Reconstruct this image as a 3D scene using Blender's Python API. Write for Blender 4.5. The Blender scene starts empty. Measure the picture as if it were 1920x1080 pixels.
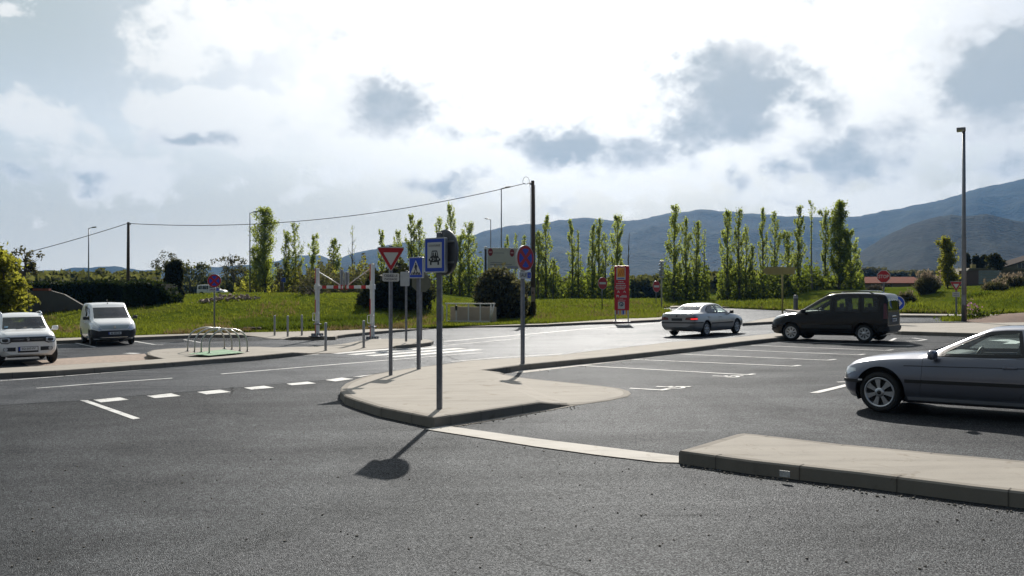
import bpy, bmesh, math, random
import numpy as np
from mathutils import Vector, Matrix, noise as mnoise
from mathutils.geometry import delaunay_2d_cdt, tessellate_polygon

random.seed(7)
R = math.radians
SC = bpy.context.scene
COL = SC.collection

# ------------------------------------------------------------------ camera
SLOPE = 0.015            # the whole place falls gently to the left
EYE = 2.07
F = 1700.0               # focal length in photo pixels (photo 1920 wide)
cam_d = bpy.data.cameras.new("camera")
cam_d.sensor_width = 36.0
cam_d.lens = 36.0 * F / 1920.0
cam_d.clip_start = 0.1
cam_d.clip_end = 20000
cam = bpy.data.objects.new("camera", cam_d)
cam.location = (0, 0, EYE)
cam.rotation_euler = (R(90) + math.atan(5.0 / F), 0, 0)
COL.objects.link(cam)
SC.camera = cam

# ------------------------------------------------------------------ light
SUN_AZ, SUN_EL = 4.7, 33.0     # degrees right of straight ahead, above the horizon
sd = bpy.data.lights.new("sun", "SUN")
sd.energy = 5.0
sd.angle = R(0.6)
sd.color = (1.0, 0.93, 0.84)
so = bpy.data.objects.new("sun", sd)
sv = Vector((math.sin(R(SUN_AZ)) * math.cos(R(SUN_EL)), math.cos(R(SUN_AZ)) * math.cos(R(SUN_EL)), math.sin(R(SUN_EL))))
so.rotation_euler = sv.to_track_quat('Z', 'Y').to_euler()
so.location = sv * 100
COL.objects.link(so)
SC.view_settings.view_transform = 'Standard'
SC.view_settings.look = 'None'
SC.view_settings.gamma = 1.0
SC.view_settings.use_curve_mapping = False
SC.view_settings.exposure = 0.4
SC.cycles.max_bounces = 8
SC.cycles.transparent_max_bounces = 12
SC.cycles.volume_bounces = 0
SC.cycles.caustics_reflective = False
SC.cycles.caustics_refractive = False
SC.cycles.sample_clamp_indirect = 6.0

# ------------------------------------------------------------------ node helper
class N:
    """small wrapper to write node trees as expressions"""
    def __init__(s, nt): s.nt = nt; s.L = nt.links
    def new(s, t, **kw):
        n = s.nt.nodes.new(t)
        for k, v in kw.items(): setattr(n, k, v)
        return n
    def put(s, sock, v):
        if v is None: return
        if isinstance(v, bpy.types.NodeSocket): s.L.new(v, sock)
        elif isinstance(v, (tuple, list)) and len(v) == 3 and sock.type == 'RGBA': sock.default_value = (*v, 1)
        else: sock.default_value = v
    def m(s, op, a, b=None, c=None, clamp=False):
        n = s.new("ShaderNodeMath", operation=op); n.use_clamp = clamp
        for i, v in enumerate((a, b, c)): s.put(n.inputs[i], v)
        return n.outputs[0]
    def noise(s, vec, scale, detail=4, rough=.5, dist=0.0, dim='3D'):
        n = s.new("ShaderNodeTexNoise", noise_dimensions=dim)
        s.put(n.inputs['Vector'], vec); n.inputs['Scale'].default_value = scale
        n.inputs['Detail'].default_value = detail; n.inputs['Roughness'].default_value = rough
        n.inputs['Distortion'].default_value = dist
        return n
    def ramp(s, fac, stops, interp='LINEAR'):
        n = s.new("ShaderNodeValToRGB"); n.color_ramp.interpolation = interp
        e = n.color_ramp.elements
        while len(e) < len(stops): e.new(0.5)
        for el, (p, c) in zip(e, stops):
            el.position = p
            el.color = (*c, 1) if isinstance(c, (tuple, list)) else (c, c, c, 1)
        s.put(n.inputs[0], fac)
        return n.outputs[0]
    def mix(s, fac, a, b, blend='MIX'):
        n = s.new("ShaderNodeMix", data_type='RGBA', blend_type=blend)
        s.put(n.inputs[0], fac); s.put(n.inputs[6], a); s.put(n.inputs[7], b)
        return n.outputs[2]
    def ss(s, x, a, b):
        n = s.new("ShaderNodeMapRange", interpolation_type='SMOOTHSTEP')
        s.put(n.inputs[0], x); s.put(n.inputs[1], a); s.put(n.inputs[2], b)
        n.inputs[3].default_value = 0; n.inputs[4].default_value = 1
        return n.outputs[0]
    def comb(s, x, y, z):
        n = s.new("ShaderNodeCombineXYZ")
        for i, v in enumerate((x, y, z)): s.put(n.inputs[i], v)
        return n.outputs[0]

# ------------------------------------------------------------------ world: sky texture with broken cloud
W = bpy.data.worlds.new("World")
SC.world = W
W.use_nodes = True
W.node_tree.nodes.clear()
w = N(W.node_tree)
sky = w.new("ShaderNodeTexSky", sky_type='NISHITA')
sky.sun_disc = False
sky.sun_elevation = R(SUN_EL)
sky.sun_rotation = R(SUN_AZ)
sky.altitude = 100; sky.air_density = 1.0; sky.dust_density = 2.0; sky.ozone_density = 1.5
tc = w.new("ShaderNodeTexCoord")
sep = w.new("ShaderNodeSeparateXYZ"); w.L.new(tc.outputs['Generated'], sep.inputs[0])
dx, dy, dz = sep.outputs
az = w.m('ARCTAN2', dx, dy)                        # radians right of north
el = w.m('ARCSINE', dz)
azd = w.m('MULTIPLY', az, 180 / math.pi); eld = w.m('MULTIPLY', el, 180 / math.pi)
vec2 = w.comb(azd, w.m('MULTIPLY', eld, 1.35), 0.0)
warpn = w.noise(vec2, 0.22, 6, .6)
wsep = w.new("ShaderNodeSeparateXYZ"); w.L.new(warpn.outputs['Color'], wsep.inputs[0])
wx = w.m('MULTIPLY', w.m('SUBTRACT', wsep.outputs[0], .5), 6.0)
wy = w.m('MULTIPLY', w.m('SUBTRACT', wsep.outputs[1], .5), 4.5)
azw = w.m('ADD', azd, wx); elw = w.m('ADD', eld, wy)
det = w.noise(vec2, 0.50, 9, .60).outputs[0]
det2 = w.noise(w.comb(w.m('ADD', azd, 31.0), w.m('MULTIPLY', eld, 1.6), 0.3), 0.12, 6, .6).outputs[0]
def blobs(lst, k=0.9):
    acc = None
    for (a0, e0, ra, re, amp) in lst:
        u = w.m('DIVIDE', w.m('SUBTRACT', azw, a0), ra); v = w.m('DIVIDE', w.m('SUBTRACT', elw, e0), re)
        r2 = w.m('ADD', w.m('MULTIPLY', u, u), w.m('MULTIPLY', v, v))
        b = w.m('MULTIPLY', w.m('EXPONENT', w.m('MULTIPLY', r2, -k)), amp)
        acc = b if acc is None else w.m('MAXIMUM', acc, b)
    return acc
def A(px, py): # photo pixel of a cloud -> azimuth, elevation
    a = math.atan((px - 960) / F); return math.degrees(a), math.degrees(math.atan((545 - py) / F * math.cos(a)))
def B(px, py, rx, ry, amp=1.0): return (*A(px, py), math.degrees(rx * 1.22 / F), math.degrees(ry * 1.2 / F), amp)
grey = [B(1370, 170, 135, 100, 1.1), B(1310, 235, 90, 60, 1.0), B(735, 190, 95, 55, 1.0), B(745, 140, 35, 45, .75), B(860, 235, 70, 25, .6),
        B(1060, 268, 120, 42, 1.0), B(1190, 275, 90, 35, .9), B(1590, 285, 110, 45, .95), B(1555, 215, 50, 60, .75), B(1480, 320, 60, 22, .8), B(1700, 265, 110, 40, .7),
        B(1880, 155, 120, 85, 1.15), B(1910, 290, 80, 35, .8), B(815, 345, 90, 28, .85), B(1035, 385, 50, 22, .6), B(1385, 355, 35, 25, .7), B(1480, 385, 110, 22, .5),
        B(345, 254, 66, 18, 1.1), B(40, 332, 70, 20, .78), B(170, 334, 55, 20, .82), B(260, 415, 90, 18, .5), B(500, 120, 60, 30, .5), B(600, 60, 70, 24, .55), B(0, 275, 50, 30, .5), B(1520, 10, 120, 25, .45), B(2300, 200, 250, 120, 1.), B(-400, 250, 240, 90, 1.)]
white = [B(385, 212, 92, 44, 1.8), B(450, 262, 70, 24, 1.0), B(390, 55, 130, 50, .9), B(330, 90, 80, 45, .9), B(560, 200, 95, 70, .75), B(200, 295, 110, 36, .8), B(60, 235, 110, 55, .8), B(150, 200, 70, 30, .6), B(640, 310, 60, 35, .8), B(560, 365, 80, 25, .6),
         B(230, 320, 120, 45, .95), B(1290, 205, 90, 70, .8), B(1650, 200, 250, 120, .8), B(1600, 370, 300, 60, .8), B(1100, 200, 500, 160, 1.)]
gb = blobs(grey); wb = blobs(white, .8)
gen = w.ss(w.m('ADD', w.m('MULTIPLY', det2, 1.0), w.m('MULTIPLY', det, .35)), .62, .86)      # loose cloud all round
# angle from the sun
sdot = w.m('ADD', w.m('ADD', w.m('MULTIPLY', dx, sv.x), w.m('MULTIPLY', dy, sv.y)), w.m('MULTIPLY', dz, sv.z))
ang = w.m('MULTIPLY', w.m('ARCCOSINE', sdot), 180 / math.pi)
glow = w.m('EXPONENT', w.m('MULTIPLY', w.m('POWER', w.m('DIVIDE', ang, 25.0), 2.0), -1.0))
veil = w.m('ADD', w.m('MULTIPLY', glow, .95), w.m('MULTIPLY', w.ss(ang, 75, 40), .35), clamp=True)
front = w.ss(ang, 85, 45)      # the cloud deck thins out behind the viewer
CL = 7.8     # the background strength is 0.1, so colours below are ten times scene radiance
def cl(r, g, b): return (r * CL, g * CL, b * CL)
veil_col = w.mix(w.ss(ang, 8, 34), cl(1.9, 1.88, 1.82), cl(.66, .67, .635))
base_col = w.mix(w.m('MAXIMUM', veil, w.m('MULTIPLY', w.ss(eld, 16, 2), w.m('ADD', w.m('MULTIPLY', front, .7), .3))), sky.outputs[0], veil_col)
base_col = w.mix(w.m('MULTIPLY', w.ss(azd, -12, -30), w.ss(eld, 6, 16)), base_col, cl(.565, .625, .62))
# white sunlit cloud
wf = w.ss(w.m('ADD', w.m('MAXIMUM', wb, w.m('MULTIPLY', gen, .55)), w.m('MULTIPLY', w.m('SUBTRACT', det, .5), 1.5)), .40, .78)
wcol = w.mix(w.ss(ang, 12, 36), cl(1.7, 1.68, 1.60), cl(1.02, 1.01, .97))
c1 = w.mix(w.m('MULTIPLY', wf, w.m('ADD', w.m('MULTIPLY', front, .45), .4)), base_col, wcol)
# grey, shaded cloud
gf = w.ss(w.m('ADD', gb, w.m('MULTIPLY', w.m('SUBTRACT', det, .5), 1.25)), .30, .84)
gsh = w.ss(w.m('ADD', gb, w.m('ADD', w.m('MULTIPLY', w.m('SUBTRACT', det2, .5), 1.4), w.m('MULTIPLY', w.m('SUBTRACT', det, .5), .8))), .45, 1.05)
gcol = w.mix(gsh, cl(.90, .905, .90), cl(.475, .53, .565))
c2 = w.mix(w.m('MULTIPLY', gf, .93), c1, gcol)
# bright band above the skyline
c3 = w.mix(w.m('MULTIPLY', w.ss(eld, 6, -1), w.m('SUBTRACT', .85, w.m('MULTIPLY', gf, .5))), c2, w.mix(w.ss(ang, 29, 46), cl(1.5, 1.40, 1.22), cl(.86, .84, .77)))
c3 = w.mix(w.ss(ang, 55, 105), c3, w.mix(1.0, c3, (.33, .335, .345), 'MULTIPLY'))      # sky away from the sun is dimmed to cut the fill light
c4 = w.mix(w.ss(eld, 0, -6), c3, cl(.06, .06, .055))
bg = w.new("ShaderNodeBackground"); bg.inputs[1].default_value = 0.1
w.L.new(c4, bg.inputs[0])
wo = w.new("ShaderNodeOutputWorld"); w.L.new(bg.outputs[0], wo.inputs[0])

# ------------------------------------------------------------------ materials
MATS = {}
def mat(name, color=(.5, .5, .5), rough=.6, metal=0.0, var=.0, vscale=8.0, bump=0.0, bscale=60.0, spec=.5, coat=0.0, coords='Object', emit=None):
    """principled material with a procedural mottling and optional bump"""
    if name in MATS: return MATS[name]
    m_ = bpy.data.materials.new(name); m_.use_nodes = True
    n = N(m_.node_tree); p = m_.node_tree.nodes["Principled BSDF"]
    t = n.new("ShaderNodeTexCoord").outputs[coords]
    if var > 0:
        f = n.noise(t, vscale, 5, .6).outputs[0]
        c = n.mix(n.ramp(f, [(.25, 0.), (.75, 1.)]), tuple(x * (1 - var) for x in color), tuple(min(1, x * (1 + var)) for x in color))
        n.put(p.inputs['Base Color'], c)
        n.put(p.inputs['Roughness'], n.m('ADD', rough - .06, n.m('MULTIPLY', f, .12)))
    else:
        p.inputs['Base Color'].default_value = (*color, 1); p.inputs['Roughness'].default_value = rough
    p.inputs['Metallic'].default_value = metal
    p.inputs['Specular IOR Level'].default_value = spec
    p.inputs['Coat Weight'].default_value = coat; p.inputs['Coat Roughness'].default_value = .05
    if bump > 0:
        b = n.new("ShaderNodeBump"); b.inputs['Strength'].default_value = bump; b.inputs['Distance'].default_value = .02
        n.put(b.inputs['Height'], n.noise(t, bscale, 5, .6).outputs[0]); n.L.new(b.outputs[0], p.inputs['Normal'])
    if emit:
        p.inputs['Emission Color'].default_value = (*emit[:3], 1); p.inputs['Emission Strength'].default_value = emit[3]
    MATS[name] = m_
    return m_

def asphalt_mat(name, c_lo, c_hi, grain, rough, bump, patch, gloss):
    """stone-and-tar surface: matt body with a weak broad sheen from the worn stones"""
    m_ = bpy.data.materials.new(name); m_.use_nodes = True
    nt = m_.node_tree; nt.nodes.clear(); n = N(nt)
    t = n.new("ShaderNodeTexCoord").outputs['Object']
    vor = n.new("ShaderNodeTexVoronoi"); n.put(vor.inputs['Vector'], t); vor.inputs['Scale'].default_value = grain
    g1 = n.noise(t, grain * .8, 3, .7).outputs[0]
    vs = n.new("ShaderNodeSeparateColor"); n.L.new(vor.outputs['Color'], vs.inputs[0])
    mid = n.noise(t, 9, 4, .65).outputs[0]
    speck = n.m('ADD', n.m('MULTIPLY', vs.outputs[0], .55), n.m('MULTIPLY', g1, .45))
    c = n.ramp(speck, [(.22, c_lo), (.60, c_hi), (.88, tuple(x * 3.8 for x in c_hi))])
    big = n.noise(t, .30, 6, .65, 1.4).outputs[0]
    mp = n.new("ShaderNodeMapping"); mp.inputs['Rotation'].default_value = (0, 0, R(-53)); mp.inputs['Scale'].default_value = (.10, .9, 1); n.L.new(t, mp.inputs[0])
    streak = n.noise(mp.outputs[0], 1.0, 5, .6, .3).outputs[0]
    wear = n.m('ADD', n.m('ADD', n.m('MULTIPLY', big, .5), n.m('MULTIPLY', streak, .35)), n.m('MULTIPLY', mid, .15))
    c = n.mix(1.0, c, n.ramp(wear, [(.33, patch[0]), (.5, 1.0), (.68, patch[1])]), 'MULTIPLY')
    # oil spots and scuffs with a shape of their own
    sp_ = n.new("ShaderNodeTexVoronoi"); n.put(sp_.inputs['Vector'], n.mix(.12, t, n.noise(t, 2.2, 4, .6).outputs['Color'])); sp_.inputs['Scale'].default_value = .42
    spot = n.m('MULTIPLY', n.ss(sp_.outputs['Distance'], .20, .06), n.ss(n.noise(t, .21, 2, .5).outputs[0], .50, .58))
    mp2 = n.new("ShaderNodeMapping"); mp2.inputs['Rotation'].default_value = (0, 0, R(-12)); mp2.inputs['Scale'].default_value = (.22, 2.6, 1); n.L.new(t, mp2.inputs[0])
    scuff = n.m('MULTIPLY', n.ss(n.noise(mp2.outputs[0], 1.3, 3, .5, .9).outputs[0], .63, .70), n.ss(n.noise(t, .17, 2, .5).outputs[0], .52, .62))
    # fine wandering cracks
    cr = n.new("ShaderNodeTexVoronoi", feature='DISTANCE_TO_EDGE'); n.put(cr.inputs['Vector'], n.mix(.25, t, n.noise(t, 1.1, 5, .65).outputs['Color'])); cr.inputs['Scale'].default_value = .16
    crack = n.m('MULTIPLY', n.ss(cr.outputs['Distance'], .0035, .0012), n.ss(n.noise(t, .13, 2, .5).outputs[0], .50, .56))
    dark = n.m('MAXIMUM', n.m('MULTIPLY', spot, .45), n.m('MAXIMUM', n.m('MULTIPLY', scuff, .5), n.m('MULTIPLY', crack, .75)))
    c = n.mix(dark, c, (.006, .006, .006))
    b = n.new("ShaderNodeBump"); b.inputs['Strength'].default_value = bump; b.inputs['Distance'].default_value = .012
    n.put(b.inputs['Height'], n.m('ADD', n.m('MULTIPLY', vor.outputs['Distance'], -.8), g1))
    d = n.new("ShaderNodeBsdfDiffuse"); n.put(d.inputs[0], c); n.L.new(b.outputs[0], d.inputs['Normal'])
    g = n.new("ShaderNodeBsdfGlossy"); g.inputs[0].default_value = (.90, .94, .98, 1); n.L.new(b.outputs[0], g.inputs['Normal'])
    n.put(g.inputs['Roughness'], n.m('ADD', rough - .08, n.m('MULTIPLY', wear, .16)))
    fac = n.m('MULTIPLY', n.m('MULTIPLY', gloss, n.m('ADD', .05, n.m('MULTIPLY', speck, 1.9))), n.m('MULTIPLY', n.ramp(wear, [(.35, .6), (.66, 1.0)]), n.m('SUBTRACT', 1.0, n.m('MULTIPLY', dark, .6))))
    mx = n.new("ShaderNodeMixShader"); n.put(mx.inputs[0], fac); n.L.new(d.outputs[0], mx.inputs[1]); n.L.new(g.outputs[0], mx.inputs[2])
    o = n.new("ShaderNodeOutputMaterial"); n.L.new(mx.outputs[0], o.inputs[0])
    MATS[name] = m_
    return m_

M_LOT = asphalt_mat("car_park_asphalt", (.0058, .0062, .0068), (.0205, .0215, .0230), 95, .47, .6, (.5, 1.6), .046)
M_ROAD = asphalt_mat("road_asphalt", (.022, .023, .025), (.043, .044, .047), 110, .44, .35, (.65, 1.4), .070)

def concrete_mat(name, c, streak=True):
    m_ = bpy.data.materials.new(name); m_.use_nodes = True
    n = N(m_.node_tree); p = m_.node_tree.nodes["Principled BSDF"]
    t = n.new("ShaderNodeTexCoord").outputs['Object']
    a = n.noise(t, .9, 6, .65, .8).outputs[0]
    mp = n.new("ShaderNodeMapping"); mp.inputs['Rotation'].default_value = (0, 0, R(35)); mp.inputs['Scale'].default_value = (.35, 3.2, 1); n.L.new(t, mp.inputs[0])
    s_ = n.noise(mp.outputs[0], 1.1, 5, .6, .4).outputs[0]
    fine = n.noise(t, 60, 3, .6).outputs[0]
    f = n.m('ADD', n.m('ADD', n.m('MULTIPLY', a, .4), n.m('MULTIPLY', s_, .4)), n.m('MULTIPLY', fine, .2))
    st = n.m('MULTIPLY', n.ss(n.noise(t, 1.7, 5, .7, 1.5).outputs[0], .56, .68), .6)
    n.put(p.inputs['Base Color'], n.mix(st, n.ramp(f, [(.28, tuple(x * .58 for x in c)), (.46, tuple(x * .9 for x in c)), (.56, c), (.75, tuple(min(1, x * 1.2) for x in c))]), tuple(x * q for x, q in zip(c, (.50, .44, .36)))))
    p.inputs['Roughness'].default_value = .85; p.inputs['Specular IOR Level'].default_value = .2
    b = n.new("ShaderNodeBump"); b.inputs['Strength'].default_value = .35; b.inputs['Distance'].default_value = .006
    n.put(b.inputs['Height'], n.m('ADD', n.m('MULTIPLY', s_, .6), n.m('MULTIPLY', fine, .5))); n.L.new(b.outputs[0], p.inputs['Normal'])
    MATS[name] = m_
    return m_
M_CONC = concrete_mat("broom_finished_concrete", (.305, .28, .24))
M_KERB = concrete_mat("kerb_concrete", (.21, .19, .16))

def marking_mat(name="road_paint", c=(.74, .74, .72), wear=.42):
    m_ = bpy.data.materials.new(name); m_.use_nodes = True
    n = N(m_.node_tree); p = m_.node_tree.nodes["Principled BSDF"]
    t = n.new("ShaderNodeTexCoord").outputs['Object']
    f = n.m('ADD', n.m('MULTIPLY', n.noise(t, 45, 4, .7).outputs[0], .6), n.m('MULTIPLY', n.noise(t, 2.2, 4, .6).outputs[0], .4))
    n.put(p.inputs['Base Color'], n.mix(n.ss(f, wear - .07, wear + .05), (.10, .10, .10), c))
    p.inputs['Roughness'].default_value = .7; p.inputs['Specular IOR Level'].default_value = .3
    MATS[name] = m_
    return m_
M_PAINT = marking_mat('road_paint', (.58, .58, .56), .45)
M_ZEBRA = marking_mat('zebra_paint', (.52, .52, .50), .43)
M_JOINT = mat('dark_joint', (.09, .08, .065), .95)
M_PAINT_OLD = marking_mat("worn_road_paint", (.55, .55, .53), .47)
M_GREENP = marking_mat("green_ground_paint", (.17, .33, .18), .46)

def grass_ground_mat():
    m_ = bpy.data.materials.new("grassland"); m_.use_nodes = True
    n = N(m_.node_tree); p = m_.node_tree.nodes["Principled BSDF"]
    t = n.new("ShaderNodeTexCoord").outputs['Object']
    a = n.noise(t, .22, 6, .62, .6).outputs[0]; b = n.noise(t, 3.5, 5, .65).outputs[0]; c = n.noise(t, 14, 4, .7).outputs[0]
    f = n.m('ADD', n.m('ADD', n.m('MULTIPLY', a, .55), n.m('MULTIPLY', b, .3)), n.m('MULTIPLY', c, .15))
    n.put(p.inputs['Base Color'], n.ramp(f, [(.32, (.045, .068, .008)), (.47, (.080, .108, .012)), (.58, (.110, .122, .018)), (.70, (.14, .12, .04))]))
    p.inputs['Roughness'].default_value = 1; p.inputs['Specular IOR Level'].default_value = 0
    bu = n.new("ShaderNodeBump"); bu.inputs['Strength'].default_value = .9; bu.inputs['Distance'].default_value = .12
    n.put(bu.inputs['Height'], n.m('ADD', b, c)); n.L.new(bu.outputs[0], p.inputs['Normal'])
    MATS["grassland"] = m_
    return m_
M_GRASSG = grass_ground_mat()

def leaf_mat(name, c, trans=.5, var=.35, tcol=None, rough=.55):
    m_ = bpy.data.materials.new(name); m_.use_nodes = True
    nt = m_.node_tree; nt.nodes.clear(); n = N(nt)
    g = n.new("ShaderNodeNewGeometry"); oi = n.new("ShaderNodeObjectInfo")
    f = n.m('ADD', n.m('MULTIPLY', g.outputs['Random Per Island'], .75), n.m('MULTIPLY', oi.outputs['Random'], .25))
    lo = tuple(x * (1 - var) for x in c); hi = tuple(x * (1 + var) for x in c)
    tcol = tcol or (c[0] * 1.9, c[1] * 1.75, c[2] * .9)
    col = n.mix(f, lo, hi); tc_ = n.mix(f, tuple(x * (1 - var) for x in tcol), tuple(x * (1 + var) for x in tcol))
    d = n.new("ShaderNodeBsdfPrincipled"); n.put(d.inputs['Base Color'], col); d.inputs['Roughness'].default_value = .75; d.inputs['Specular IOR Level'].default_value = .08
    tr = n.new("ShaderNodeBsdfTranslucent"); n.put(tr.inputs[0], tc_)
    mx = n.new("ShaderNodeMixShader"); mx.inputs[0].default_value = trans
    n.L.new(d.outputs[0], mx.inputs[1]); n.L.new(tr.outputs[0], mx.inputs[2])
    o = n.new("ShaderNodeOutputMaterial"); n.L.new(mx.outputs[0], o.inputs[0])
    MATS[name] = m_
    return m_

def glass_mat(name, tint=(.75, .82, .80), refl=1.0):
    m_ = bpy.data.materials.new(name); m_.use_nodes = True
    nt = m_.node_tree; nt.nodes.clear(); n = N(nt)
    tr = n.new("ShaderNodeBsdfTransparent"); tr.inputs[0].default_value = (*tint, 1)
    gl = n.new("ShaderNodeBsdfGlossy"); gl.inputs['Roughness'].default_value = .02; gl.inputs[0].default_value = (.95, .97, 1, 1)
    fr = n.new("ShaderNodeFresnel"); fr.inputs[0].default_value = 1.5
    t = n.new("ShaderNodeTexCoord").outputs['Object']
    dirt = n.m('MULTIPLY', n.noise(t, 3, 4, .6).outputs[0], .05)
    ge = n.new("ShaderNodeNewGeometry")
    mx = n.new("ShaderNodeMixShader"); n.put(mx.inputs[0], n.m('MULTIPLY', n.m('SUBTRACT', 1.0, ge.outputs['Backfacing']), n.m('ADD', n.m('MULTIPLY', fr.outputs[0], refl), dirt, clamp=True)))
    n.L.new(tr.outputs[0], mx.inputs[1]); n.L.new(gl.outputs[0], mx.inputs[2])
    o = n.new("ShaderNodeOutputMaterial"); n.L.new(mx.outputs[0], o.inputs[0])
    MATS[name] = m_
    return m_

M_ZINC = mat("galvanised_steel", (.19, .195, .215), .45, .6, .3, 9)
M_ALU = mat("aluminium_sign_back", (.36, .37, .39), .5, .5, .12, 5)
M_WHITE = mat("white_sign_film", (.58, .575, .55), .45, 0, .04, 9)
M_RED = mat("red_sign_film", (.40, .008, .014), .42, 0, .08, 9)
M_BLUE = mat("blue_sign_film", (.008, .055, .45), .42, 0, .08, 9)
M_BLACK = mat("black_ink", (.012, .012, .013), .5)
M_WPAINT = mat("white_painted_steel", (.72, .72, .70), .45, 0, .07, 5)
M_RPAINT = mat("red_reflective_tape", (.52, .02, .02), .45, 0, .1, 8)
M_WOODP = mat("weathered_pole_timber", (.085, .060, .042), .85, 0, .35, 9, .5, 30)
M_BARK = mat("bark", (.085, .068, .050), .9, 0, .35, 6, .5, 25)
M_PALEBARK = mat("pale_bark", (.26, .24, .21), .85, 0, .25, 5, .3, 25)
M_TWIG = mat("bare_twigs", (.10, .075, .055), .9, 0, .3, 4)
M_BLK = mat("black_rubber_trim", (.014, .014, .015), .55, 0, .15, 9)
M_LAMPGREY = mat("grey_lamp_column", (.20, .21, .23), .45, .5, .15, 3)
M_LENS = mat("lamp_glass", (.55, .56, .55), .15, 0, .05, 6)
M_CABLE = mat("black_cable", (.02, .02, .02), .6)

# ------------------------------------------------------------------ mesh builder
class MB:
    def __init__(s): s.v = []; s.f = []; s.mi = []; s.sm = []
    def add(s, vs, fs, mi=0, smooth=False):
        o = len(s.v); s.v.extend([tuple(p) for p in vs])
        for f in fs: s.f.append(tuple(i + o for i in f)); s.mi.append(mi); s.sm.append(smooth)
        return s
    def box(s, c, d, rz=0.0, mi=0, taper=1.0, M=None):
        hx, hy, hz = d[0] / 2, d[1] / 2, d[2] / 2
        vs = []
        for sx, sy, sz in ((-1, -1, -1), (1, -1, -1), (1, 1, -1), (-1, 1, -1), (-1, -1, 1), (1, -1, 1), (1, 1, 1), (-1, 1, 1)):
            k = taper if sz > 0 else 1
            p = Vector((sx * hx * k, sy * hy * k, sz * hz))
            if rz: p.rotate(Matrix.Rotation(rz, 3, 'Z'))
            if M is not None: p = M @ p
            vs.append((p.x + c[0], p.y + c[1], p.z + c[2]))
        return s.add(vs, [(0, 3, 2, 1), (4, 5, 6, 7), (0, 1, 5, 4), (1, 2, 6, 5), (2, 3, 7, 6), (3, 0, 4, 7)], mi)
    def rbox(s, c, d, r=.02, rz=0.0, mi=0, M=None):
        """box with chamfered edges"""
        bm = bmesh.new(); bmesh.ops.create_cube(bm, size=1)
        for v in bm.verts: v.co = Vector((v.co.x * d[0], v.co.y * d[1], v.co.z * d[2]))
        bmesh.ops.bevel(bm, geom=list(bm.edges), offset=min(r, min(d) * .45), segments=2, affect='EDGES', profile=.6)
        if rz: bmesh.ops.rotate(bm, verts=bm.verts, cent=(0, 0, 0), matrix=Matrix.Rotation(rz, 3, 'Z'))
        if M is not None: bmesh.ops.transform(bm, matrix=M.to_4x4(), verts=bm.verts)
        bm.verts.index_update()
        s.add([v.co + Vector(c) for v in bm.verts], [[v.index for v in f.verts] for f in bm.faces], mi)
        bm.free(); return s
    def tube(s, pts, r, n=8, mi=0, cap=True, smooth=True):
        pts = [Vector(p) for p in pts]; k = len(pts)
        rs = r if isinstance(r, (list, tuple)) else [r] * k
        vs = []; fs = []
        up = Vector((0, 0, 1))
        d0 = (pts[1] - pts[0]).normalized()
        ref = Vector((1, 0, 0)) if abs(d0.dot(up)) > .9 else up
        a = d0.cross(ref).normalized()
        for i in range(k):
            d = (pts[min(i + 1, k - 1)] - pts[max(i - 1, 0)]).normalized()
            a = (a - d * a.dot(d)).normalized(); b = d.cross(a)
            for j in range(n):
                t = 2 * math.pi * j / n
                vs.append(pts[i] + (a * math.cos(t) + b * math.sin(t)) * rs[i])
        for i in range(k - 1):
            for j in range(n):
                fs.append((i * n + j, i * n + (j + 1) % n, (i + 1) * n + (j + 1) % n, (i + 1) * n + j))
        s.add(vs, fs, mi, smooth)
        if cap:
            o = len(s.v) - len(vs)
            s.f.append(tuple(o + j for j in reversed(range(n)))); s.mi.append(mi); s.sm.append(False)
            s.f.append(tuple(o + (k - 1) * n + j for j in range(n))); s.mi.append(mi); s.sm.append(False)
        return s
    def lathe(s, prof, c=(0, 0, 0), n=24, axis='z', mi=0, smooth=True):
        """prof: (radius, height) pairs"""
        vs = []; fs = []; k = len(prof)
        for (r, h) in prof:
            for j in range(n):
                t = 2 * math.pi * j / n
                if axis == 'z': p = (r * math.cos(t), r * math.sin(t), h)
                elif axis == 'y': p = (r * math.cos(t), h, r * math.sin(t))
                else: p = (h, r * math.cos(t), r * math.sin(t))
                vs.append((p[0] + c[0], p[1] + c[1], p[2] + c[2]))
        for i in range(k - 1):
            for j in range(n):
                f = (i * n + j, i * n + (j + 1) % n, (i + 1) * n + (j + 1) % n, (i + 1) * n + j)
                fs.append(f if axis != 'y' else f[::-1])
        return s.add(vs, fs, mi, smooth)
    def prism(s, poly, lo, hi, axis='y', mi=0, c=(0, 0, 0)):
        """closed prism: poly in the plane, extruded from lo to hi along axis"""
        n = len(poly)
        area = sum(poly[i][0] * poly[(i + 1) % n][1] - poly[(i + 1) % n][0] * poly[i][1] for i in range(n))
        if area < 0: poly = poly[::-1]
        def P(a, b, h):
            if axis == 'y': return (a + c[0], h + c[1], b + c[2])
            if axis == 'x': return (h + c[0], a + c[1], b + c[2])
            return (a + c[0], b + c[1], h + c[2])
        if lo > hi: lo, hi = hi, lo
        vs = [P(a, b, lo) for a, b in poly] + [P(a, b, hi) for a, b in poly]
        low = tuple(range(n)); high = tuple(range(n, 2 * n))
        fs = []
        if axis == 'y':
            fs = [low, high[::-1]] + [(i, i + n, (i + 1) % n + n, (i + 1) % n) for i in range(n)]
        else:
            fs = [low[::-1], high] + [(i, (i + 1) % n, (i + 1) % n + n, i + n) for i in range(n)]
        return s.add(vs, fs, mi)
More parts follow.
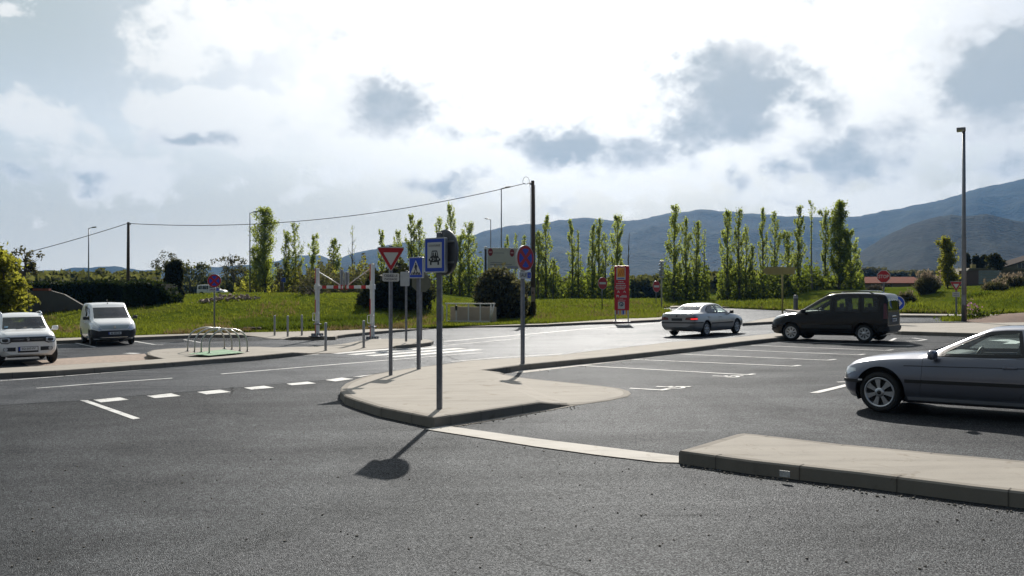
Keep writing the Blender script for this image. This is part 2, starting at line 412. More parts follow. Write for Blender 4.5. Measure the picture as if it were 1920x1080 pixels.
    def build(s, name, mats, parent=None, kind=None, label=None, sharp=None):
        me = bpy.data.meshes.new(name)
        me.from_pydata(s.v, [], s.f)
        if not isinstance(mats, (list, tuple)): mats = [mats]
        for m_ in mats: me.materials.append(m_)
        me.polygons.foreach_set("material_index", s.mi)
        me.polygons.foreach_set("use_smooth", s.sm)
        if sharp: me.polygons.foreach_set("use_smooth", [True] * len(s.f)); me.set_sharp_from_angle(angle=R(sharp))
        me.update()
        return link(name, me, parent, kind, label)
def link(name, me, parent=None, kind=None, label=None):
    o = bpy.data.objects.new(name, me); COL.objects.link(o)
    if parent is not None: o.parent = parent
    if kind: o['kind'] = kind
    if label: o['label'] = label
    return o
def tag(o, label, cat, group=None):
    o['label'] = label; o['category'] = cat
    if group: o['group'] = group
    return o
def thing(name, label, cat, loc, rz=0.0, group=None):
    o = bpy.data.objects.new(name, None); COL.objects.link(o)
    o.empty_display_size = .2
    o.location = loc; o.rotation_euler = (0, 0, rz)
    return tag(o, label, cat, group)
def dup(root, loc, rz, label, group=None):
    r_ = root.copy(); COL.objects.link(r_); r_.location = loc; r_.rotation_euler = (0, 0, rz)
    r_['label'] = label
    if group: r_['group'] = group
    for ch in list(root.children):
        c = ch.copy(); COL.objects.link(c); c.parent = r_
        for g in list(ch.children):
            d = g.copy(); COL.objects.link(d); d.parent = c
    return r_

# ------------------------------------------------------------------ where things stand
def base(x): return SLOPE * max(-60.0, min(60.0, x))
def G(px, py, h=0.0):
    """point of the sloping ground (plus height h) seen at photo pixel px, py"""
    u = (px - 960) / F; v = (545 - py) / F
    t = (EYE - h) / (SLOPE * u - v)
    return Vector((u * t, t, SLOPE * u * t + h))
def X(px, t): return (px - 960) / F * t          # sideways position at distance t
def Z(py, t): return EYE + (545 - py) / F * t    # height at distance t
# ------------------------------------------------------------------ ground, roads, kerbs
def dense(pts, step=.35):
    out = []
    for i in range(len(pts)):
        a = pts[i]; b = pts[(i + 1) % len(pts)]
        k = max(1, int((Vector(b) - Vector(a)).length / step))
        k = min(k, 40)
        out += [Vector(a).lerp(Vector(b), j / k) for j in range(k)]
    return out
def inset(ring, d):
    n = len(ring); out = []
    area = sum(ring[i].x * ring[(i + 1) % n].y - ring[(i + 1) % n].x * ring[i].y for i in range(n))
    sg = 1 if area > 0 else -1
    for i in range(n):
        t = ring[(i + 1) % n] - ring[i - 1]; t.z = 0
        if t.length < 1e-6: out.append(ring[i].copy()); continue
        t.normalize()
        out.append(ring[i] + Vector((-t.y, t.x, 0)) * sg * d)
    return out
def slab(name, pix, inner=(), kerb=.14, mats=None, foot=.06, step=.4, joints=1.0):
    """raised concrete surface; pix = (px, py, height) round its edge, inner = polylines of (px, py, height)"""
    ring = dense([G(*p) for p in pix], step)
    n = len(ring)
    area = sum(ring[i].x * ring[(i + 1) % n].y - ring[(i + 1) % n].x * ring[i].y for i in range(n))
    if area < 0: ring.reverse()
    area = abs(area)
    r1 = inset(ring, .022); r2 = inset(ring, kerb)
    low = [Vector((p.x, p.y, base(p.x) - foot)) for p in ring]
    top = [Vector((p.x, p.y, max(base(p.x) + .004, p.z - .018))) for p in ring]
    vs = low + top + r1 + r2
    fs = []; mi = []
    for k in range(3):
        for i in range(n):
            j = (i + 1) % n
            fs.append((k * n + i, k * n + j, (k + 1) * n + j, (k + 1) * n + i)); mi.append(1)
    co = [Vector((p.x, p.y)) for p in r2]; hz = [p.z for p in r2]
    ed = [(i, (i + 1) % n) for i in range(n)]
    for line in inner:
        o = len(co)
        L = [G(*p) for p in line]
        for p in L: co.append(Vector((p.x, p.y))); hz.append(p.z)
        ed += [(o + i, o + i + 1) for i in range(len(L) - 1)]
    vo, eo, fo, ov, oe, of = delaunay_2d_cdt(co, ed, [tuple(range(n))], 1, 1e-4)
    zz = []
    for i, v in enumerate(vo):
        zz.append(hz[ov[i][0]] if ov[i] else None)
    for i, v in enumerate(vo):
        if zz[i] is None:
            k = min(range(len(co)), key=lambda q: (co[q] - v).length); zz[i] = hz[k]
    o = len(vs)
    vs += [Vector((v.x, v.y, zz[i])) for i, v in enumerate(vo)]
    for f in fo:
        a, b, c = (vo[f[0]], vo[f[1]], vo[f[2]])
        cr = (b.x - a.x) * (c.y - a.y) - (b.y - a.y) * (c.x - a.x)
        fs.append(tuple(o + q for q in (f if cr > 0 else f[::-1]))); mi.append(0)
    # open joints between the kerb stones
    if joints:
        acc = 0.0; nxt = joints * .5; sg = 1
        for i in range(n):
            q = ring[(i + 1) % n] - ring[i]; l = q.length
            while acc + l > nxt and l > 1e-6:
                p = ring[i].lerp(ring[(i + 1) % n], (nxt - acc) / l); t_ = Vector((q.x, q.y, 0)).normalized()
                inn = Vector((-t_.y, t_.x, 0)); hw = t_ * .006; h_ = p.z - base(p.x)
                nxt += joints
                if h_ < .03: continue
                o = len(vs); e = Vector((0, 0, .003))
                prof_ = [p - inn * .004 - Vector((0, 0, h_ + .02)), p - inn * .004 - Vector((0, 0, .016)), p + inn * .02 + e, p + inn * (kerb) + e]
                for c_ in prof_: vs.append(c_ - hw); vs.append(c_ + hw)
                for k in range(3): fs.append((o + 2 * k, o + 2 * k + 1, o + 2 * k + 3, o + 2 * k + 2)); mi.append(2)
            acc += l
    me = bpy.data.meshes.new(name); me.from_pydata([tuple(p) for p in vs], [], fs)
    for m_ in (mats or (M_CONC, M_KERB)): me.materials.append(m_)
    me.materials.append(M_JOINT)
    me.polygons.foreach_set("material_index", mi); me.update()
    return link(name, me, None, 'structure')
def flat(mb, pix, lift, mi=0):
    """paint or paving lying lift above the road; pix = list of photo pixels"""
    p = [G(q[0], q[1], 0) for q in pix]
    vs = [Vector((a.x, a.y, base(a.x) + lift)) for a in p]
    tri = tessellate_polygon([vs])
    fs = []
    for t in tri:
        a, b, c = (vs[i] for i in t)
        fs.append(t if (b - a).cross(c - a).z > 0 else tuple(reversed(t)))
    mb.add(vs, fs, mi)
def stripe(mb, pix, width, lift=.008, mi=0):
    """line of real width along photo pixels"""
    P = [G(q[0], q[1], 0) for q in pix]
    wpath(mb, P, width, lift, mi)
def wpath(mb, P, width, lift=.008, mi=0):
    k = len(P); vs = []; fs = []
    for i in range(k):
        d = P[min(i + 1, k - 1)] - P[max(i - 1, 0)]; d.z = 0; d.normalize()
        nrm = Vector((-d.y, d.x, 0)) * width / 2
        for q in (P[i] + nrm, P[i] - nrm): vs.append(Vector((q.x, q.y, base(q.x) + lift)))
    for i in range(k - 1): fs.append((2 * i, 2 * i + 1, 2 * i + 3, 2 * i + 2))
    mb.add(vs, fs, mi)

# sheet of asphalt under everything near
mb = MB()
xs = [-75, -60, -30, 0, 30, 60, 75]; ys = [-40, -10, 10, 30, 60, 90, 112]
vs = [(x, y, base(x)) for y in ys for x in xs]
mb.add(vs, [(j * 7 + i, j * 7 + i + 1, (j + 1) * 7 + i + 1, (j + 1) * 7 + i) for j in range(6) for i in range(6)])
mb.build("car_park", M_LOT, None, 'structure')
mb = MB()
flat(mb, [(-700, 800), (150, 751), (630, 711), (690, 702), (834, 682), (1054, 669), (1256, 643), (1457, 627), (1480, 612), (1500, 600), (1700, 604), (1960, 606), (1960, 588), (1690, 588), (1500, 576), (1200, 575), (1240, 602), (1100, 607), (977, 611), (804, 618), (640, 630), (470, 640), (-300, 645), (-700, 670)], .004)
mb.build("road", M_ROAD, None, 'structure')

# back edge of the paved ground = front edge of the grass (photo pixels, left to right)
BPIX = [(-900, 640), (-400, 641), (0, 636.5), (110, 635), (250, 630), (380, 625.5), (470, 624), (600, 621.5), (640, 620), (700, 617.5), (760, 616), (820, 611.5), (923, 609), (977, 608), (1025, 607), (1100, 602.5), (1150, 599), (1200, 597.5), (1234, 596), (1252, 590), (1253, 584), (1215, 577.5), (1190, 575.2), (1290, 572.5), (1450, 574), (1500, 577), (1600, 583), (1690, 589), (1850, 590), (2050, 590), (2600, 592)]
BW = [G(px, py, .13) for px, py in BPIX]
BW = sorted([(p.x, p.y) for p in BW])
BXs = np.array([p[0] for p in BW]); BYs = np.array([p[1] for p in BW])
AXs = np.array([-80, -45, -30, -20, -9, -3, 1, 5, 9, 12, 14.5, 22, 32, 36, 60.])
AZs = np.array([2.0, 1.75, 1.9, 2.0, 1.7, 1.0, .95, .9, .75, .55, .5, .45, .45, 1.35, 1.8])
LZs = np.array([40, 38, 36, 34, 30, 28, 30, 30, 28, 20, 12, 10, 14, 17, 18.])
def bump(x, y):
    s_ = y - float(np.interp(x, BXs, BYs))
    if s_ < 0: return 0.0
    k = min(1.0, s_ / float(np.interp(x, AXs, LZs))); k = k * k * (3 - 2 * k)
    rough = (mnoise.noise(Vector((x * .35, y * .35, 1.3))) * .16 + mnoise.noise(Vector((x * .1, y * .1, 4.0))) * .3) * min(1, s_ / 6)
    return .13 + float(np.interp(x, AXs, AZs)) * k + rough * min(1.0, max(.2, 70 / max(y, 1)))
def ground(x, y):
    return base(x) + bump(x, y)

cx = sorted(set([-6000, -3000, -1200, -500, -250, -150, -110, -90] + [round(q * .75, 3) for q in range(-100, 94)] + [float(q) for q in BXs if -75 < q < 70] + [90, 110, 150, 250, 500, 1200, 3000, 6000]))
srow = [0, .15, .4, .8, 1.3, 2, 2.8, 3.6, 4.5, 5.5, 6.5, 7.5, 9, 10.5, 12, 14, 16, 18, 20, 23, 26, 29, 32, 36, 40, 46, 55, 70, 100, 150, 300, 700, 1500, 3000, 6000]
vs = []; nc = len(cx)
for x in cx: vs.append((x, float(np.interp(x, BXs, BYs)), base(x) - .4))
for s_ in srow:
    for x in cx:
        y = float(np.interp(x, BXs, BYs)) + s_
        vs.append((x, y, ground(x, y)))
fs = [(j * nc + i, j * nc + i + 1, (j + 1) * nc + i + 1, (j + 1) * nc + i) for j in range(len(srow)) for i in range(nc - 1)]
mb = MB(); mb.add(vs, fs, 0, True); mb.build("grassland", M_GRASSG, None, 'structure')
mb = MB(); mb.add([(-6000, -3000, -1.75), (6000, -3000, -1.75), (6000, 6000, -1.75), (-6000, 6000, -1.75)], [(0, 1, 2, 3)])
mb.build("ground", mat("bare_earth", (.13, .10, .07), .9, 0, .3, .5), None, 'structure')

# ---- concrete islands and footpaths
slab("sidewalk", [(814, 783, .16), (712, 763, .16), (666, 749, .16), (647, 742, .16), (638, 732.5, .15), (639, 726, .14), (647, 719, .12), (666, 711, .09), (694, 703, .05), (731, 696, .03), (769, 690, .02), (806, 685.6, .02), (846, 680.6, .02), (877, 676, .03), (937, 672.5, .05), (1012, 668, .08), (1054, 665, .10), (1106, 658, .12), (1200, 648, .14), (1256, 641, .15), (1350, 634.5, .15), (1406, 629.5, .15), (1450, 624.6, .15), (1478, 622.4, .15), (1486, 625, .15), (1480, 630, .15), (1457, 633, .15), (1387, 640.5, .15), (1294, 652, .15), (1200, 662, .15), (1144, 668, .15), (984, 683.2, .15), (911, 693, .15),
                   (937, 697.5, .08), (951, 702, .03), (973, 707, .012), (1012, 711.6, .012), (1087, 719, .012), (1134, 724, .012), (1162, 727.6, .012), (1179, 732.4, .012), (1183, 738, .012), (1177.5, 742.5, .012), (1144, 750, .012), (1087, 758, .012), (1072, 758.6, .02), (1014, 753.8, .15), (956, 762, .16), (900, 770.5, .16)],
     inner=[[(915, 697, .155), (960, 727, .16), (1008, 750, .155)], [(962, 708, .03), (1010, 735, .03), (1066, 755, .03)]])
mb = MB()
P1 = [(1183, 738.5), (1144, 751), (1087, 759), (1031, 770), (960, 782.5), (870, 798), (820, 804.5)]
P2 = [(806, 801), (900, 785), (956, 776.5), (1014, 766.5), (1072, 757), (1140, 745), (1178, 736)]
flat(mb, P1 + P2, .0085); mb.build("concrete_edging", M_CONC, None, 'structure')
mb = MB()
flat(mb, [(797, 806), (832, 799), (1000, 823), (1276, 857), (1272, 869), (1235, 868), (1120, 854.5), (1000, 838), (900, 822)], .0125)
flat(mb, [(911, 696.5), (984, 699), (1200, 673), (1294, 662), (1387, 649), (1457, 638), (1457, 636), (1387, 646), (1294, 658), (1200, 669), (984, 694), (940, 694)], .0045)
mb.build("flush_concrete_band", concrete_mat("pale_flush_concrete", (.50, .475, .43)), None, 'structure')
# joint between the footpath and the island
mb = MB()
Pj = [G(px, py, h) for px, py, h in [(643, 722.5, .128), (700, 714, .13), (769, 707, .13), (850, 699.5, .14), (911, 693.4, .15)]]
vs = []
for i, p in enumerate(Pj):
    d = (Pj[min(i + 1, 4)] - Pj[max(i - 1, 0)]); d.z = 0; d.normalize(); nn = Vector((-d.y, d.x, 0)) * .014
    vs += [p + nn + Vector((0, 0, .012)), p - nn + Vector((0, 0, .012))]
# right foreground footpath
slab("sidewalk.001", [(1273, 845, .15), (1412, 864, .15), (1613, 886, .15), (1824, 912, .15), (1920, 922.5, .15), (2300, 970, .15), (2700, 1022, .15), (2700, 930, .15), (2300, 901, .15), (1920, 863.5, .15), (1790, 852, .15), (1575, 832, .15), (1420, 814.2, .15), (1395, 812, .15), (1380, 813.5, .15), (1340, 825, .15)], kerb=.13)
# left footpath with the cycle stands, then the crossing and the island beyond it
slab("sidewalk.002", [(-500, 728, .15), (0, 699.6, .15), (104, 695, .15), (208, 687.5, .15), (312, 680, .15), (400, 673, .15), (474, 667.6, .15), (550, 660.4, .15), (598, 662.4, .02), (626, 662, .015), (661, 658.6, .015), (700, 655, .015), (730, 652, .02), (742, 648, .12), (787, 644, .15), (808, 641.4, .15), (813, 638.5, .15), (804, 636.4, .15), (787, 635.4, .15), (740, 634.8, .15), (700, 635.4, .12), (679, 638, .05), (639, 645, .015), (600, 649, .015), (567, 650, .015), (511, 651.4, .04), (485, 649.6, .10), (440, 650.5, .14), (400, 651.4, .15), (354, 651.8, .15), (312, 653.6, .15), (285, 656.4, .15), (275, 660.8, .15), (277, 665, .15), (290, 669, .10), (306, 672.4, .05), (229, 678, .05), (115, 684, .05), (0, 690, .05), (-500, 716, .05)], kerb=.10)
mb = MB()
flat(mb, [(60, 690), (115, 686), (229, 680), (306, 674), (290, 671), (275, 667.5), (272, 663.5), (200, 667), (115, 672.5), (40, 679)], .006)
mb.build("gravel_bed", mat("reddish_gravel", (.27, .21, .165), .9, 0, .35, 6, .8, 45), None, 'structure')
# back footpath along the grass
slab("sidewalk.003", [(-900, 646, .15), (-400, 646.5, .15), (0, 641, .15), (110, 638.6, .15), (250, 632.6, .15), (380, 627.4, .15), (455, 627.6, .15), (475, 630, .03), (505, 634.5, .02), (530, 635.6, .03), (546, 632, .14), (629, 631.2, .15), (633, 629, .15), (650, 626.4, .15), (700, 621.6, .15), (755, 617.6, .13), (804, 615.6, .05), (823, 613, .05), (823, 610.8, .10), (760, 615, .13), (700, 616.6, .15), (640, 619.2, .15), (470, 623.2, .15), (380, 624.8, .15), (250, 629, .15), (110, 634.2, .15), (0, 635.8, .15), (-400, 640.4, .15), (-900, 639.5, .15)], kerb=.16, step=.7)
slab("kerb", [(820, 613.5, .05), (923, 611, .10), (977, 609.6, .13), (1025, 608.2, .14), (1042, 607, .15), (1100, 604.4, .15), (1180, 601.8, .15), (1236, 599, .15), (1256, 592, .15), (1258, 584, .15), (1225, 577.6, .15), (1215, 577.0, .15), (1249, 584, .15), (1248, 589, .15), (1228, 592.4, .15), (1150, 596.5, .15), (1100, 601.5, .15), (1025, 606.3, .14), (977, 607.4, .13), (923, 608.6, .10), (820, 611, .05)], kerb=.12, step=.8)
slab("kerb.001", [(1258, 576, .15), (1290, 574.6, .15), (1450, 576, .15), (1500, 579, .15), (1600, 585.2, .15), (1690, 590.8, .15), (1850, 592, .15), (2050, 592, .15), (2050, 589.4, .15), (1850, 589.2, .15), (1690, 588.2, .15), (1600, 582.4, .15), (1500, 576.6, .15), (1450, 573.6, .15), (1290, 572.2, .15), (1255, 573, .15)], kerb=.12, step=1.2)
# island between the roundabout and the car park
slab("sidewalk.004", [(1392, 606, .15), (1452, 602.6, .15), (1560, 611, .15), (1690, 621, .15), (1830, 624.6, .15), (1960, 627, .15), (2150, 630, .15), (2150, 600, .15), (1990, 600.5, .15), (1900, 603.5, .15), (1760, 605.6, .15), (1680, 606.4, .15), (1600, 600.5, .15), (1482, 592.2, .15), (1455, 594, .15), (1420, 599.4, .15)], kerb=.2, step=.7)
# small red-earth island far across the roundabout
slab("roundabout_island", [(1472, 580.6, .15), (1500, 583.4, .15), (1560, 586, .15), (1572, 583, .15), (1530, 577, .15), (1500, 576, .15), (1478, 577.6, .15)], kerb=.5, mats=(mat("red_earth", (.17, .085, .05), .9, 0, .3, 2), M_CONC), step=.9)

# ---- painted markings (one mesh per marking)
def mark(name, label=None):
    return MB()
def paint(name, mb_, m_=None):
    o = mb_.build(name, m_ or M_PAINT, None, 'structure'); return o
mb = MB(); stripe(mb, [(-500, 745), (-200, 725.5), (0, 714.6), (158, 702.5), (312, 690), (400, 682.6), (511, 672.4), (560, 667.5), (598, 664.2)], .13); paint("edge_line", mb)
mb = MB(); stripe(mb, [(69, 728.3), (200, 718), (323, 709.4)], .13); paint("centre_line", mb)
mb = MB(); stripe(mb, [(415, 701.6), (560, 689.4), (729, 675.4), (781, 671), (850, 665.2), (905, 661.5)], .13); paint("centre_line", mb)
mb = MB(); stripe(mb, [(833, 640.5), (908, 634), (992, 626.6), (1100, 616.6), (1237, 605.4), (1268, 602)], .22); paint("edge_line", mb)
mb = MB(); stripe(mb, [(760, 654.5), (850, 646.5), (905, 641.5), (990, 633.4)], .14); paint("centre_line", mb, M_PAINT_OLD)
mb = MB(); stripe(mb, [(846, 678.4), (937, 670.6), (1054, 664)], .13); paint("edge_line", mb, M_PAINT_OLD)
for q in ([(175, 750), (225, 745.4), (241.7, 750), (189.6, 755)], [(275, 742.7), (321, 738), (339, 743), (290.6, 747)], [(370, 735.6), (413, 731), (433, 735.5), (387, 740)], [(457, 727.4), (495, 723.7), (514.6, 727.4), (472, 731)], [(537.5, 720), (577, 716), (593, 719.4), (547, 722.8)], [(610, 713), (641, 708.5), (663, 711), (629, 715.6)], [(661, 706.8), (692, 703.2), (700, 702.5), (676, 707)]):
    mb = MB(); flat(mb, q, .008); paint("give_way_dash", mb)
mb = MB(); flat(mb, [(150, 751), (164.6, 751), (263, 785), (250, 787)], .008); paint("slanted_line", mb)
for a, b in (((626, 663.2), (757, 652.6)), ((658, 665.2), (822, 651.8)), ((692, 667.6), (866, 653.4)), ((733, 669.6), (898, 655.6))):
    mb = MB(); stripe(mb, [a, b], .50); paint("zebra_stripe", mb, M_ZEBRA)
# parking bay lines with their hooked ends
bays = [((1079, 685.2), (1402, 703.2), (1418, 701)), ((1180, 674), (1487, 687), (1504, 684.8)), ((1266, 664), (1553, 675.8), (1570, 673.6)), ((1341, 655), (1610, 665.8), (1624, 664.0)), ((1408, 647.6), (1662, 657.6), (1678, 655.8)), ((1462, 640.2), (1700, 649.0), (1716, 647.6))]
for a, b, c in bays:
    mb = MB(); stripe(mb, [a, b], .10)
    wpath(mb, [G(*b), G(*b) + (G(*c) - G(*b)) * .75], .12, .0095); paint("parking_bay_line", mb)
mb = MB(); stripe(mb, [(1181, 728.3), (1240, 731.8)], .10); wpath(mb, [G(1238, 732.4), G(1254, 729.4)], .12, .0095); paint("parking_bay_line", mb)
mb = MB(); stripe(mb, [(1525, 737.5), (1560, 729.5), (1597, 720)], .16); wpath(mb, [G(1570, 717), G(1598, 716.5)], .12, .0095); paint("parking_bay_line", mb)
mb = MB(); stripe(mb, [(1668, 640), (1679, 634.5), (1710, 634), (1736, 637), (1722, 639.2), (1700, 640)], .13); paint("curved_line", mb)
mb = MB(); stripe(mb, [(1860, 638), (1905, 641)], .4); stripe(mb, [(1892, 645), (1905, 641.5), (1880, 637)], .4, .0095); paint("road_arrow", mb)
for q in ([(140, 643), (178, 651)], [(252, 640), (290, 646.4), (306, 646.8)], [(345, 637), (380, 643), (420, 641.5)]):
    mb = MB(); stripe(mb, q, .11); paint("parking_bay_line", mb)
mb = MB(); stripe(mb, [(237, 662.4), (258, 663.2)], .3); paint("parking_bay_line", mb)
# wheelchair symbols
def chair_symbol(c, ex, ey):
    mb_ = MB()
    def Pn(a, b):
        q = c + ex * a + ey * b; return Vector((q.x, q.y, 0))
    wpath(mb_, [Pn(.30 * math.cos(t), .30 * math.sin(t)) for t in np.linspace(R(140), R(390), 18)], .085, .008)
    wpath(mb_, [Pn(-.02, .62), Pn(.0, .1), Pn(.32, .08), Pn(.45, -.34), Pn(.58, -.30)], .09, .0095)
    wpath(mb_, [Pn(.0, .36), Pn(.28, .34)], .08, .011)
    wpath(mb_, [Pn(-.10, .78), Pn(.06, .78)], .16, .0095)
    paint("wheelchair_symbol", mb_)
for cpx, e1, e2 in (((1268, 727), (1292, 728), (1243, 725.6)), ((1372, 706.6), (1394, 707.4), (1346, 705.6))):
    c = G(*cpx); e_y = (G(*e2) - c); e_y.z = 0; e_y.normalize(); e_x = Vector((e_y.y, -e_y.x, 0))
    chair_symbol(c, e_x * .55, e_y * .48)
# green patch under the cycle stands
mb = MB()
gp = [G(*q) for q in ((352, 663.5, .15), (392, 667, .15), (460, 661, .15), (420, 655, .15))]
mb.add([p + Vector((0, 0, .006)) for p in gp], [(0, 1, 2, 3)]); mb.build("green_paint_patch", M_GREENP, None, 'structure')

# ------------------------------------------------------------------ hills
RIDGE = [(-1200, 520), (-400, 512), (200, 505), (430, 503), (515, 494), (560, 480), (600, 478), (625, 488), (650, 477), (700, 466), (751, 455), (820, 448), (893, 438), (960, 422), (1004, 421.5), (1035, 415), (1093, 408), (1138, 413), (1182, 414), (1240, 401), (1280, 396), (1329, 392), (1360, 396), (1395, 400), (1440, 402), (1475, 406), (1530, 405), (1600, 408), (1640, 401), (1680, 391), (1755, 377), (1822, 355), (1889, 342), (1920, 334), (2050, 312), (2300, 300), (2700, 330), (3300, 420)]
RIDGE2 = [(1500, 530), (1560, 500), (1613, 474), (1667, 440), (1700, 424), (1733, 413), (1760, 406), (1782, 402), (1815, 405), (1849, 401), (1893, 411), (1920, 416), (2050, 440), (2300, 470), (2700, 530)]
RIDGE3 = [(380, 528), (430, 521), (500, 512), (560, 504), (600, 499), (640, 502), (690, 489), (760, 480), (850, 478), (950, 470), (1050, 482), (1150, 495), (1250, 500), (1400, 512), (1500, 530)]
def hill(name, prof, d0, d1, d2, amp, jag, m_, step=7):
    xs_ = np.arange(prof[0][0], prof[-1][0], step); rows = 26
    ys_ = np.interp(xs_, [p[0] for p in prof], [p[1] for p in prof])
    vs = []
    for r_ in range(rows + 6):
        for i, px in enumerate(xs_):
            u = (px - 960) / F
            jit = (mnoise.fractal(Vector((px * .05, 2.2, 0)), 1.0, 2.0, 5) * jag)
            top = EYE + (545 - ys_[i] + jit) / F * d1
            if r_ < rows:
                k = r_ / (rows - 1); y = d0 + (d1 - d0) * k; sh = k ** 1.15
                nz = mnoise.fractal(Vector((u * 9 + 3, y * .0022, d0 * .1)), .9, 2.1, 6) * amp * math.sin(math.pi * min(1, k * .97)) ** .8
                rv = -abs(mnoise.noise(Vector((u * 16 + y * .0006, y * .0007, 7.7)))) * amp * .9 * math.sin(math.pi * k)
                z = max(-2.0, top * sh + nz + rv)
            else:
                k = (r_ - rows + 1) / 6; y = d1 + (d2 - d1) * k; z = top * (1 - k) ** 1.2 - 3 * k
            vs.append((u * y, y, z))
    n_ = len(xs_)
    fs = [(j * n_ + i, j * n_ + i + 1, (j + 1) * n_ + i + 1, (j + 1) * n_ + i) for j in range(rows + 5) for i in range(n_ - 1)]
    mb_ = MB(); mb_.add(vs, fs, 0, True); return mb_.build(name, m_, None, 'structure')
def hill_mat(name, lo, hi, sc):
    m_ = bpy.data.materials.new(name); m_.use_nodes = True
    n = N(m_.node_tree); p = m_.node_tree.nodes["Principled BSDF"]
    t = n.new("ShaderNodeTexCoord").outputs['Object']
    a = n.noise(t, sc, 8, .68, .5).outputs[0]; v_ = n.new("ShaderNodeTexVoronoi"); n.put(v_.inputs['Vector'], t); v_.inputs['Scale'].default_value = sc * 9
    f = n.m('ADD', n.m('MULTIPLY', a, .75), n.m('MULTIPLY', v_.outputs['Distance'], .25))
    n.put(p.inputs['Base Color'], n.ramp(f, [(.35, lo), (.55, tuple((x + y) / 2 for x, y in zip(lo, hi))), (.72, hi)]))
    p.inputs['Roughness'].default_value = .95; p.inputs['Specular IOR Level'].default_value = .05
    b = n.new("ShaderNodeBump"); b.inputs['Strength'].default_value = 1.0; b.inputs['Distance'].default_value = 12
    n.put(b.inputs['Height'], f); n.L.new(b.outputs[0], p.inputs['Normal'])
    return m_
M_HILL = hill_mat("wooded_hillside", (.001, .003, .003), (.028, .040, .026), .008)
M_HILL2 = hill_mat("scrub_hillside", (.001, .003, .003), (.020, .028, .022), .014)
hill("mountain", RIDGE, 1500, 3200, 3560, 40, 2.4, M_HILL)
hill("hill", RIDGE2, 700, 1350, 1750, 13, 1.8, M_HILL2, 5)
#hill("hill.001", RIDGE3, 1050, 1500, 1800, 14, 2.0, M_HILL2, 5)

# loose grit along the kerbs and across the asphalt
rg = random.Random(5); gb_ = MB()
def grit(px, py, s0):
    g_ = G(px, py); s_ = s0 * rg.uniform(.5, 1.4)
    gb_.box((g_.x, g_.y, base(g_.x) + s_ * .25), (s_, s_ * rg.uniform(.5, 1), s_ * .6), rz=rg.uniform(0, 3), taper=rg.uniform(.5, .9))
for a, b in (((640, 745), (700, 770)), ((700, 770), (808, 803)), ((820, 803), (1085, 761)), ((1275, 871), (1480, 902)), ((1480, 902), (1920, 962)), ((985, 697), (1290, 663)), ((0, 712), (400, 682))):
    for _ in range(46):
        f = rg.random(); grit(a[0] + (b[0] - a[0]) * f + rg.gauss(0, 3), a[1] + (b[1] - a[1]) * f + abs(rg.gauss(0, 3)), .022)
for _ in range(170): grit(rg.uniform(0, 1920), rg.uniform(790, 1075), .016)
o_ = gb_.build("grit", mat("pale_grit", (.14, .125, .105), .9, 0, .7, 30), None, 'stuff'); o_['label'] = "loose grit lying along the kerbs and on the asphalt"; o_['category'] = "grit"
# ------------------------------------------------------------------ vehicles
M_TYRE = mat("tyre_rubber", (.016, .016, .017), .8, 0, .2, 20)
M_RIM = mat("silver_alloy", (.52, .53, .55), .32, .85, .08, 8)
M_RIM2 = mat("grey_wheel_cover", (.40, .41, .43), .4, .6, .1, 8)
M_CHROME = mat("chrome", (.75, .76, .78), .12, 1.0, .05, 9)
M_TRIM = mat("black_plastic_trim", (.018, .018, .019), .55, 0, .15, 12)
M_SEAT = mat("dark_seat_fabric", (.022, .023, .026), .85, 0, .2, 14)
M_HEADL = mat("headlamp_lens", (.62, .64, .66), .08, .35, .12, 14, coat=.8)
M_TAILL = mat("red_tail_lamp", (.13, .004, .006), .18, 0, .15, 10, coat=.6)
M_TAILON = mat("lit_red_brake_lamp", (.75, .03, .03), .2, 0, .1, 10, emit=(1.0, .03, .03, .7))
M_PLATE = mat("number_plate_white", (.70, .71, .70), .4, 0, .05, 20)
M_PLATEB = mat("number_plate_blue", (.01, .06, .42), .4)
M_GLASS = glass_mat("window_glass", (.90, .945, .935), 1.0)
M_GLASSD = glass_mat("tinted_window_glass", (.80, .84, .83), 1.0)
M_GLASSK = glass_mat("dark_windscreen_glass", (.50, .56, .58), .8)

def paint_mat(name, c, metal, rough=.28, coat=.7, spec=.5):
    m_ = bpy.data.materials.new(name); m_.use_nodes = True
    n = N(m_.node_tree); p = m_.node_tree.nodes["Principled BSDF"]
    t = n.new("ShaderNodeTexCoord").outputs['Object']
    fl = n.noise(t, 900, 2, .5).outputs[0]; du = n.noise(t, 2.3, 5, .65).outputs[0]
    n.put(p.inputs['Base Color'], n.mix(n.m('ADD', n.m('MULTIPLY', fl, .5), n.m('MULTIPLY', du, .5)), tuple(x * .93 for x in c), tuple(min(1, x * 1.07) for x in c)))
    n.put(p.inputs['Roughness'], n.m('ADD', rough - .015, n.m('MULTIPLY', du, .03)))
    p.inputs['Metallic'].default_value = metal; p.inputs['Specular IOR Level'].default_value = spec
    p.inputs['Coat Weight'].default_value = coat; p.inputs['Coat Roughness'].default_value = .06
    return m_

def pchip(xs, ys, xq):
    xs = np.asarray(xs, float); ys = np.asarray(ys, float)
    h = np.diff(xs); d = np.diff(ys) / h
    m = np.zeros_like(xs)
    for i in range(1, len(xs) - 1):
        if d[i - 1] * d[i] > 0:
            w1 = 2 * h[i] + h[i - 1]; w2 = h[i] + 2 * h[i - 1]
            m[i] = (w1 + w2) / (w1 / d[i - 1] + w2 / d[i])
    m[0] = d[0]; m[-1] = d[-1]
    k = np.clip(np.searchsorted(xs, xq) - 1, 0, len(h) - 1)
    t = (xq - xs[k]) / h[k]
    return ((1 + 2 * t) * (1 - t) ** 2) * ys[k] + t * (1 - t) ** 2 * h[k] * m[k] + t * t * (3 - 2 * t) * ys[k + 1] + t * t * (t - 1) * h[k] * m[k + 1]

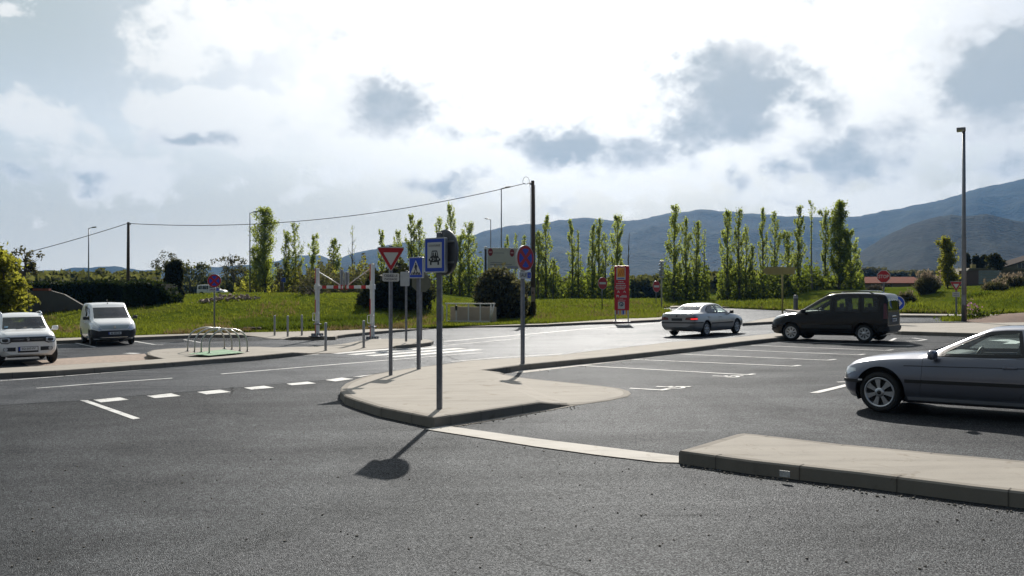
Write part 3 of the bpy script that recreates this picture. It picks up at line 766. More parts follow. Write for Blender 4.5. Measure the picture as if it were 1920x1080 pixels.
class Loft:
    """car body: stations from tail to nose; columns x zb wb wm zm wbelt zbelt wc zc ztop"""
    def __init__(s, st, step=.055, sub=5):
        st = np.array(sorted(st)); s.st = st
        xs = [st[0, 0]]
        for a, b in zip(st[:-1, 0], st[1:, 0]):
            k = max(1, int(math.ceil((b - a) / step)))
            xs += list(np.linspace(a, b, k + 1)[1:])
        s.xs = np.array(xs); s.ch = [pchip(st[:, 0], st[:, i], s.xs) for i in range(1, 10)]
        s.sub = sub
        s.rows = [s.profile(i) for i in range(len(xs))]
        s.nrm()
    def profile(s, i):
        zb, wb, wm, zm, wbt, zbt, wc, zc, zt = [c[i] for c in s.ch]
        g = max(0.0, min(1.0, (zc - zbt) / .25))
        P = [(0, zb), (wb * .5, zb), (wb - .06, zb), (wb, zb + .05), (wb + (wm - wb) * .75, zb + (zm - zb) * .45), (wm, zm), (wm - (wm - wbt) * .30, zm + (zbt - zm) * .62), (wbt, zbt),
             (wbt + (wc - wbt) * .5 + .018 * g, zbt + (zc - zbt) * .5), (wc, zc), (wc * .80, zc + (zt - zc) * .62), (wc * .42, zc + (zt - zc) * .93), (0, zt)]
        P = np.array(P); n = len(P); out = [P[0]]
        for k in range(n - 1):
            p0 = P[k - 1] if k > 0 else np.array([-P[1][0], P[1][1]]); p3 = P[k + 2] if k + 2 < n else np.array([-P[n - 2][0], P[n - 2][1]])
            p1, p2 = P[k], P[k + 1]
            for j in range(1, s.sub + 1):
                t = j / s.sub; T = .42
                m1 = (p2 - p0) * T; m2 = (p3 - p1) * T
                L = np.linalg.norm(p2 - p1)
                for mm in (m1, m2):
                    l = np.linalg.norm(mm)
                    if l > L: mm *= L / l
                out.append((2 * t ** 3 - 3 * t * t + 1) * p1 + (t ** 3 - 2 * t * t + t) * m1 + (3 * t * t - 2 * t ** 3) * p2 + (t ** 3 - t * t) * m2)
        return np.array(out)
    def nrm(s):
        A = np.array([[(s.xs[i], p[0], p[1]) for p in r] for i, r in enumerate(s.rows)]); s.A = A
        du = np.gradient(A, axis=0); dv = np.gradient(A, axis=1)
        n = np.cross(du, dv); l = np.linalg.norm(n, axis=2, keepdims=True); s.Nn = n / np.maximum(l, 1e-9)
        # profile runs bottom -> side -> top at +y: outward is +y at the side
        k = A.shape[1] // 2
        if s.Nn[A.shape[0] // 2, k, 1] < 0: s.Nn = -s.Nn
        s.Nn[:, 0] = (0, 0, -1); s.Nn[:, -1, 1] = 0
    def shell(s, off):
        """closed mesh of the body surface moved inwards by off"""
        A = s.A - s.Nn * off
        A = A.copy()
        A[:, 0, 1] = 0; A[:, -1, 1] = 0
        A[0, :, 0] = s.xs[0] + off; A[-1, :, 0] = s.xs[-1] - off
        nx, m = A.shape[:2]
        vs = []; idx = {}
        for i in range(nx):
            for j in range(m):
                idx[i, j, 1] = len(vs); vs.append(tuple(A[i, j]))
            for j in range(m):
                if j in (0, m - 1): idx[i, j, -1] = idx[i, j, 1]
                else:
                    idx[i, j, -1] = len(vs); vs.append((A[i, j, 0], -A[i, j, 1], A[i, j, 2]))
        fs = []
        for i in range(nx - 1):
            for j in range(m - 1):
                fs.append((idx[i, j, 1], idx[i + 1, j, 1], idx[i + 1, j + 1, 1], idx[i, j + 1, 1])[::-1])
                fs.append((idx[i, j, -1], idx[i, j + 1, -1], idx[i + 1, j + 1, -1], idx[i + 1, j, -1])[::-1])
        ring = lambda i: [idx[i, j, 1] for j in range(m)] + [idx[i, j, -1] for j in range(m - 2, 0, -1)]
        fs.append(tuple(ring(0))); fs.append(tuple(ring(nx - 1)[::-1]))
        return vs, fs
    def side(s, x, z):
        """half width of the body at x, z (z searched upwards from the sill)"""
        i = int(np.clip(np.searchsorted(s.xs, x), 1, len(s.xs) - 1)); t = (x - s.xs[i - 1]) / (s.xs[i] - s.xs[i - 1])
        def at(r):
            k0 = 3 * s.sub
            zz = r[k0:, 1]; yy = r[k0:, 0]
            j = int(np.searchsorted(np.maximum.accumulate(zz), z)); j = min(max(j, 1), len(zz) - 1)
            d = zz[j] - zz[j - 1]; q = 0 if abs(d) < 1e-6 else (z - zz[j - 1]) / d
            return yy[j - 1] + (yy[j] - yy[j - 1]) * min(max(q, 0), 1)
        return at(s.rows[i - 1]) * (1 - t) + at(s.rows[i]) * t
    def ends(s, which):
        return s.A[0] if which == 'tail' else s.A[-1]

def tmp_obj(vs, fs):
    me = bpy.data.meshes.new("t"); me.from_pydata(vs, [], fs); me.update()
    bm = bmesh.new(); bm.from_mesh(me); bmesh.ops.recalc_face_normals(bm, faces=bm.faces); bm.to_mesh(me); bm.free()
    o = bpy.data.objects.new("t", me); COL.objects.link(o); return o
def hollow(vo, fo, vi, fi):
    """outer skin with an inner skin facing the cavity"""
    V = np.array(vo); vol = 0.0
    for f in fo:
        for k in range(1, len(f) - 1): vol += float(np.dot(V[f[0]], np.cross(V[f[k]], V[f[k + 1]])))
    if vol < 0: fo = [f[::-1] for f in fo]; fi = [f[::-1] for f in fi]
    n = len(vo)
    me = bpy.data.meshes.new("t"); me.from_pydata(list(vo) + list(vi), [], list(fo) + [tuple(q + n for q in f[::-1]) for f in fi]); me.update()
    o = bpy.data.objects.new("t", me); COL.objects.link(o); return o
def boolean(a, b, op, solver='EXACT'):
    md = a.modifiers.new("b", 'BOOLEAN'); md.operation = op; md.solver = solver; md.object = b
    dg = bpy.context.evaluated_depsgraph_get(); dg.update()
    me = bpy.data.meshes.new_from_object(a.evaluated_get(dg)); a.modifiers.clear()
    return me
def kill(o):
    me = o.data; bpy.data.objects.remove(o); bpy.data.meshes.remove(me)
def finish(me, name, m_, parent, angle=32):
    me.materials.clear(); me.materials.append(m_)
    me.polygons.foreach_set("use_smooth", [True] * len(me.polygons)); me.polygons.foreach_set("material_index", [0] * len(me.polygons))
    me.set_sharp_from_angle(angle=R(angle)); me.name = name
    return link(name, me, parent)
def shrink(poly, d):
    n = len(poly); ar = sum(poly[i][0] * poly[(i + 1) % n][1] - poly[(i + 1) % n][0] * poly[i][1] for i in range(n)); sg = 1 if ar > 0 else -1
    out = []
    for i in range(n):
        a, b, c = Vector(poly[i - 1]), Vector(poly[i]), Vector(poly[(i + 1) % n])
        e1 = (b - a).normalized(); e2 = (c - b).normalized()
        n1 = Vector((-e1.y, e1.x)) * sg; n2 = Vector((-e2.y, e2.x)) * sg
        m_ = n1 + n2; k = m_.length
        if k < 1e-5: out.append(tuple(b + n1 * d)); continue
        m_ /= k; out.append(tuple(b + m_ * d / max(.35, m_.dot(n1))))
    return out

def wheel_mesh(R0, W_, rimr, spokes, style, sgn):
    """tyre and rim, axle along y, outer face towards sgn*y"""
    t = MB(); h = W_ / 2
    t.lathe([(rimr, -h * .82), (rimr + .02, -h * .98), (R0 - .035, -h), (R0 - .008, -h * .72), (R0, -h * .35), (R0, h * .35), (R0 - .008, h * .72), (R0 - .035, h), (rimr + .02, h * .98), (rimr, h * .82)], n=36, axis='y')
    r = MB(); o = sgn * h
    r.lathe([(rimr + .004, o * .3), (rimr + .004, o * .93), (rimr - .012, o * .96), (rimr - .03, o * .82), (rimr - .035, o * .2)], n=36, axis='y')
    d = MB(); d.lathe([(rimr - .005, o * .25), (.03, o * .2), (.001, o * .2)], n=24, axis='y', smooth=False)
    for k in range(spokes):
        a = 2 * math.pi * k / spokes + math.pi / 2
        ca, sa = math.cos(a), math.sin(a)
        w0, w1 = style
        q = [(.045, -w0), (.6 * rimr, -(w0 + w1) / 2.15), (rimr - .02, -w1), (rimr - .02, w1), (.6 * rimr, (w0 + w1) / 2.15), (.045, w0)]
        poly = [(x * ca - y * sa, x * sa + y * ca) for x, y in q]
        lo, hi = sorted((o * .55, o * .84))
        r.prism(poly, lo, hi, 'y')
    r.lathe([(.001, o * .95), (.055, o * .93), (.075, o * .86), (.08, o * .4)], n=20, axis='y')
    return t, r, d

def add_wheels(root, L, sp):
    for (ax, nm) in ((sp['xf'], 'f'), (sp['xr'], 'r')):
        for sgn in (1, -1):
            y = sgn * sp['track']
            st_ = sp.get('steer', 0) if nm == 'f' else 0
            t, r, d = wheel_mesh(sp['R'], sp['W'], sp['rim'], sp['spokes'], sp['style'], sgn)
            e = t.build("wheel", M_TYRE, root)
            e.location = (ax, y, sp['R']); e.rotation_euler = (0, sp.get('roll', .3) * (1 if nm == 'f' else 1.7), st_)
            r.build("rim", sp['rimmat'], e)
            d.build("brake_disc", M_TRIM, e)
            if sp.get('cap'):
                c = MB(); c.lathe([(.001, sgn * sp['W'] * .5), (.033, sgn * sp['W'] * .49), (.034, sgn * sp['W'] * .4)], n=16, axis='y'); c.build("hub_cap", M_BLK, e)

def drape(L, pts, w, off, mb, sgn, nz=1):
    """strip of height w on the side of the body along (x, z) points"""
    P = []
    for a, b in zip(pts[:-1], pts[1:]):
        k = max(1, int(math.hypot(b[0] - a[0], b[1] - a[1]) / .06))
        P += [(a[0] + (b[0] - a[0]) * j / k, a[1] + (b[1] - a[1]) * j / k) for j in range(k)]
    P.append(pts[-1])
    vs = []; fs = []
    for i, (x, z) in enumerate(P):
        a = P[max(i - 1, 0)]; b = P[min(i + 1, len(P) - 1)]
        d = Vector((b[0] - a[0], b[1] - a[1])).normalized(); nx_, nz_ = -d.y * w / 2, d.x * w / 2
        for (ox, oz) in ((nx_, nz_), (-nx_, -nz_)):
            y = L.side(x + ox, z + oz)
            vs.append((x + ox, sgn * (y + off), z + oz)); vs.append((x + ox, sgn * (y - .012), z + oz))
    for i in range(len(P) - 1):
        o = 4 * i
        q = [(o, o + 2, o + 6, o + 4), (o + 1, o + 5, o + 7, o + 3), (o, o + 4, o + 5, o + 1), (o + 2, o + 3, o + 7, o + 6)]
        fs += q if sgn > 0 else [f[::-1] for f in q]
    n = len(vs); fs += [(0, 1, 3, 2), (n - 4, n - 2, n - 1, n - 3)]
    mb.add(vs, fs)

def vehicle(sp, label, cat, at_front_axle, heading, z0=None):
    root = bpy.data.objects.new(sp['name'], None); COL.objects.link(root)
    tag(root, label, cat)
    zz = base(at_front_axle[0]) if z0 is None else z0
    nrm = Vector((-SLOPE, 0, 1)).normalized() if z0 is None else Vector((0, 0, 1))
    f = Vector((math.cos(heading), math.sin(heading), 0)); f = (f - nrm * f.dot(nrm)).normalized(); l = nrm.cross(f)
    Mx = Matrix((f, l, nrm)).transposed().to_4x4(); Mx.translation = Vector((at_front_axle[0], at_front_axle[1], zz + .008))
    root.matrix_world = Mx
    L = Loft(sp['st']); T = .030
    vo, fo = L.shell(0.0); vi, fi = L.shell(T)
    n = len(vo)
    body = hollow(vo, fo, vi, fi)
    me_b = body.data
    # outer and inner walls face apart
    bm = bmesh.new(); bm.from_mesh(me_b)
    bm.free()
    g1, gf = L.shell(.006); g2, gf2 = L.shell(.012)
    pane = hollow(g1, gf, g2, gf2)
    def prism_obj(items):
        mb = MB()
        for it in items:
            ax, poly, lo, hi = it
            mb.prism(poly, lo, hi, ax)
        return tmp_obj(mb.v, mb.f)
    wins = []            # (part name, axis, poly, lo, hi, material)
    for w_ in sp['side_windows']:
        for sgn in (1, -1): wins.append(("side_window", 'y', w_[0], *(sorted((sgn * .45, sgn * 1.3))), w_[1]))
    for w_ in sp['end_windows']:
        wins.append((w_[0], 'x', w_[1], w_[2], w_[3], w_[4]))
    cut_s = [(a, p, lo, hi) for _, a, p, lo, hi, _ in wins if a == 'y']; cut_e = [(a, p, lo, hi) for _, a, p, lo, hi, _ in wins if a == 'x']
    cut = []
    ar = sp['R'] + sp.get('gap', .055)
    for ax in (sp['xf'], sp['xr']):
        zc = sp['R'] + sp.get('archlift', .03)
        poly = [(ax + ar * math.cos(t), zc + ar * math.sin(t)) for t in np.linspace(0, 2 * math.pi, 33)[:-1]]
        for sgn in (1, -1): cut.append(('y', poly, *sorted((sgn * (sp['track'] - sp['W'] * .75), sgn * 1.3))))
    doors = []
    for dn, poly in sp['doors']:
        for sgn in (1, -1): doors.append((dn, poly, *sorted((sgn * .45, sgn * 1.3))))
    # cutting one after another keeps the cutters apart
    body2 = body
    for grp in (cut_s, cut_e, cut):
        cw = prism_obj(grp); me = boolean(body2, cw, 'DIFFERENCE'); kill(cw); kill(body2)
        body2 = bpy.data.objects.new("t", me); COL.objects.link(body2)
    for (pn, a, p, lo, hi, m_) in wins:
        c = prism_obj([(a, shrink(p, .001), lo, hi)])
        g = boolean(pane, c, 'INTERSECT'); finish(g, pn, m_, root, 60); kill(c)
        if len(g.polygons) < 4: print('EMPTY WINDOW', pn, root.name)
    if doors:
        dc = prism_obj([('y', p, lo, hi) for _, p, lo, hi in doors])
        me2 = boolean(body2, dc, 'DIFFERENCE'); 
        for (dn, p, lo, hi) in doors:
            c = prism_obj([('y', shrink(p, .0045), lo, hi)])
            g = boolean(body2, c, 'INTERSECT'); do = finish(g, dn, sp['paint'], root); kill(c)
            if dn in sp.get('handles', {}):
                hx, hz = sp['handles'][dn]; sgn = 1 if lo > 0 else -1
                mb = MB(); y = sgn * (L.side(hx, hz) + .018)
                mb.rbox((hx, y, hz), (.20, .035, .032), .012); mb.rbox((hx + .07, y - sgn * .012, hz), (.05, .05, .05), .015); mb.build("handle", sp.get('handlemat', sp['paint']), do)
        body3 = me2
    else: body3 = me.copy()
    finish(body3, "body", sp['paint'], root)
    kill(pane); kill(body2)
    if doors: kill(dc)
    for sgn in (1, -1):
        for w_ in sp['side_windows']:
            mb = MB(); drape(L, w_[0] + [w_[0][0]], sp.get('framew', .035), .004, mb, sgn); mb.build("window_frame", M_TRIM, root)
    # floor pan, arch liners
    mb = MB()
    x0, x1 = L.xs[0] + .35, L.xs[-1] - .3
    mb.box(((sp['xf'] + sp['xr']) / 2, 0, sp['st'][len(sp['st']) // 2][1] + .05), (abs(sp['xf'] - sp['xr']) - 2 * ar - .02, sp['track'] * 1.86, .12))
    mb.box(((sp['xf'] + sp['xr']) / 2, 0, .30), (x1 - x0, (sp['track'] - sp['W']) * 1.9, .16))
    for ax in (sp['xf'], sp['xr']):
        for sgn in (1, -1):
            zc = sp['R'] + sp.get('archlift', .03); pts = []
            vs = []; fs = []; ths = np.linspace(R(-25), R(205), 15)
            for t in ths:
                for yy in (sp['track'] - sp['W'] * .8, sp['track'] + sp['W'] * .36):
                    vs.append((ax + (ar + .004) * math.cos(t), sgn * yy, zc + (ar + .004) * math.sin(t)))
            for i in range(14): fs.append((2 * i, 2 * i + 1, 2 * i + 3, 2 * i + 2))
            o = len(vs)
            for t in ths: vs.append((ax + (ar + .004) * math.cos(t), sgn * (sp['track'] - sp['W'] * .8), zc + (ar + .004) * math.sin(t)))
            fs.append(tuple(range(o, o + 15))); mb.add(vs, fs)
    mb.build("underbody", M_TRIM, root)
    add_wheels(root, L, sp)
    # seats, dashboard, steering wheel
    for (sx, sy, wdt, nm) in sp['seats']:
        mb = MB(); zf = sp['floor']
        mb.rbox((sx + .05, sy, zf + .22), (.52, wdt, .18), .06)
        mb.rbox((sx - .24, sy, zf + .55), (.16, wdt, .62), .06, M=Matrix.Rotation(R(-12), 3, 'Y'))
        for hy in ([0] if wdt < .7 else [-wdt * .3, wdt * .3]): mb.rbox((sx - .34, sy + hy, zf + .90), (.10, .26, .17), .045)
        mb.build(nm, M_SEAT, root)
    mb = MB(); dxx, dzz = sp['dash']
    mb.rbox((dxx, 0, dzz), (.42, sp['track'] * 1.62, .22), .08); mb.build("dashboard", M_TRIM, root)
    mb = MB(); c = Vector((dxx - .36, .36, dzz + .04)); rr = .185
    tilt = Matrix.Rotation(R(-24), 3, 'Y')
    pts = [c + tilt @ Vector((0, rr * math.cos(t), rr * math.sin(t))) for t in np.linspace(0, 2 * math.pi, 25)]
    mb.tube(pts, .016, 6, cap=False); mb.tube([c + tilt @ Vector((0, -rr, 0)), c + tilt @ Vector((0, rr, 0))], .016, 6); mb.tube([c, c + Vector((.3, 0, -.12))], .03, 6)
    mb.build("steering_wheel", M_TRIM, root)
    # door mirrors
    mx, my, mz, mw = sp['mirror']
    for sgn in (1, -1):
        mb = MB()
        y0 = L.side(mx, min(mz - .04, sp['mirz']))
        mb.rbox((mx + .02, sgn * (y0 + mw * .62), mz), (.11, mw, .145), .045, rz=sgn * R(-14)); mb.tube([(mx, sgn * (y0 - .03), mz - .07), (mx + .01, sgn * (y0 + mw * .3), mz - .03)], .025, 6)
        mb.build("mirror", sp.get('mirmat', M_TRIM), root, sharp=75)
    return root, L

def nose_patch(L, poly, proud, end, name, m_, root, thick=.05, depth=.45, mb_only=False):
    """lamp, grille or bumper piece that follows the nose or tail: the body skin grown by `proud` inside an outline in (y, z)"""
    g = None
    for th, jit, sol in ((thick, 0, 'EXACT'), (.021, .0013, 'EXACT'), (.011, -.0017, 'EXACT'), (.02, .0007, 'FAST')):
        vo, fo = L.shell(-proud); vi, fi = L.shell(th); n = len(vo)
        sk = hollow(vo, fo, vi, fi)
        mb = MB()
        xs = (L.xs[-1] - depth + jit, L.xs[-1] + .2) if end == 'nose' else (L.xs[0] - .2, L.xs[0] + depth + jit)
        for p in (poly if isinstance(poly[0][0], (tuple, list)) else [poly]): mb.prism([(y_ + jit, z_ + jit) for y_, z_ in p], xs[0], xs[1], 'x')
        c = tmp_obj(mb.v, mb.f)
        g = boolean(sk, c, 'INTERSECT', sol); kill(sk); kill(c)
        if len(g.polygons) >= 4: break
    if len(g.polygons) < 4: print("EMPTY PATCH", name, root.name)
    return finish(g, name, m_, root)
def mir(poly): return [(-a, b) for a, b in poly]

def text_mesh(body, height, bold=0.0):
    cu = bpy.data.curves.new("t", 'FONT'); cu.body = body; cu.size = 1; cu.align_x = 'CENTER'; cu.resolution_u = 2; cu.offset = bold
    o = bpy.data.objects.new("t", cu); COL.objects.link(o)
    dg = bpy.context.evaluated_depsgraph_get(); dg.update()
    me = bpy.data.meshes.new_from_object(o.evaluated_get(dg)); bpy.data.objects.remove(o)
    vs = [tuple(v.co) for v in me.vertices]; fs = [tuple(p.vertices) for p in me.polygons]
    bpy.data.meshes.remove(me)
    ys = [v[1] for v in vs]; xs = [v[0] for v in vs]
    k = height / max(1e-6, (max(ys) - min(ys))); cx_, cy_ = (max(xs) + min(xs)) / 2, (max(ys) + min(ys)) / 2
    return [((x - cx_) * k, (y - cy_) * k) for x, y, z in vs], fs
def lettering(body, height, width, center, y, m_, parent, name="lettering", mirror=1):
    """flat letters in the x-z plane facing -y (mirror=-1 turns them to face +x in the y-z plane)"""
    vs, fs = text_mesh(body, height, .012)
    wv = max(v[0] for v in vs) - min(v[0] for v in vs); sx = min(1.0, width / wv) if width else 1
    mb = MB()
    if mirror == 1: mb.add([(v[0] * sx + center[0], y, v[1] + center[1]) for v in vs], fs)
    else: mb.add([(y, v[0] * sx + center[0], v[1] + center[1]) for v in vs], fs)
    return mb.build(name, m_, parent)

def number_plate(root, x, z, w_, h, text=None, tail=False, tilt=0):
    sg = -1 if tail else 1
    mb = MB(); mb.rbox((x, 0, z), (.018, w_, h), .004); o = mb.build("number_plate", M_PLATE, root)
    mb = MB(); mb.box((x + sg * .0105, -sg * (w_ / 2 - .022), z), (.003, .044, h * .98)); mb.build("blue_band", M_PLATEB, o)
    if text: lettering(text, h * .62, w_ * .78, (.015, z), x + sg * .0125, M_BLACK, o, "lettering", -1)
    else:
        mb = MB()
        for c in (-.14, -.09, .0 - .02, .03, .08, .15, .19): mb.box((x + sg * .0105, c * w_ / .5, z), (.003, .032, h * .55))
        mb.build("lettering", M_BLACK, o)

# ---- silver-blue hatchback cut by the right edge of the picture
bm_paint = paint_mat("steel_blue_paint", (.175, .182, .22), .60, .28)
bst = [(-3.50, .36, .50, .60, .55, .56, .84, .45, .885, .90), (-3.44, .27, .66, .76, .56, .70, .90, .52, .955, .985), (-3.30, .22, .72, .83, .56, .76, .93, .575, 1.03, 1.07), (-3.0, .2, .75, .86, .56, .80, .945, .575, 1.20, 1.265), (-2.6, .19, .76, .872, .56, .815, .945, .57, 1.30, 1.36), (-2.0, .19, .765, .875, .56, .82, .935, .575, 1.345, 1.405),
       (-1.62, .19, .765, .875, .56, .82, .925, .57, 1.325, 1.39), (-1.42, .19, .765, .875, .56, .82, .92, .57, 1.265, 1.325), (-1.0, .19, .765, .875, .56, .82, .905, .60, 1.085, 1.135), (-.72, .19, .765, .873, .56, .815, .89, .63, .965, 1.005), (-.60, .19, .765, .872, .56, .81, .88, .65, .93, .962), (-.35, .19, .765, .872, .56, .805, .87, .655, .915, .945), (.0, .19, .76, .868, .56, .795, .845, .64, .885, .912),
       (.30, .20, .74, .85, .54, .775, .80, .61, .845, .872), (.48, .215, .68, .805, .50, .725, .745, .56, .795, .82), (.58, .235, .59, .73, .48, .65, .695, .49, .745, .765), (.635, .27, .48, .63, .46, .55, .645, .42, .685, .70)]
sp = dict(name="parked_hatchback", st=bst, paint=bm_paint, R=.328, W=.21, rim=.24, spokes=7, style=(.020, .050), rimmat=M_RIM, cap=True, xf=0.0, xr=-2.725, track=.755, floor=.30, steer=R(-2), roll=.12, gap=.062, framew=.05,
          side_windows=[([(-.88, .955), (-1.02, 1.05), (-1.22, 1.165), (-1.42, 1.255), (-1.60, 1.30), (-1.80, 1.322), (-2.00, 1.325), (-2.07, .975)], M_GLASS), ([(-2.16, .985), (-2.10, 1.322), (-2.35, 1.31), (-2.62, 1.27), (-2.85, 1.17), (-2.98, 1.06), (-2.98, 1.00)], M_GLASSD)],
          end_windows=[("windscreen", [(-.60, 1.0), (.60, 1.0), (.52, 1.29), (.30, 1.31), (-.30, 1.31), (-.52, 1.29)], -1.45, -.6, M_GLASS), ("rear_window", [(-.5, 1.0), (.5, 1.0), (.48, 1.25), (-.48, 1.25)], -3.6, -2.9, M_GLASSD)],
          doors=[("door", [(-.60, .30), (-.64, .52), (-.66, .80), (-.66, .905), (-2.12, .935), (-2.14, .66), (-2.08, .45), (-1.98, .30)])], handles={"door": (-1.90, .80)},
          seats=[(-1.75, .37, .5, "seat"), (-1.75, -.37, .5, "seat"), (-2.65, 0, 1.1, "rear_seat")], dash=(-.98, .86), mirror=(-.86, .9, .965, .17), mirz=.90, mirmat=bm_paint)
BM_H = R(139.5)
bm, L = vehicle(sp, "silver-blue three-door hatchback with alloy wheels, cut off by the right edge", "car", (6.50, 15.32), BM_H)
mb = MB()
for s_ in (1, -1): drape(L, [(-.40, .535), (-2.2, .545)], .052, .012, mb, s_)
mb.build("rub_strip", M_TRIM, bm)
mb = MB()
for s_ in (1, -1): drape(L, [(-.38, .775), (-2.2, .80)], .012, .003, mb, s_)
mb.build("crease_line", M_TRIM, bm)
mb = MB()
for s_ in (1, -1): drape(L, [(-.42, .255), (-2.3, .255)], .05, .022, mb, s_)
mb.build("sill", mat("sill_painted_reflection", (.42, .43, .47), .35, .3, .05, 6), bm)  # pale colour stands in for the ground reflected in the sill
mb = MB()
for s_ in (1, -1): drape(L, [(-.86, .945), (-2.1, .965)], .014, .008, mb, s_)
mb.build("window_trim", M_TRIM, bm)
hl = [(.34, .60), (.58, .585), (.78, .60), (.82, .655), (.80, .705), (.50, .715), (.34, .685)]
nose_patch(L, hl, .006, 'nose', "headlight", M_HEADL, bm, depth=.26); nose_patch(L, mir(hl), .006, 'nose', "headlight", M_HEADL, bm, depth=.26)
nose_patch(L, [(-.25, .52), (.25, .52), (.25, .62), (-.25, .62)], .004, 'nose', "grille", M_TRIM, bm)
nose_patch(L, [(-.86, .475), (.86, .475), (.86, .525), (-.86, .525)], .016, 'nose', "bumper_strip", M_TRIM, bm, depth=.33)
nose_patch(L, [(-.45, .28), (.45, .28), (.5, .40), (-.5, .40)], .004, 'nose', "air_intake", M_TRIM, bm)
mb = MB(); mb.rbox((.30, .865, .52), (.07, .02, .03), .008); mb.build("side_indicator", M_HEADL, bm)
for s_ in (.28, -.25):
    mb = MB(); mb.tube([(-.66, s_ + .22, .985), (-.72, s_, 1.01), (-.80, s_ - .35, 1.045)], .012, 5); mb.build("wiper", M_TRIM, bm)
tl = [(.48, .70), (.74, .70), (.70, .88), (.5, .88)]
nose_patch(L, tl, .006, 'tail', "tail_light", M_TAILL, bm); nose_patch(L, mir(tl), .006, 'tail', "tail_light", M_TAILL, bm)

# ---- dark people carrier parked against the long footpath
be_paint = paint_mat("dark_brown_paint", (.012, .0095, .0085), .0, .22, .2, .3)
vst = [(-3.52, .42, .62, .70, .60, .68, .98, .60, 1.45, 1.50), (-3.47, .34, .72, .80, .62, .77, 1.02, .67, 1.62, 1.68), (-3.36, .28, .80, .87, .65, .83, 1.05, .70, 1.70, 1.75), (-3.0, .25, .82, .90, .68, .865, 1.07, .715, 1.735, 1.785), (-2.2, .24, .83, .905, .68, .87, 1.075, .72, 1.755, 1.805), (-1.72, .24, .83, .905, .68, .87, 1.065, .715, 1.745, 1.795),
       (-1.38, .24, .83, .905, .68, .87, 1.06, .70, 1.685, 1.73), (-1.08, .24, .83, .905, .68, .868, 1.05, .68, 1.555, 1.595), (-.60, .24, .83, .90, .68, .86, 1.03, .69, 1.285, 1.325), (-.28, .24, .82, .895, .66, .845, 1.01, .70, 1.125, 1.16), (-.10, .245, .81, .892, .65, .835, .995, .69, 1.06, 1.09), (.25, .25, .80, .88, .63, .81, .965, .68, 1.015, 1.04), (.52, .26, .75, .845, .58, .755, .91, .63, .965, .99), (.70, .275, .68, .775, .54, .675, .835, .55, .89, .91), (.80, .30, .58, .69, .50, .595, .75, .48, .80, .82), (.85, .33, .50, .62, .48, .54, .69, .43, .73, .745)]
spv = dict(name="people_carrier", st=vst, paint=be_paint, R=.32, W=.205, rim=.215, spokes=8, style=(.014, .046), rimmat=M_RIM, xf=0.0, xr=-2.728, track=.765, floor=.42, gap=.055, archlift=.035,
           framew=.07, side_windows=[([(-.42, 1.08), (-.60, 1.19), (-.88, 1.345), (-1.12, 1.475), (-1.36, 1.575), (-1.52, 1.60), (-1.53, 1.12)], M_GLASS), ([(-1.72, 1.13), (-1.72, 1.60), (-1.78, 1.625), (-2.56, 1.635), (-2.56, 1.13)], M_GLASSD), ([(-2.70, 1.13), (-2.70, 1.635), (-3.12, 1.62), (-3.22, 1.52), (-3.25, 1.18), (-3.20, 1.14)], M_GLASSD)],
           end_windows=[("windscreen", [(-.64, 1.16), (.64, 1.16), (.62, 1.58), (-.62, 1.58)], -1.25, .1, M_GLASS), ("rear_window", [(-.62, 1.14), (.62, 1.14), (.58, 1.58), (-.58, 1.58)], -3.7, -3.38, M_GLASS)],
           doors=[("door", [(-.46, .34), (-.48, .70), (-.40, 1.03), (-1.60, 1.065), (-1.62, .34)]), ("sliding_door", [(-1.66, .34), (-1.66, 1.07), (-2.60, 1.08), (-2.62, .80), (-2.42, .68), (-2.34, .34)])], handles={"door": (-1.46, .95), "sliding_door": (-1.80, .95)},
           seats=[(-1.45, .40, .5, "seat"), (-1.45, -.40, .5, "seat"), (-2.45, 0, 1.25, "rear_seat")], dash=(-.55, 1.02), mirror=(-.56, .9, 1.13, .20), mirz=1.03)
be, L = vehicle(spv, "dark brown people carrier with roof bars, parked nose to the long footpath", "car", (11.14, 35.1), R(140.5))
mb = MB()
for s_ in (1, -1): drape(L, [(-.42, .56), (-2.30, .57)], .13, .012, mb, s_)
mb.build("rub_strip", M_TRIM, be)
for s_ in (1, -1):
    mb = MB(); mb.tube([(-1.30, s_ * .66, 1.71), (-1.45, s_ * .66, 1.80), (-1.7, s_ * .665, 1.835), (-2.4, s_ * .67, 1.85), (-2.85, s_ * .67, 1.835), (-3.05, s_ * .665, 1.74)], .02, 6); mb.build("roof_rail", M_CHROME if s_ < 0 else M_TRIM, be)
hl = [(.40, .72), (.62, .73), (.80, .86), (.86, 1.0), (.76, 1.0), (.56, .90), (.40, .80)]
nose_patch(L, hl, .008, 'nose', "headlight", M_HEADL, be, depth=.62); nose_patch(L, mir(hl), .008, 'nose', "headlight", M_HEADL, be, depth=.62)
nose_patch(L, [(-.7, .30), (.7, .30), (.7, .46), (-.7, .46)], .012, 'nose', "bumper_intake", M_TRIM, be)
nose_patch(L, [(-.34, .60), (.34, .60), (.34, .70), (-.34, .70)], .006, 'nose', "grille", M_TRIM, be)
nose_patch(L, [(-.95, .52), (.95, .52), (.95, .56), (-.95, .56)], .018, 'nose', "bumper_strip", M_TRIM, be, depth=.3)
nose_patch(L, [(-.62, .62), (.62, .62), (.64, 1.08), (-.64, 1.08)], .003, 'tail', "tailgate_panel", M_TRIM, be, depth=.2)
nose_patch(L, [(-.95, .40), (.95, .40), (.95, .58), (-.95, .58)], .045, 'tail', "rear_bumper", M_TRIM, be, depth=.3)
tl = [(.70, .86), (.95, .86), (.95, 1.40), (.72, 1.40)]
nose_patch(L, tl, .008, 'tail', "tail_light", M_TAILL, be, depth=.11); nose_patch(L, mir(tl), .008, 'tail', "tail_light", M_TAILL, be, depth=.11)
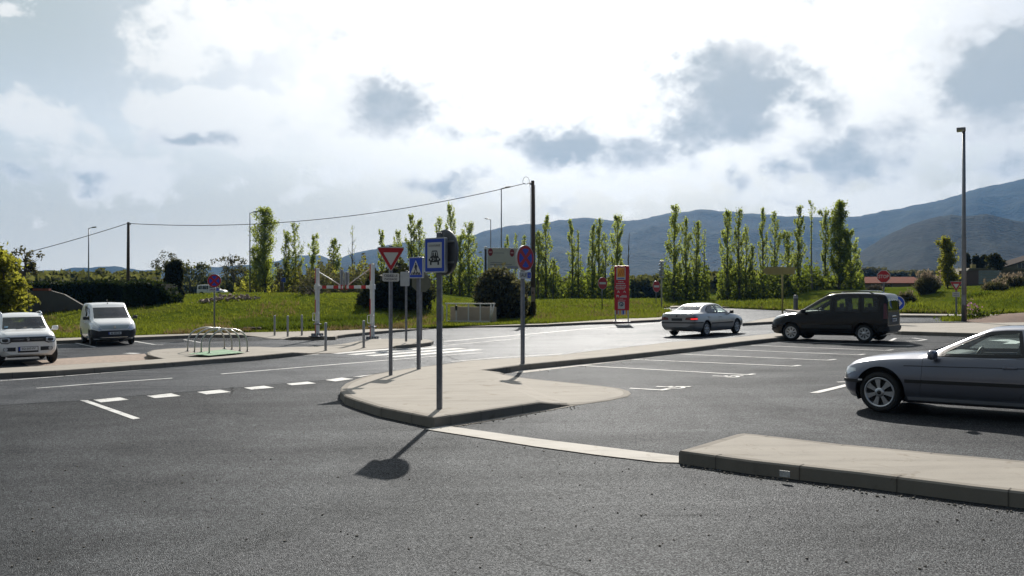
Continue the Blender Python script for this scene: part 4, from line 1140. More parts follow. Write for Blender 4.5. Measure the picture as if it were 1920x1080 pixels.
number_plate(be, -3.54, .80, .50, .11, None, True)
mb = MB(); mb.rbox((-3.53, .02, .93), (.03, .46, .05), .012); mb.build("tailgate_handle", M_CHROME, be)

# ---- silver saloon driving away along the road
sa_paint = paint_mat("silver_grey_paint", (.30, .305, .315), .60, .30)
sst = [(-3.72, .42, .55, .66, .58, .62, .86, .52, .915, .93), (-3.67, .34, .68, .78, .58, .73, .93, .60, .985, 1.0), (-3.52, .26, .75, .84, .58, .785, .965, .64, 1.02, 1.04), (-3.1, .21, .77, .87, .58, .81, .965, .655, 1.035, 1.06), (-2.95, .2, .775, .875, .58, .815, .96, .65, 1.055, 1.085), (-2.62, .2, .775, .88, .58, .825, .955, .60, 1.20, 1.245), (-2.35, .2, .78, .882, .58, .83, .95, .57, 1.30, 1.35), (-2.05, .2, .78, .882, .58, .83, .945, .565, 1.335, 1.39),
       (-1.5, .2, .78, .882, .58, .83, .935, .57, 1.345, 1.40), (-1.2, .2, .78, .882, .58, .83, .925, .565, 1.315, 1.365), (-.9, .2, .78, .88, .58, .828, .915, .585, 1.195, 1.24), (-.5, .2, .775, .878, .58, .82, .895, .625, 1.02, 1.055), (-.36, .2, .775, .876, .58, .818, .885, .645, .955, .985), (-.1, .2, .77, .872, .57, .805, .86, .64, .915, .94), (.35, .21, .74, .85, .55, .77, .785, .60, .835, .855), (.6, .225, .68, .80, .52, .71, .715, .54, .76, .775), (.76, .25, .58, .71, .49, .62, .66, .48, .70, .715), (.83, .29, .48, .61, .47, .54, .62, .42, .655, .665)]
sps = dict(name="saloon_car", st=sst, paint=sa_paint, R=.31, W=.195, rim=.205, spokes=7, style=(.016, .044), rimmat=M_RIM2, xf=0.0, xr=-2.70, track=.755, floor=.30, gap=.05,
           side_windows=[([(-.72, .965), (-.92, 1.075), (-1.12, 1.20), (-1.28, 1.285), (-1.42, 1.315), (-1.62, 1.322), (-1.64, .98)], M_GLASS), ([(-1.74, .98), (-1.72, 1.322), (-2.05, 1.31), (-2.26, 1.265), (-2.56, 1.12), (-2.62, 1.05), (-2.60, 1.0)], M_GLASS)],
           end_windows=[("windscreen", [(-.59, .99), (.59, .99), (.51, 1.27), (-.51, 1.27)], -1.22, -.3, M_GLASS), ("rear_window", [(-.56, 1.09), (.56, 1.09), (.49, 1.29), (-.49, 1.29)], -3.2, -2.3, M_GLASSD)],
           doors=[("door", [(-.56, .30), (-.60, .9), (-1.68, .94), (-1.68, .30)]), ("rear_door", [(-1.715, .30), (-1.715, .94), (-2.66, .965), (-2.60, .78), (-2.36, .60), (-2.26, .44), (-2.18, .30)])], handles={"door": (-1.52, .80), "rear_door": (-2.48, .82)},
           seats=[(-1.35, .37, .5, "seat"), (-1.35, -.37, .5, "seat"), (-2.02, 0, 1.2, "rear_seat")], dash=(-.62, .90), mirror=(-.66, .9, .99, .17), mirz=.90)
sh = R(48.5)
sa, L = vehicle(sps, "silver grey saloon driving away on the road beyond the long footpath", "car", (9.45, 41.15), sh)
mb = MB()
for s_ in (1, -1): drape(L, [(-.42, .535), (-2.3, .545)], .05, .010, mb, s_)
mb.build("rub_strip", M_TRIM, sa)
nose_patch(L, [(-.95, .575), (.95, .575), (.95, .625), (-.95, .625)], .014, 'tail', "bumper_strip", M_TRIM, sa, depth=.7)
nose_patch(L, [(-.26, .68), (.26, .68), (.26, .79), (-.26, .79)], .003, 'tail', "plate_recess", M_TRIM, sa, depth=.25)
tl = [(.40, .72), (.86, .70), (.86, .86), (.44, .82)]
tl2 = [(.66, .735), (.86, .73), (.86, .795), (.66, .785)]
for q in (1, -1):
    p_ = tl if q > 0 else mir(tl); nose_patch(L, p_, .006, 'tail', "tail_light", M_TAILL, sa, depth=.28)
    if q < 0: nose_patch(L, mir(tl2), .010, 'tail', "brake_light", M_TAILON, sa, depth=.26)
hl = [(.34, .56), (.7, .56), (.72, .66), (.36, .66)]
nose_patch(L, hl, .006, 'nose', "headlight", M_HEADL, sa); nose_patch(L, mir(hl), .006, 'nose', "headlight", M_HEADL, sa)
mb = MB(); mb.prism([(.0, .84), (.035, .87), (.03, .91), (-.01, .925), (-.035, .89)], -3.735, -3.70, 'x'); mb.build("badge", M_TRIM, sa)
number_plate(sa, -3.70, .50, .50, .10, None, True)

# ---- white crossover on the gravel at the left edge
wh_paint = paint_mat("white_paint", (.80, .81, .80), 0.0, .30, .6)
ist = [(-2.98, .42, .55, .62, .60, .58, .98, .50, 1.20, 1.23), (-2.92, .34, .66, .74, .62, .69, 1.0, .57, 1.38, 1.42), (-2.75, .28, .73, .81, .64, .75, 1.02, .60, 1.47, 1.52), (-2.3, .25, .75, .828, .65, .775, 1.02, .60, 1.52, 1.575), (-1.6, .25, .755, .83, .65, .78, 1.01, .60, 1.535, 1.59), (-1.15, .25, .755, .83, .65, .78, 1.0, .595, 1.515, 1.565), (-.95, .25, .755, .83, .65, .78, 1.0, .59, 1.465, 1.51), (-.6, .25, .755, .83, .65, .78, .99, .61, 1.265, 1.305), (-.28, .25, .755, .83, .65, .78, .985, .65, 1.08, 1.11), (-.16, .25, .755, .828, .65, .775, .98, .655, 1.045, 1.07), (.1, .255, .75, .825, .64, .765, .965, .65, 1.03, 1.05),
       (.40, .265, .73, .815, .62, .74, .93, .62, .995, 1.015), (.56, .28, .69, .79, .60, .70, .885, .58, .935, .95), (.64, .30, .62, .745, .58, .65, .83, .53, .875, .885), (.685, .34, .54, .69, .56, .60, .77, .48, .80, .81)]
spi = dict(name="crossover_car", st=ist, paint=wh_paint, R=.335, W=.18, rim=.215, spokes=6, style=(.018, .04), rimmat=M_RIM, xf=0.0, xr=-2.435, track=.73, floor=.40, gap=.05, steer=R(10),
           side_windows=[([(-.52, 1.04), (-.70, 1.17), (-.92, 1.33), (-1.10, 1.43), (-1.45, 1.455), (-1.46, 1.05)], M_GLASSD), ([(-1.55, 1.05), (-1.54, 1.455), (-2.2, 1.44), (-2.3, 1.07)], M_GLASSD)],
           end_windows=[("windscreen", [(-.62, 1.09), (.62, 1.09), (.545, 1.45), (-.545, 1.45)], -1.0, -.15, M_GLASSK), ("rear_window", [(-.5, 1.06), (.5, 1.06), (.48, 1.38), (-.48, 1.38)], -3.1, -2.8, M_GLASSD)],
           doors=[("door", [(-.42, .36), (-.44, .96), (-1.48, 1.0), (-1.48, .36)]), ("rear_door", [(-1.52, .36), (-1.52, 1.0), (-2.20, 1.0), (-2.18, .80), (-2.04, .60), (-1.98, .36)])], handles={"door": (-1.34, .90), "rear_door": (-2.06, .92)},
           seats=[(-1.2, .36, .48, "seat"), (-1.2, -.36, .48, "seat"), (-2.0, 0, 1.1, "rear_seat")], dash=(-.46, .98), mirror=(-.46, .85, 1.09, .18), mirz=.98, mirmat=wh_paint)
ig, L = vehicle(spi, "white crossover at the left edge with black grille band and silver roof bars", "car", (-15.25, 28.45), R(-56))
nose_patch(L, [(-.60, .715), (.60, .715), (.60, .865), (-.60, .865)], .010, 'nose', "grille", M_TRIM, ig, depth=.26)
for q in (1, -1):
    o_ = [(.46, .705), (.56, .665), (.72, .68), (.775, .74), (.77, .86), (.50, .875), (.45, .84)]
    i_ = [(.49, .725), (.57, .69), (.70, .70), (.745, .75), (.74, .84), (.52, .85), (.49, .82)]
    c_ = [(.535, .745), (.60, .72), (.69, .73), (.705, .77), (.70, .815), (.55, .825)]
    nose_patch(L, o_ if q > 0 else mir(o_), .014, 'nose', "headlight_surround", M_TRIM, ig, depth=.34)
    nose_patch(L, i_ if q > 0 else mir(i_), .022, 'nose', "headlight", M_HEADL, ig, depth=.34)
    nose_patch(L, c_ if q > 0 else mir(c_), .026, 'nose', "lamp_unit", M_TRIM, ig, depth=.34)
    f_ = [(.34, .435), (.66, .445), (.68, .50), (.66, .555), (.34, .555)]
    nose_patch(L, f_ if q > 0 else mir(f_), .010, 'nose', "fog_lamp_recess", M_TRIM, ig, depth=.34)
    fl = [(.61 + .055 * math.cos(t), .502 + .055 * math.sin(t)) for t in np.linspace(0, 6.28, 17)[:-1]]
    nose_patch(L, fl if q > 0 else mir(fl), .022, 'nose', "fog_lamp", M_HEADL, ig, depth=.34)
nose_patch(L, [(-.28, .39), (.28, .39), (.28, .57), (-.28, .57)], .008, 'nose', "lower_intake", M_TRIM, ig, depth=.2)
nose_patch(L, [[(-.42, .782), (-.10, .782), (-.10, .796), (-.42, .796)], [(.10, .782), (.42, .782), (.42, .796), (.10, .796)]], .014, 'nose', "grille_bar", M_CHROME, ig, depth=.2)
xb = L.xs[-1]
mb = MB()
S_ = [(-.055, .045), (.0, .085), (.055, .05), (.03, .035), (.0, .055), (-.015, .042), (.055, -.01), (.055, -.045), (.0, -.085), (-.055, -.05), (-.03, -.035), (.0, -.055), (.015, -.042), (-.055, .01)]
mb.prism([(a * .85, .79 + b * .72) for a, b in S_], xb + .006, xb + .022, 'x'); mb.build("badge", M_CHROME, ig)
number_plate(ig, xb + .02, .50, .52, .115, "EQ-507-PV")
for s_ in (1, -1):
    mb = MB(); mb.tube([(-.98, s_ * .57, 1.50), (-1.10, s_ * .575, 1.585), (-1.5, s_ * .58, 1.615), (-2.2, s_ * .58, 1.605), (-2.5, s_ * .57, 1.54)], .02, 6); mb.build("roof_rail", M_CHROME, ig)
mb = MB(); mb.box((-.335, -.50, 1.155), (.004, .10, .07), M=Matrix.Rotation(R(35), 3, 'Y')); mb.build("windscreen_sticker", mat("pale_blue_sticker", (.35, .55, .72), .5, 0, .1, 30), ig)
for s_ in (.24, -.24):
    mb = MB(); mb.tube([(-.24, s_, 1.10), (-.29, s_ + .3, 1.13)], .010, 5); mb.build("wiper", M_TRIM, ig)

# ---- white van with dark bumper in the left car park
kst = [(-3.40, .42, .66, .74, .62, .72, 1.0, .64, 1.50, 1.54), (-3.34, .32, .76, .84, .64, .81, 1.04, .70, 1.68, 1.73), (-3.1, .26, .82, .90, .66, .87, 1.06, .725, 1.73, 1.78), (-2.2, .24, .83, .915, .67, .88, 1.07, .735, 1.765, 1.815), (-1.4, .24, .83, .915, .67, .88, 1.07, .73, 1.755, 1.81), (-1.10, .24, .83, .915, .67, .88, 1.06, .715, 1.70, 1.755), (-.85, .24, .83, .915, .67, .878, 1.05, .695, 1.585, 1.63), (-.40, .24, .83, .91, .67, .87, 1.04, .71, 1.345, 1.385), (-.02, .24, .83, .905, .66, .86, 1.02, .73, 1.135, 1.17), (.14, .245, .82, .90, .65, .85, 1.0, .73, 1.075, 1.10),
       (.38, .25, .80, .89, .62, .82, .955, .71, 1.01, 1.035), (.58, .26, .76, .86, .58, .77, .87, .66, .93, .955), (.72, .28, .68, .79, .54, .70, .775, .58, .84, .86), (.79, .31, .60, .72, .50, .63, .70, .50, .75, .765), (.815, .34, .54, .66, .48, .58, .655, .45, .69, .70)]
spk = dict(name="delivery_van", st=kst, paint=wh_paint, R=.315, W=.195, rim=.205, spokes=5, style=(.02, .04), rimmat=M_TRIM, xf=0.0, xr=-2.697, track=.765, floor=.42, gap=.055,
           side_windows=[([(-.28, 1.10), (-.42, 1.21), (-.70, 1.38), (-.95, 1.52), (-1.20, 1.60), (-1.38, 1.61), (-1.40, 1.12)], M_GLASSD)],
           end_windows=[("windscreen", [(-.70, 1.135), (.70, 1.135), (.64, 1.60), (-.64, 1.60)], -.95, .1, M_GLASSK)],
           doors=[("door", [(-.42, .36), (-.44, .72), (-.34, 1.04), (-1.42, 1.08), (-1.42, .36)]), ("sliding_door", [(-1.48, .36), (-1.48, 1.55), (-2.28, 1.55), (-2.28, .36)])], handles={"door": (-1.28, .95)},
           seats=[(-1.25, .40, .5, "seat"), (-1.25, -.40, .5, "seat")], dash=(-.36, 1.02), mirror=(-.34, .9, 1.16, .20), mirz=1.04)
ka, L = vehicle(spk, "white van with a black front bumper, parked facing the road in the left car park", "van", (-17.2, 39.0), R(-58))
nose_patch(L, [(-.95, .30), (.95, .30), (.95, .68), (.86, .70), (.62, .62), (.5, .635), (-.5, .635), (-.62, .62), (-.86, .70), (-.95, .68)], .012, 'nose', "front_bumper", M_TRIM, ka, depth=.48)
nose_patch(L, [(-.55, .335), (.50, .335), (.50, .355), (-.55, .355)], .016, 'nose', "bumper_lip", M_CHROME, ka, depth=.15)
for q in (1, -1):
    h_ = [(.50, .66), (.70, .68), (.84, .74), (.87, .88), (.80, .98), (.70, .92), (.58, .80)]
    nose_patch(L, h_ if q > 0 else mir(h_), .010, 'nose', "headlight", M_HEADL, ka, depth=.62)
nose_patch(L, [(-.50, .70), (.50, .70), (.60, .86), (-.60, .86)], .004, 'nose', "bonnet_panel", mat("pale_grey_green_panel", (.42, .47, .45), .35, 0, .05, 6, coat=.5), ka, depth=.35)
mb = MB(); mb.prism([(0, .705), (.045, .77), (0, .835), (-.045, .77)], .80, .835, 'x'); b_ = mb.build("badge", M_CHROME, ka)
mb = MB(); mb.prism([(0, .745), (.018, .77), (0, .795), (-.018, .77)], .834, .838, 'x'); mb.build("badge_centre", M_TRIM, b_)
number_plate(ka, .835, .52, .50, .105)
mb = MB(); mb.box((-1.62, 0, 1.05), (.04, 1.66, 1.2)); mb.build("dark_bulkhead", M_TRIM, ka)  # added behind the seats to darken the view through the windscreen
mb = MB(); mb.tube([(-1.12, 0, 1.775), (-1.30, 0, 1.95)], .006, 5); mb.tube([(-1.09, 0, 1.76), (-1.13, 0, 1.79)], .018, 6); mb.build("aerial", M_TRIM, ka)

# ---- small white van passing on the raised road at the far left
spf = dict(spv); spf.update(name="distant_van", paint=wh_paint, mirmat=wh_paint, handlemat=M_TRIM, spokes=5, rimmat=M_TRIM)
fy = 138.0; fx = X(415, fy)
fv, L = vehicle(spf, "small distant white van on the raised road, behind the no stopping sign", "van", (fx, fy), R(-4), z0=ground(fx, fy) - .05)
# ------------------------------------------------------------------ traffic signs, posts, lamps and other street furniture
def circ(r, n=40, c=(0, 0), ry=None): return [(c[0] + r * math.cos(2 * math.pi * i / n), c[1] + (ry or r) * math.sin(2 * math.pi * i / n)) for i in range(n)]
def rrect(w_, h, r, c=(0, 0), n=6):
    out = []
    for cx_, cy_, a0 in ((w_ / 2 - r, h / 2 - r, 0), (-w_ / 2 + r, h / 2 - r, 90), (-w_ / 2 + r, -h / 2 + r, 180), (w_ / 2 - r, -h / 2 + r, 270)):
        for k in range(n + 1):
            a = R(a0 + 90 * k / n); out.append((c[0] + cx_ + r * math.cos(a), c[1] + cy_ + r * math.sin(a)))
    return out
def rpoly(pts, r, n=5):
    """polygon with rounded corners"""
    out = []; k = len(pts)
    for i in range(k):
        a, b, c = Vector(pts[i - 1]), Vector(pts[i]), Vector(pts[(i + 1) % k])
        u = (a - b).normalized(); v = (c - b).normalized(); half = u.angle(v) / 2; d = r / math.tan(half)
        p0 = b + u * d; p1 = b + v * d
        for j in range(n + 1):
            t = j / n; q = p0.lerp(b, t).lerp(b.lerp(p1, t), t); out.append((q.x, q.y))
    return out
def tri_down(w_, r=.05):
    h = w_ * .866
    return rpoly([(-w_ / 2, h / 2), (0, -h / 2), (w_ / 2, h / 2)], r)
def move(poly, dx_, dz_): return [(a + dx_, b + dz_) for a, b in poly]
def layer(poly, k, m_, parent, name, back=None):
    """sheet k of a sign face (front towards -y)"""
    mb = MB(); y1 = -.0022 * (k + 1)
    for p in (poly if isinstance(poly[0][0], (tuple, list)) else [poly]): mb.prism(p, back if back is not None else -.0022 * k + .0005, y1, 'y')
    return mb.build(name, m_, parent)
def plate(root, outline, y, zc, m_, name="sign_plate", depth=.028, rot=0):
    mb = MB(); mb.prism(outline, 0, depth, 'y')
    o = mb.build(name, m_, root); o.location = (0, y, zc); o.rotation_euler = (0, 0, rot)
    return o
def square_post(root, h, w_=.08, rot=0, d=None, m_=None, name="post"):
    mb = MB(); mb.rbox((0, 0, h / 2), (w_, d or w_, h), .012, rz=rot); mb.rbox((0, 0, h + .008), (w_ * 1.04, (d or w_) * 1.04, .02), .006, rz=rot)
    return mb.build(name, m_ or M_ZINC, root)
def round_post(root, h, r=.03, m_=None, name="post"):
    mb = MB(); mb.tube([(0, 0, 0), (0, 0, h)], r, 12); mb.lathe([(r, h), (r * .7, h + .012), (.001, h + .016)], n=12)
    return mb.build(name, m_ or M_ZINC, root)
def clamps(root, zs, w_=.08):
    for z in zs:
        mb = MB(); mb.rbox((0, -.012, z), (w_ * 2.1, w_ * 1.25, .035), .008); mb.build("clamp", M_ALU, root)
def face_rz(px, turn=0):
    """rotation that turns a sign at pixel column px to face the camera, then turn degrees (positive = towards picture left)"""
    return -math.atan((px - 960) / F) - R(turn)
def wheelchair(parent, s_, c, k, m_):
    q = []
    a = [(.28 * math.cos(t), .28 * math.sin(t)) for t in np.linspace(R(120), R(390), 16)]
    b = [(.20 * math.cos(t), .20 * math.sin(t)) for t in np.linspace(R(390), R(120), 16)]
    polys = [a + b, circ(.085, 14, (-.10, .62)), [(-.15, .5), (-.05, .5), (-.02, .12), (.22, .12), (.34, -.22), (.46, -.18), (.42, -.08), (.36, -.1), (.26, .2), (.03, .2), (.02, .3), (.2, .3), (.2, .37), (-.03, .37), (-.04, .5)]]
    return layer([[(c[0] + x * s_, c[1] + y * s_) for x, y in p] for p in polys], k, m_, parent, "wheelchair_symbol")

# give way sign on the near island
p = G(732.5, 706, .05); p.z = base(p.x) + .06
r_ = thing("traffic_sign", "red and white give way triangle above a small worded plate, on the near island", "traffic sign", p, face_rz(732, -4))
square_post(r_, 3.12, .075, R(20))
b = plate(r_, tri_down(.70, .05), -.062, 2.80, M_ALU, "triangle_plate")
layer(tri_down(.69, .045), 0, M_WHITE, b, "border"); layer(tri_down(.645, .035), 1, M_RED, b, "red_triangle"); layer(move(tri_down(.365, .012), 0, .012), 2, M_WHITE, b, "white_triangle")
b = plate(r_, rrect(.40, .20, .04), -.060, 2.375, M_WHITE, "worded_plate", .02)
lettering("CEDEZ LE", .055, .32, (0, .04), -.003, M_BLACK, b); lettering("PASSAGE", .055, .30, (0, -.045), -.003, M_BLACK, b)
clamps(r_, (2.62, 2.95, 2.40))
# pedestrian crossing sign
p = G(785, 693, .03); p.z = base(p.x) + .03
r_ = thing("traffic_sign", "blue square pedestrian crossing sign with a white triangle, beside the give way sign", "traffic sign", p, face_rz(785, 46))
square_post(r_, 2.95, .085, R(10))
b = plate(r_, rrect(.52, .55, .03), -.10, 2.68, M_ALU, "square_plate", .05)
layer(rrect(.52, .55, .03), 0, M_WHITE, b, "border"); layer(rrect(.48, .51, .02), 1, M_BLUE, b, "blue_field"); layer(rpoly([(-.215, -.19), (.215, -.19), (0, .20)], .01), 2, M_WHITE, b, "white_triangle")
man = [circ(.024, 14, (0, .105)), [(-.03, .08), (.03, .08), (.04, -.02), (-.025, -.02)], [(-.03, .075), (-.015, .07), (-.045, -.02), (-.062, -.015)], [(.02, .08), (.035, .075), (.066, .01), (.054, .0)],
       [(-.025, -.02), (.012, -.02), (-.02, -.085), (-.05, -.15), (-.082, -.15), (-.05, -.08)], [(.005, -.02), (.04, -.02), (.055, -.09), (.085, -.15), (.055, -.15), (.025, -.085)]]
layer(man, 3, M_BLACK, b, "walking_figure")
layer([[(x - .02, -.185), (x + .02, -.185), (x * .84 + .014, -.125), (x * .84 - .014, -.125)] for x in (-.155, -.09, -.025, .04, .105, .16)], 4, M_BLACK, b, "crossing_bars")
clamps(r_, (2.55, 2.82), .085)
# car sharing sign with the back of a round sign
p = G(824, 767, .155); 
r_ = thing("traffic_sign", "blue framed car sharing sign with a round sign's back behind it, at the island's corner", "traffic sign", p, face_rz(824, 46))
square_post(r_, 2.86, .085, R(30))
b = plate(r_, rrect(.48, .565, .03), -.105, 2.51, M_ALU, "car_sharing_plate", .055)
layer(rrect(.48, .565, .03), 0, M_WHITE, b, "border"); layer(rrect(.445, .53, .02), 1, M_BLUE, b, "blue_frame"); layer(rrect(.335, .415, .012), 2, M_WHITE, b, "white_panel")
lettering("COVOITURAGE", .034, .27, (0, .155), -.0105, mat("grey_ink", (.18, .17, .17), .5), b)
car_ = [[(-.105, -.115), (-.105, .0), (-.085, .03), (-.065, .105), (-.05, .12), (.05, .12), (.065, .105), (.085, .03), (.105, .0), (.105, -.115), (.07, -.115), (.07, -.07), (-.07, -.07), (-.07, -.115)], [(-.135, -.015), (-.105, -.005), (-.105, -.05), (-.135, -.05)], [(.135, -.015), (.105, -.005), (.105, -.05), (.135, -.05)]]
layer([move(q, 0, -.045) for q in car_], 3, M_BLACK, b, "car_symbol")
layer([move([(-.068, .03), (-.05, .10), (.05, .10), (.068, .03)], 0, -.045)], 4, M_WHITE, b, "car_window")
layer([move(circ(.016, 12, (-.028, .075)), 0, -.045), move(circ(.016, 12, (.028, .075)), 0, -.045), move([(-.05, .03), (-.006, .03), (-.012, .06), (-.044, .06)], 0, -.045), move([(.006, .03), (.05, .03), (.044, .06), (.012, .06)], 0, -.045)], 5, M_BLACK, b, "passengers")
lettering("2+", .05, .09, (0, -.066), -.0148, M_WHITE, b)
layer([move(circ(.018, 12, (-.082, -.02)), 0, -.045), move(circ(.018, 12, (.082, -.02)), 0, -.045)], 4, M_WHITE, b, "car_lamps")
# the round sign on the same post faces the other way
mb = MB(); mb.prism(circ(.365, 48), 0, .045, 'y'); mb.lathe([(.352, .046), (.368, .046), (.372, .02), (.372, -.006), (.352, -.006)], n=48, axis='y')
b = mb.build("round_plate_back", mat("shade_darkened_grey_back", (.13, .135, .15), .6, .3, .12, 5), r_); b.location = (.045, .075, 2.56); b.rotation_euler = (0, 0, R(-14))  # aluminium back in a darker grey: its shade is put into the colour
layer(circ(.355, 48), 0, M_WHITE, b, "far_face"); b.children[0].location = (0, .05, 0)
mb = MB(); mb.box((0, -.012, .17), (.62, .02, .03)); mb.box((0, -.012, -.17), (.62, .02, .03)); mb.build("stiffener", M_ALU, b)
clamps(r_, (2.36, 2.68), .085)
# no stopping sign, near
p = G(980, 684, .12)
def no_stopping(root, zc, r0, y, disabled=True, pw=.42, ph=.17, pz=None):
    b_ = plate(root, circ(r0, 48), y, zc, M_ALU, "round_plate", .05)
    layer(circ(r0, 48), 0, M_WHITE, b_, "border"); layer(circ(r0 * .97, 48), 1, M_RED, b_, "red_ring"); 
    k = r0 * .74
    q = []
    for a in (0, 90, 180, 270):
        arc = [(k * math.cos(R(t)), k * math.sin(R(t))) for t in np.linspace(a - 31, a + 31, 12)]
        q.append([(k * .26 * math.cos(R(a)), k * .26 * math.sin(R(a)))] + arc)
    layer(q, 2, M_BLUE, b_, "blue_sectors")
    pz = pz or zc - r0 - ph / 2 - .02
    b2 = plate(root, rrect(pw, ph, .025), y, pz, M_WHITE, "worded_plate", .02)
    lettering("SAUF", ph * .55, pw * .55, (-pw * .17, 0), -.003, M_BLACK, b2)
    layer(rrect(ph * .72, ph * .80, .01, (pw * .31, 0)), 0, M_BLUE, b2, "blue_square")
    wheelchair(b2, ph * .42, (pw * .31, -ph * .08), 1, M_WHITE)
r_ = thing("traffic_sign", "near no stopping disc over a white plate reading SAUF, on the long footpath", "traffic sign", p, face_rz(982, -48))
square_post(r_, 3.1, .085, R(0))
no_stopping(r_, 2.80, .335, -.10, pw=.46, ph=.185)
clamps(r_, (2.62, 2.95), .085)
# no stopping sign, far left
p = G(402, 627, .15)
r_ = thing("traffic_sign", "distant no stopping disc with a SAUF plate, behind the cycle stands on the left", "traffic sign", p, face_rz(402, 6))
round_post(r_, 2.85, .035)
no_stopping(r_, 2.62, .325, -.05, pw=.5, ph=.16)
# sign backs on the island beyond the crossing
p = G(761.5, 640.5, .14)
r_ = thing("traffic_sign", "bare grey back of a square sign, on the island past the zebra crossing", "traffic sign", p, face_rz(761, 20))
square_post(r_, 2.75, .075)
mb = MB(); mb.prism(rrect(.55, .56, .05), -.075, -.045, 'y'); mb.box((0, -.085, .14), (.5, .02, .03)); mb.box((0, -.085, -.14), (.5, .02, .03)); b = mb.build("sign_plate", M_ALU, r_); b.location = (0, 0, 2.45); b.rotation_euler = (0, 0, R(-32))
p = G(790, 637.6, .14)
r_ = thing("traffic_sign", "grey back of an eight-sided sign half hidden behind the pedestrian crossing sign", "traffic sign", p, face_rz(790, 4))
square_post(r_, 2.6, .07)
mb = MB(); mb.prism([(.40 * math.cos(R(22.5 + 45 * i)), .40 * math.sin(R(22.5 + 45 * i))) for i in range(8)], -.07, -.04, 'y'); mb.box((0, -.08, .12), (.6, .02, .03)); b = mb.build("sign_plate", mat("olive_grey_sign_back", (.13, .135, .10), .6, .3, .1, 5), r_); b.location = (0, 0, 2.30)
# no entry signs
def no_entry(px, py, t, r0, label, turn):
    x = X(px, t); zg = ground(x, t); zc = Z(py, t) - zg
    root = thing("traffic_sign", label, "traffic sign", (x, t, zg - .05), face_rz(px, turn), "no entry signs")
    round_post(root, zc + r0 * .6, .045, M_ZINC)
    b_ = plate(root, circ(r0, 40), -.07, zc + .05, M_ALU, "round_plate", .02)
    layer(circ(r0, 40), 0, M_WHITE, b_, "border"); layer(circ(r0 * .96, 40), 1, M_RED, b_, "red_disc"); layer(rrect(r0 * 1.4, r0 * .34, .02), 2, M_WHITE, b_, "white_bar")
no_entry(1129, 531, 76, .52, "no entry disc standing in the grass just left of the red totem", -42)
no_entry(1230, 537, 96, .62, "no entry disc right of the red totem, beside the stacked signpost", -52)
# stop sign
t = 51.0; x = X(1657, t); zg = ground(x, t); zc = Z(518.5, t) - zg
r_ = thing("traffic_sign", "red eight-sided STOP sign rising behind the dark people carrier", "traffic sign", (x, t, zg), face_rz(1657, 6))
square_post(r_, zc + .25, .08)
o8 = lambda q: [(q * math.cos(R(22.5 + 45 * i)), q * math.sin(R(22.5 + 45 * i))) for i in range(8)]
b = plate(r_, o8(.375), -.06, zc, M_ALU, "octagon_plate", .02)
layer(o8(.372), 0, M_WHITE, b, "border"); layer(o8(.345), 1, M_RED, b, "red_octagon"); lettering("STOP", .20, .54, (0, 0), -.0075, M_WHITE, b)
# blue arrow sign
t = 44.0; x = X(1682, t); zg = ground(x, t); zc = Z(568.5, t) - zg
r_ = thing("traffic_sign", "blue disc with a white arrow to the right, beside the people carrier's tail", "traffic sign", (x, t, zg), face_rz(1682, 10))
round_post(r_, zc + .2, .035)
b = plate(r_, circ(.36, 44), -.055, zc, M_ALU, "round_plate", .02)
layer(circ(.358, 44), 0, M_WHITE, b, "border"); layer(circ(.335, 44), 1, M_BLUE, b, "blue_disc")
layer([[(-.22, -.032), (.13, -.032), (.13, .032), (-.22, .032)], [(.02, .19), (.08, .20), (.25, 0), (.08, -.20), (.02, -.19), (.165, 0)]], 2, M_WHITE, b, "arrow")
# give way sign on the right
p = G(1793, 597.5, .15); t = p.y
zc = Z(538, t) - p.z
r_ = thing("traffic_sign", "distant give way triangle over a small white plate, beside the tall lamp column", "traffic sign", p, face_rz(1793, 8))
square_post(r_, zc + .3, .085)
b = plate(r_, tri_down(.64, .04), -.06, zc + .02, M_ALU, "triangle_plate", .02)
layer(tri_down(.635, .04), 0, M_WHITE, b, "border"); layer(tri_down(.59, .03), 1, M_RED, b, "red_triangle"); layer(move(tri_down(.31, .012), 0, .015), 2, M_WHITE, b, "white_triangle")
b = plate(r_, rrect(.38, .27, .03), -.055, zc - .42, M_WHITE, "worded_plate", .02)
lettering("CEDEZ LE", .055, .30, (0, .05), -.003, M_BLACK, b); lettering("PASSAGE", .055, .28, (0, -.05), -.003, M_BLACK, b)
# yellow direction sign
t = 64.0; x = X(1467, t); zg = base(x) + .15
M_YEL = mat("ochre_sign_paint", (.36, .30, .10), .6, 0, .12, 4)
r_ = thing("direction_sign", "ochre double arrow direction sign on a slim yellow post", "direction sign", (x, t, zg), face_rz(1467, 0))
h = Z(499, t) - zg
round_post(r_, h, .06, M_YEL)
for (poly, nm, ang_) in (([(.0, -.27), (-1.12, -.27), (-1.36, 0), (-1.12, .27), (0, .27)], "arrow_panel", 6), ([(.02, -.25), (.86, -.25), (.86, .25), (.02, .25)], "arrow_panel", -14)):
    mb = MB(); mb.prism(poly, -.03, .0, 'y'); mb.prism([(poly[0][0], .02), (poly[1][0], .02), (poly[1][0], -.02), (poly[0][0], -.02)], -.045, -.03, 'y'); b = mb.build(nm, M_YEL, r_); b.location = (0, -.07, h - .33); b.rotation_euler = (0, 0, R(ang_))
# blue parking sign far off
t = 92.0; x = X(531, t); zg = ground(x, t); zc = Z(525, t) - zg
r_ = thing("traffic_sign", "tiny far-off blue square sign among bushes left of the height barrier", "traffic sign", (x, t, zg - .1), face_rz(531, 0))
round_post(r_, zc + .3, .04); b = plate(r_, rrect(.5, .5, .03), -.06, zc + .1, M_ALU, "sign_plate", .02); layer(rrect(.5, .5, .03), 0, M_WHITE, b, "border"); layer(rrect(.45, .45, .02), 1, M_BLUE, b, "blue_field")
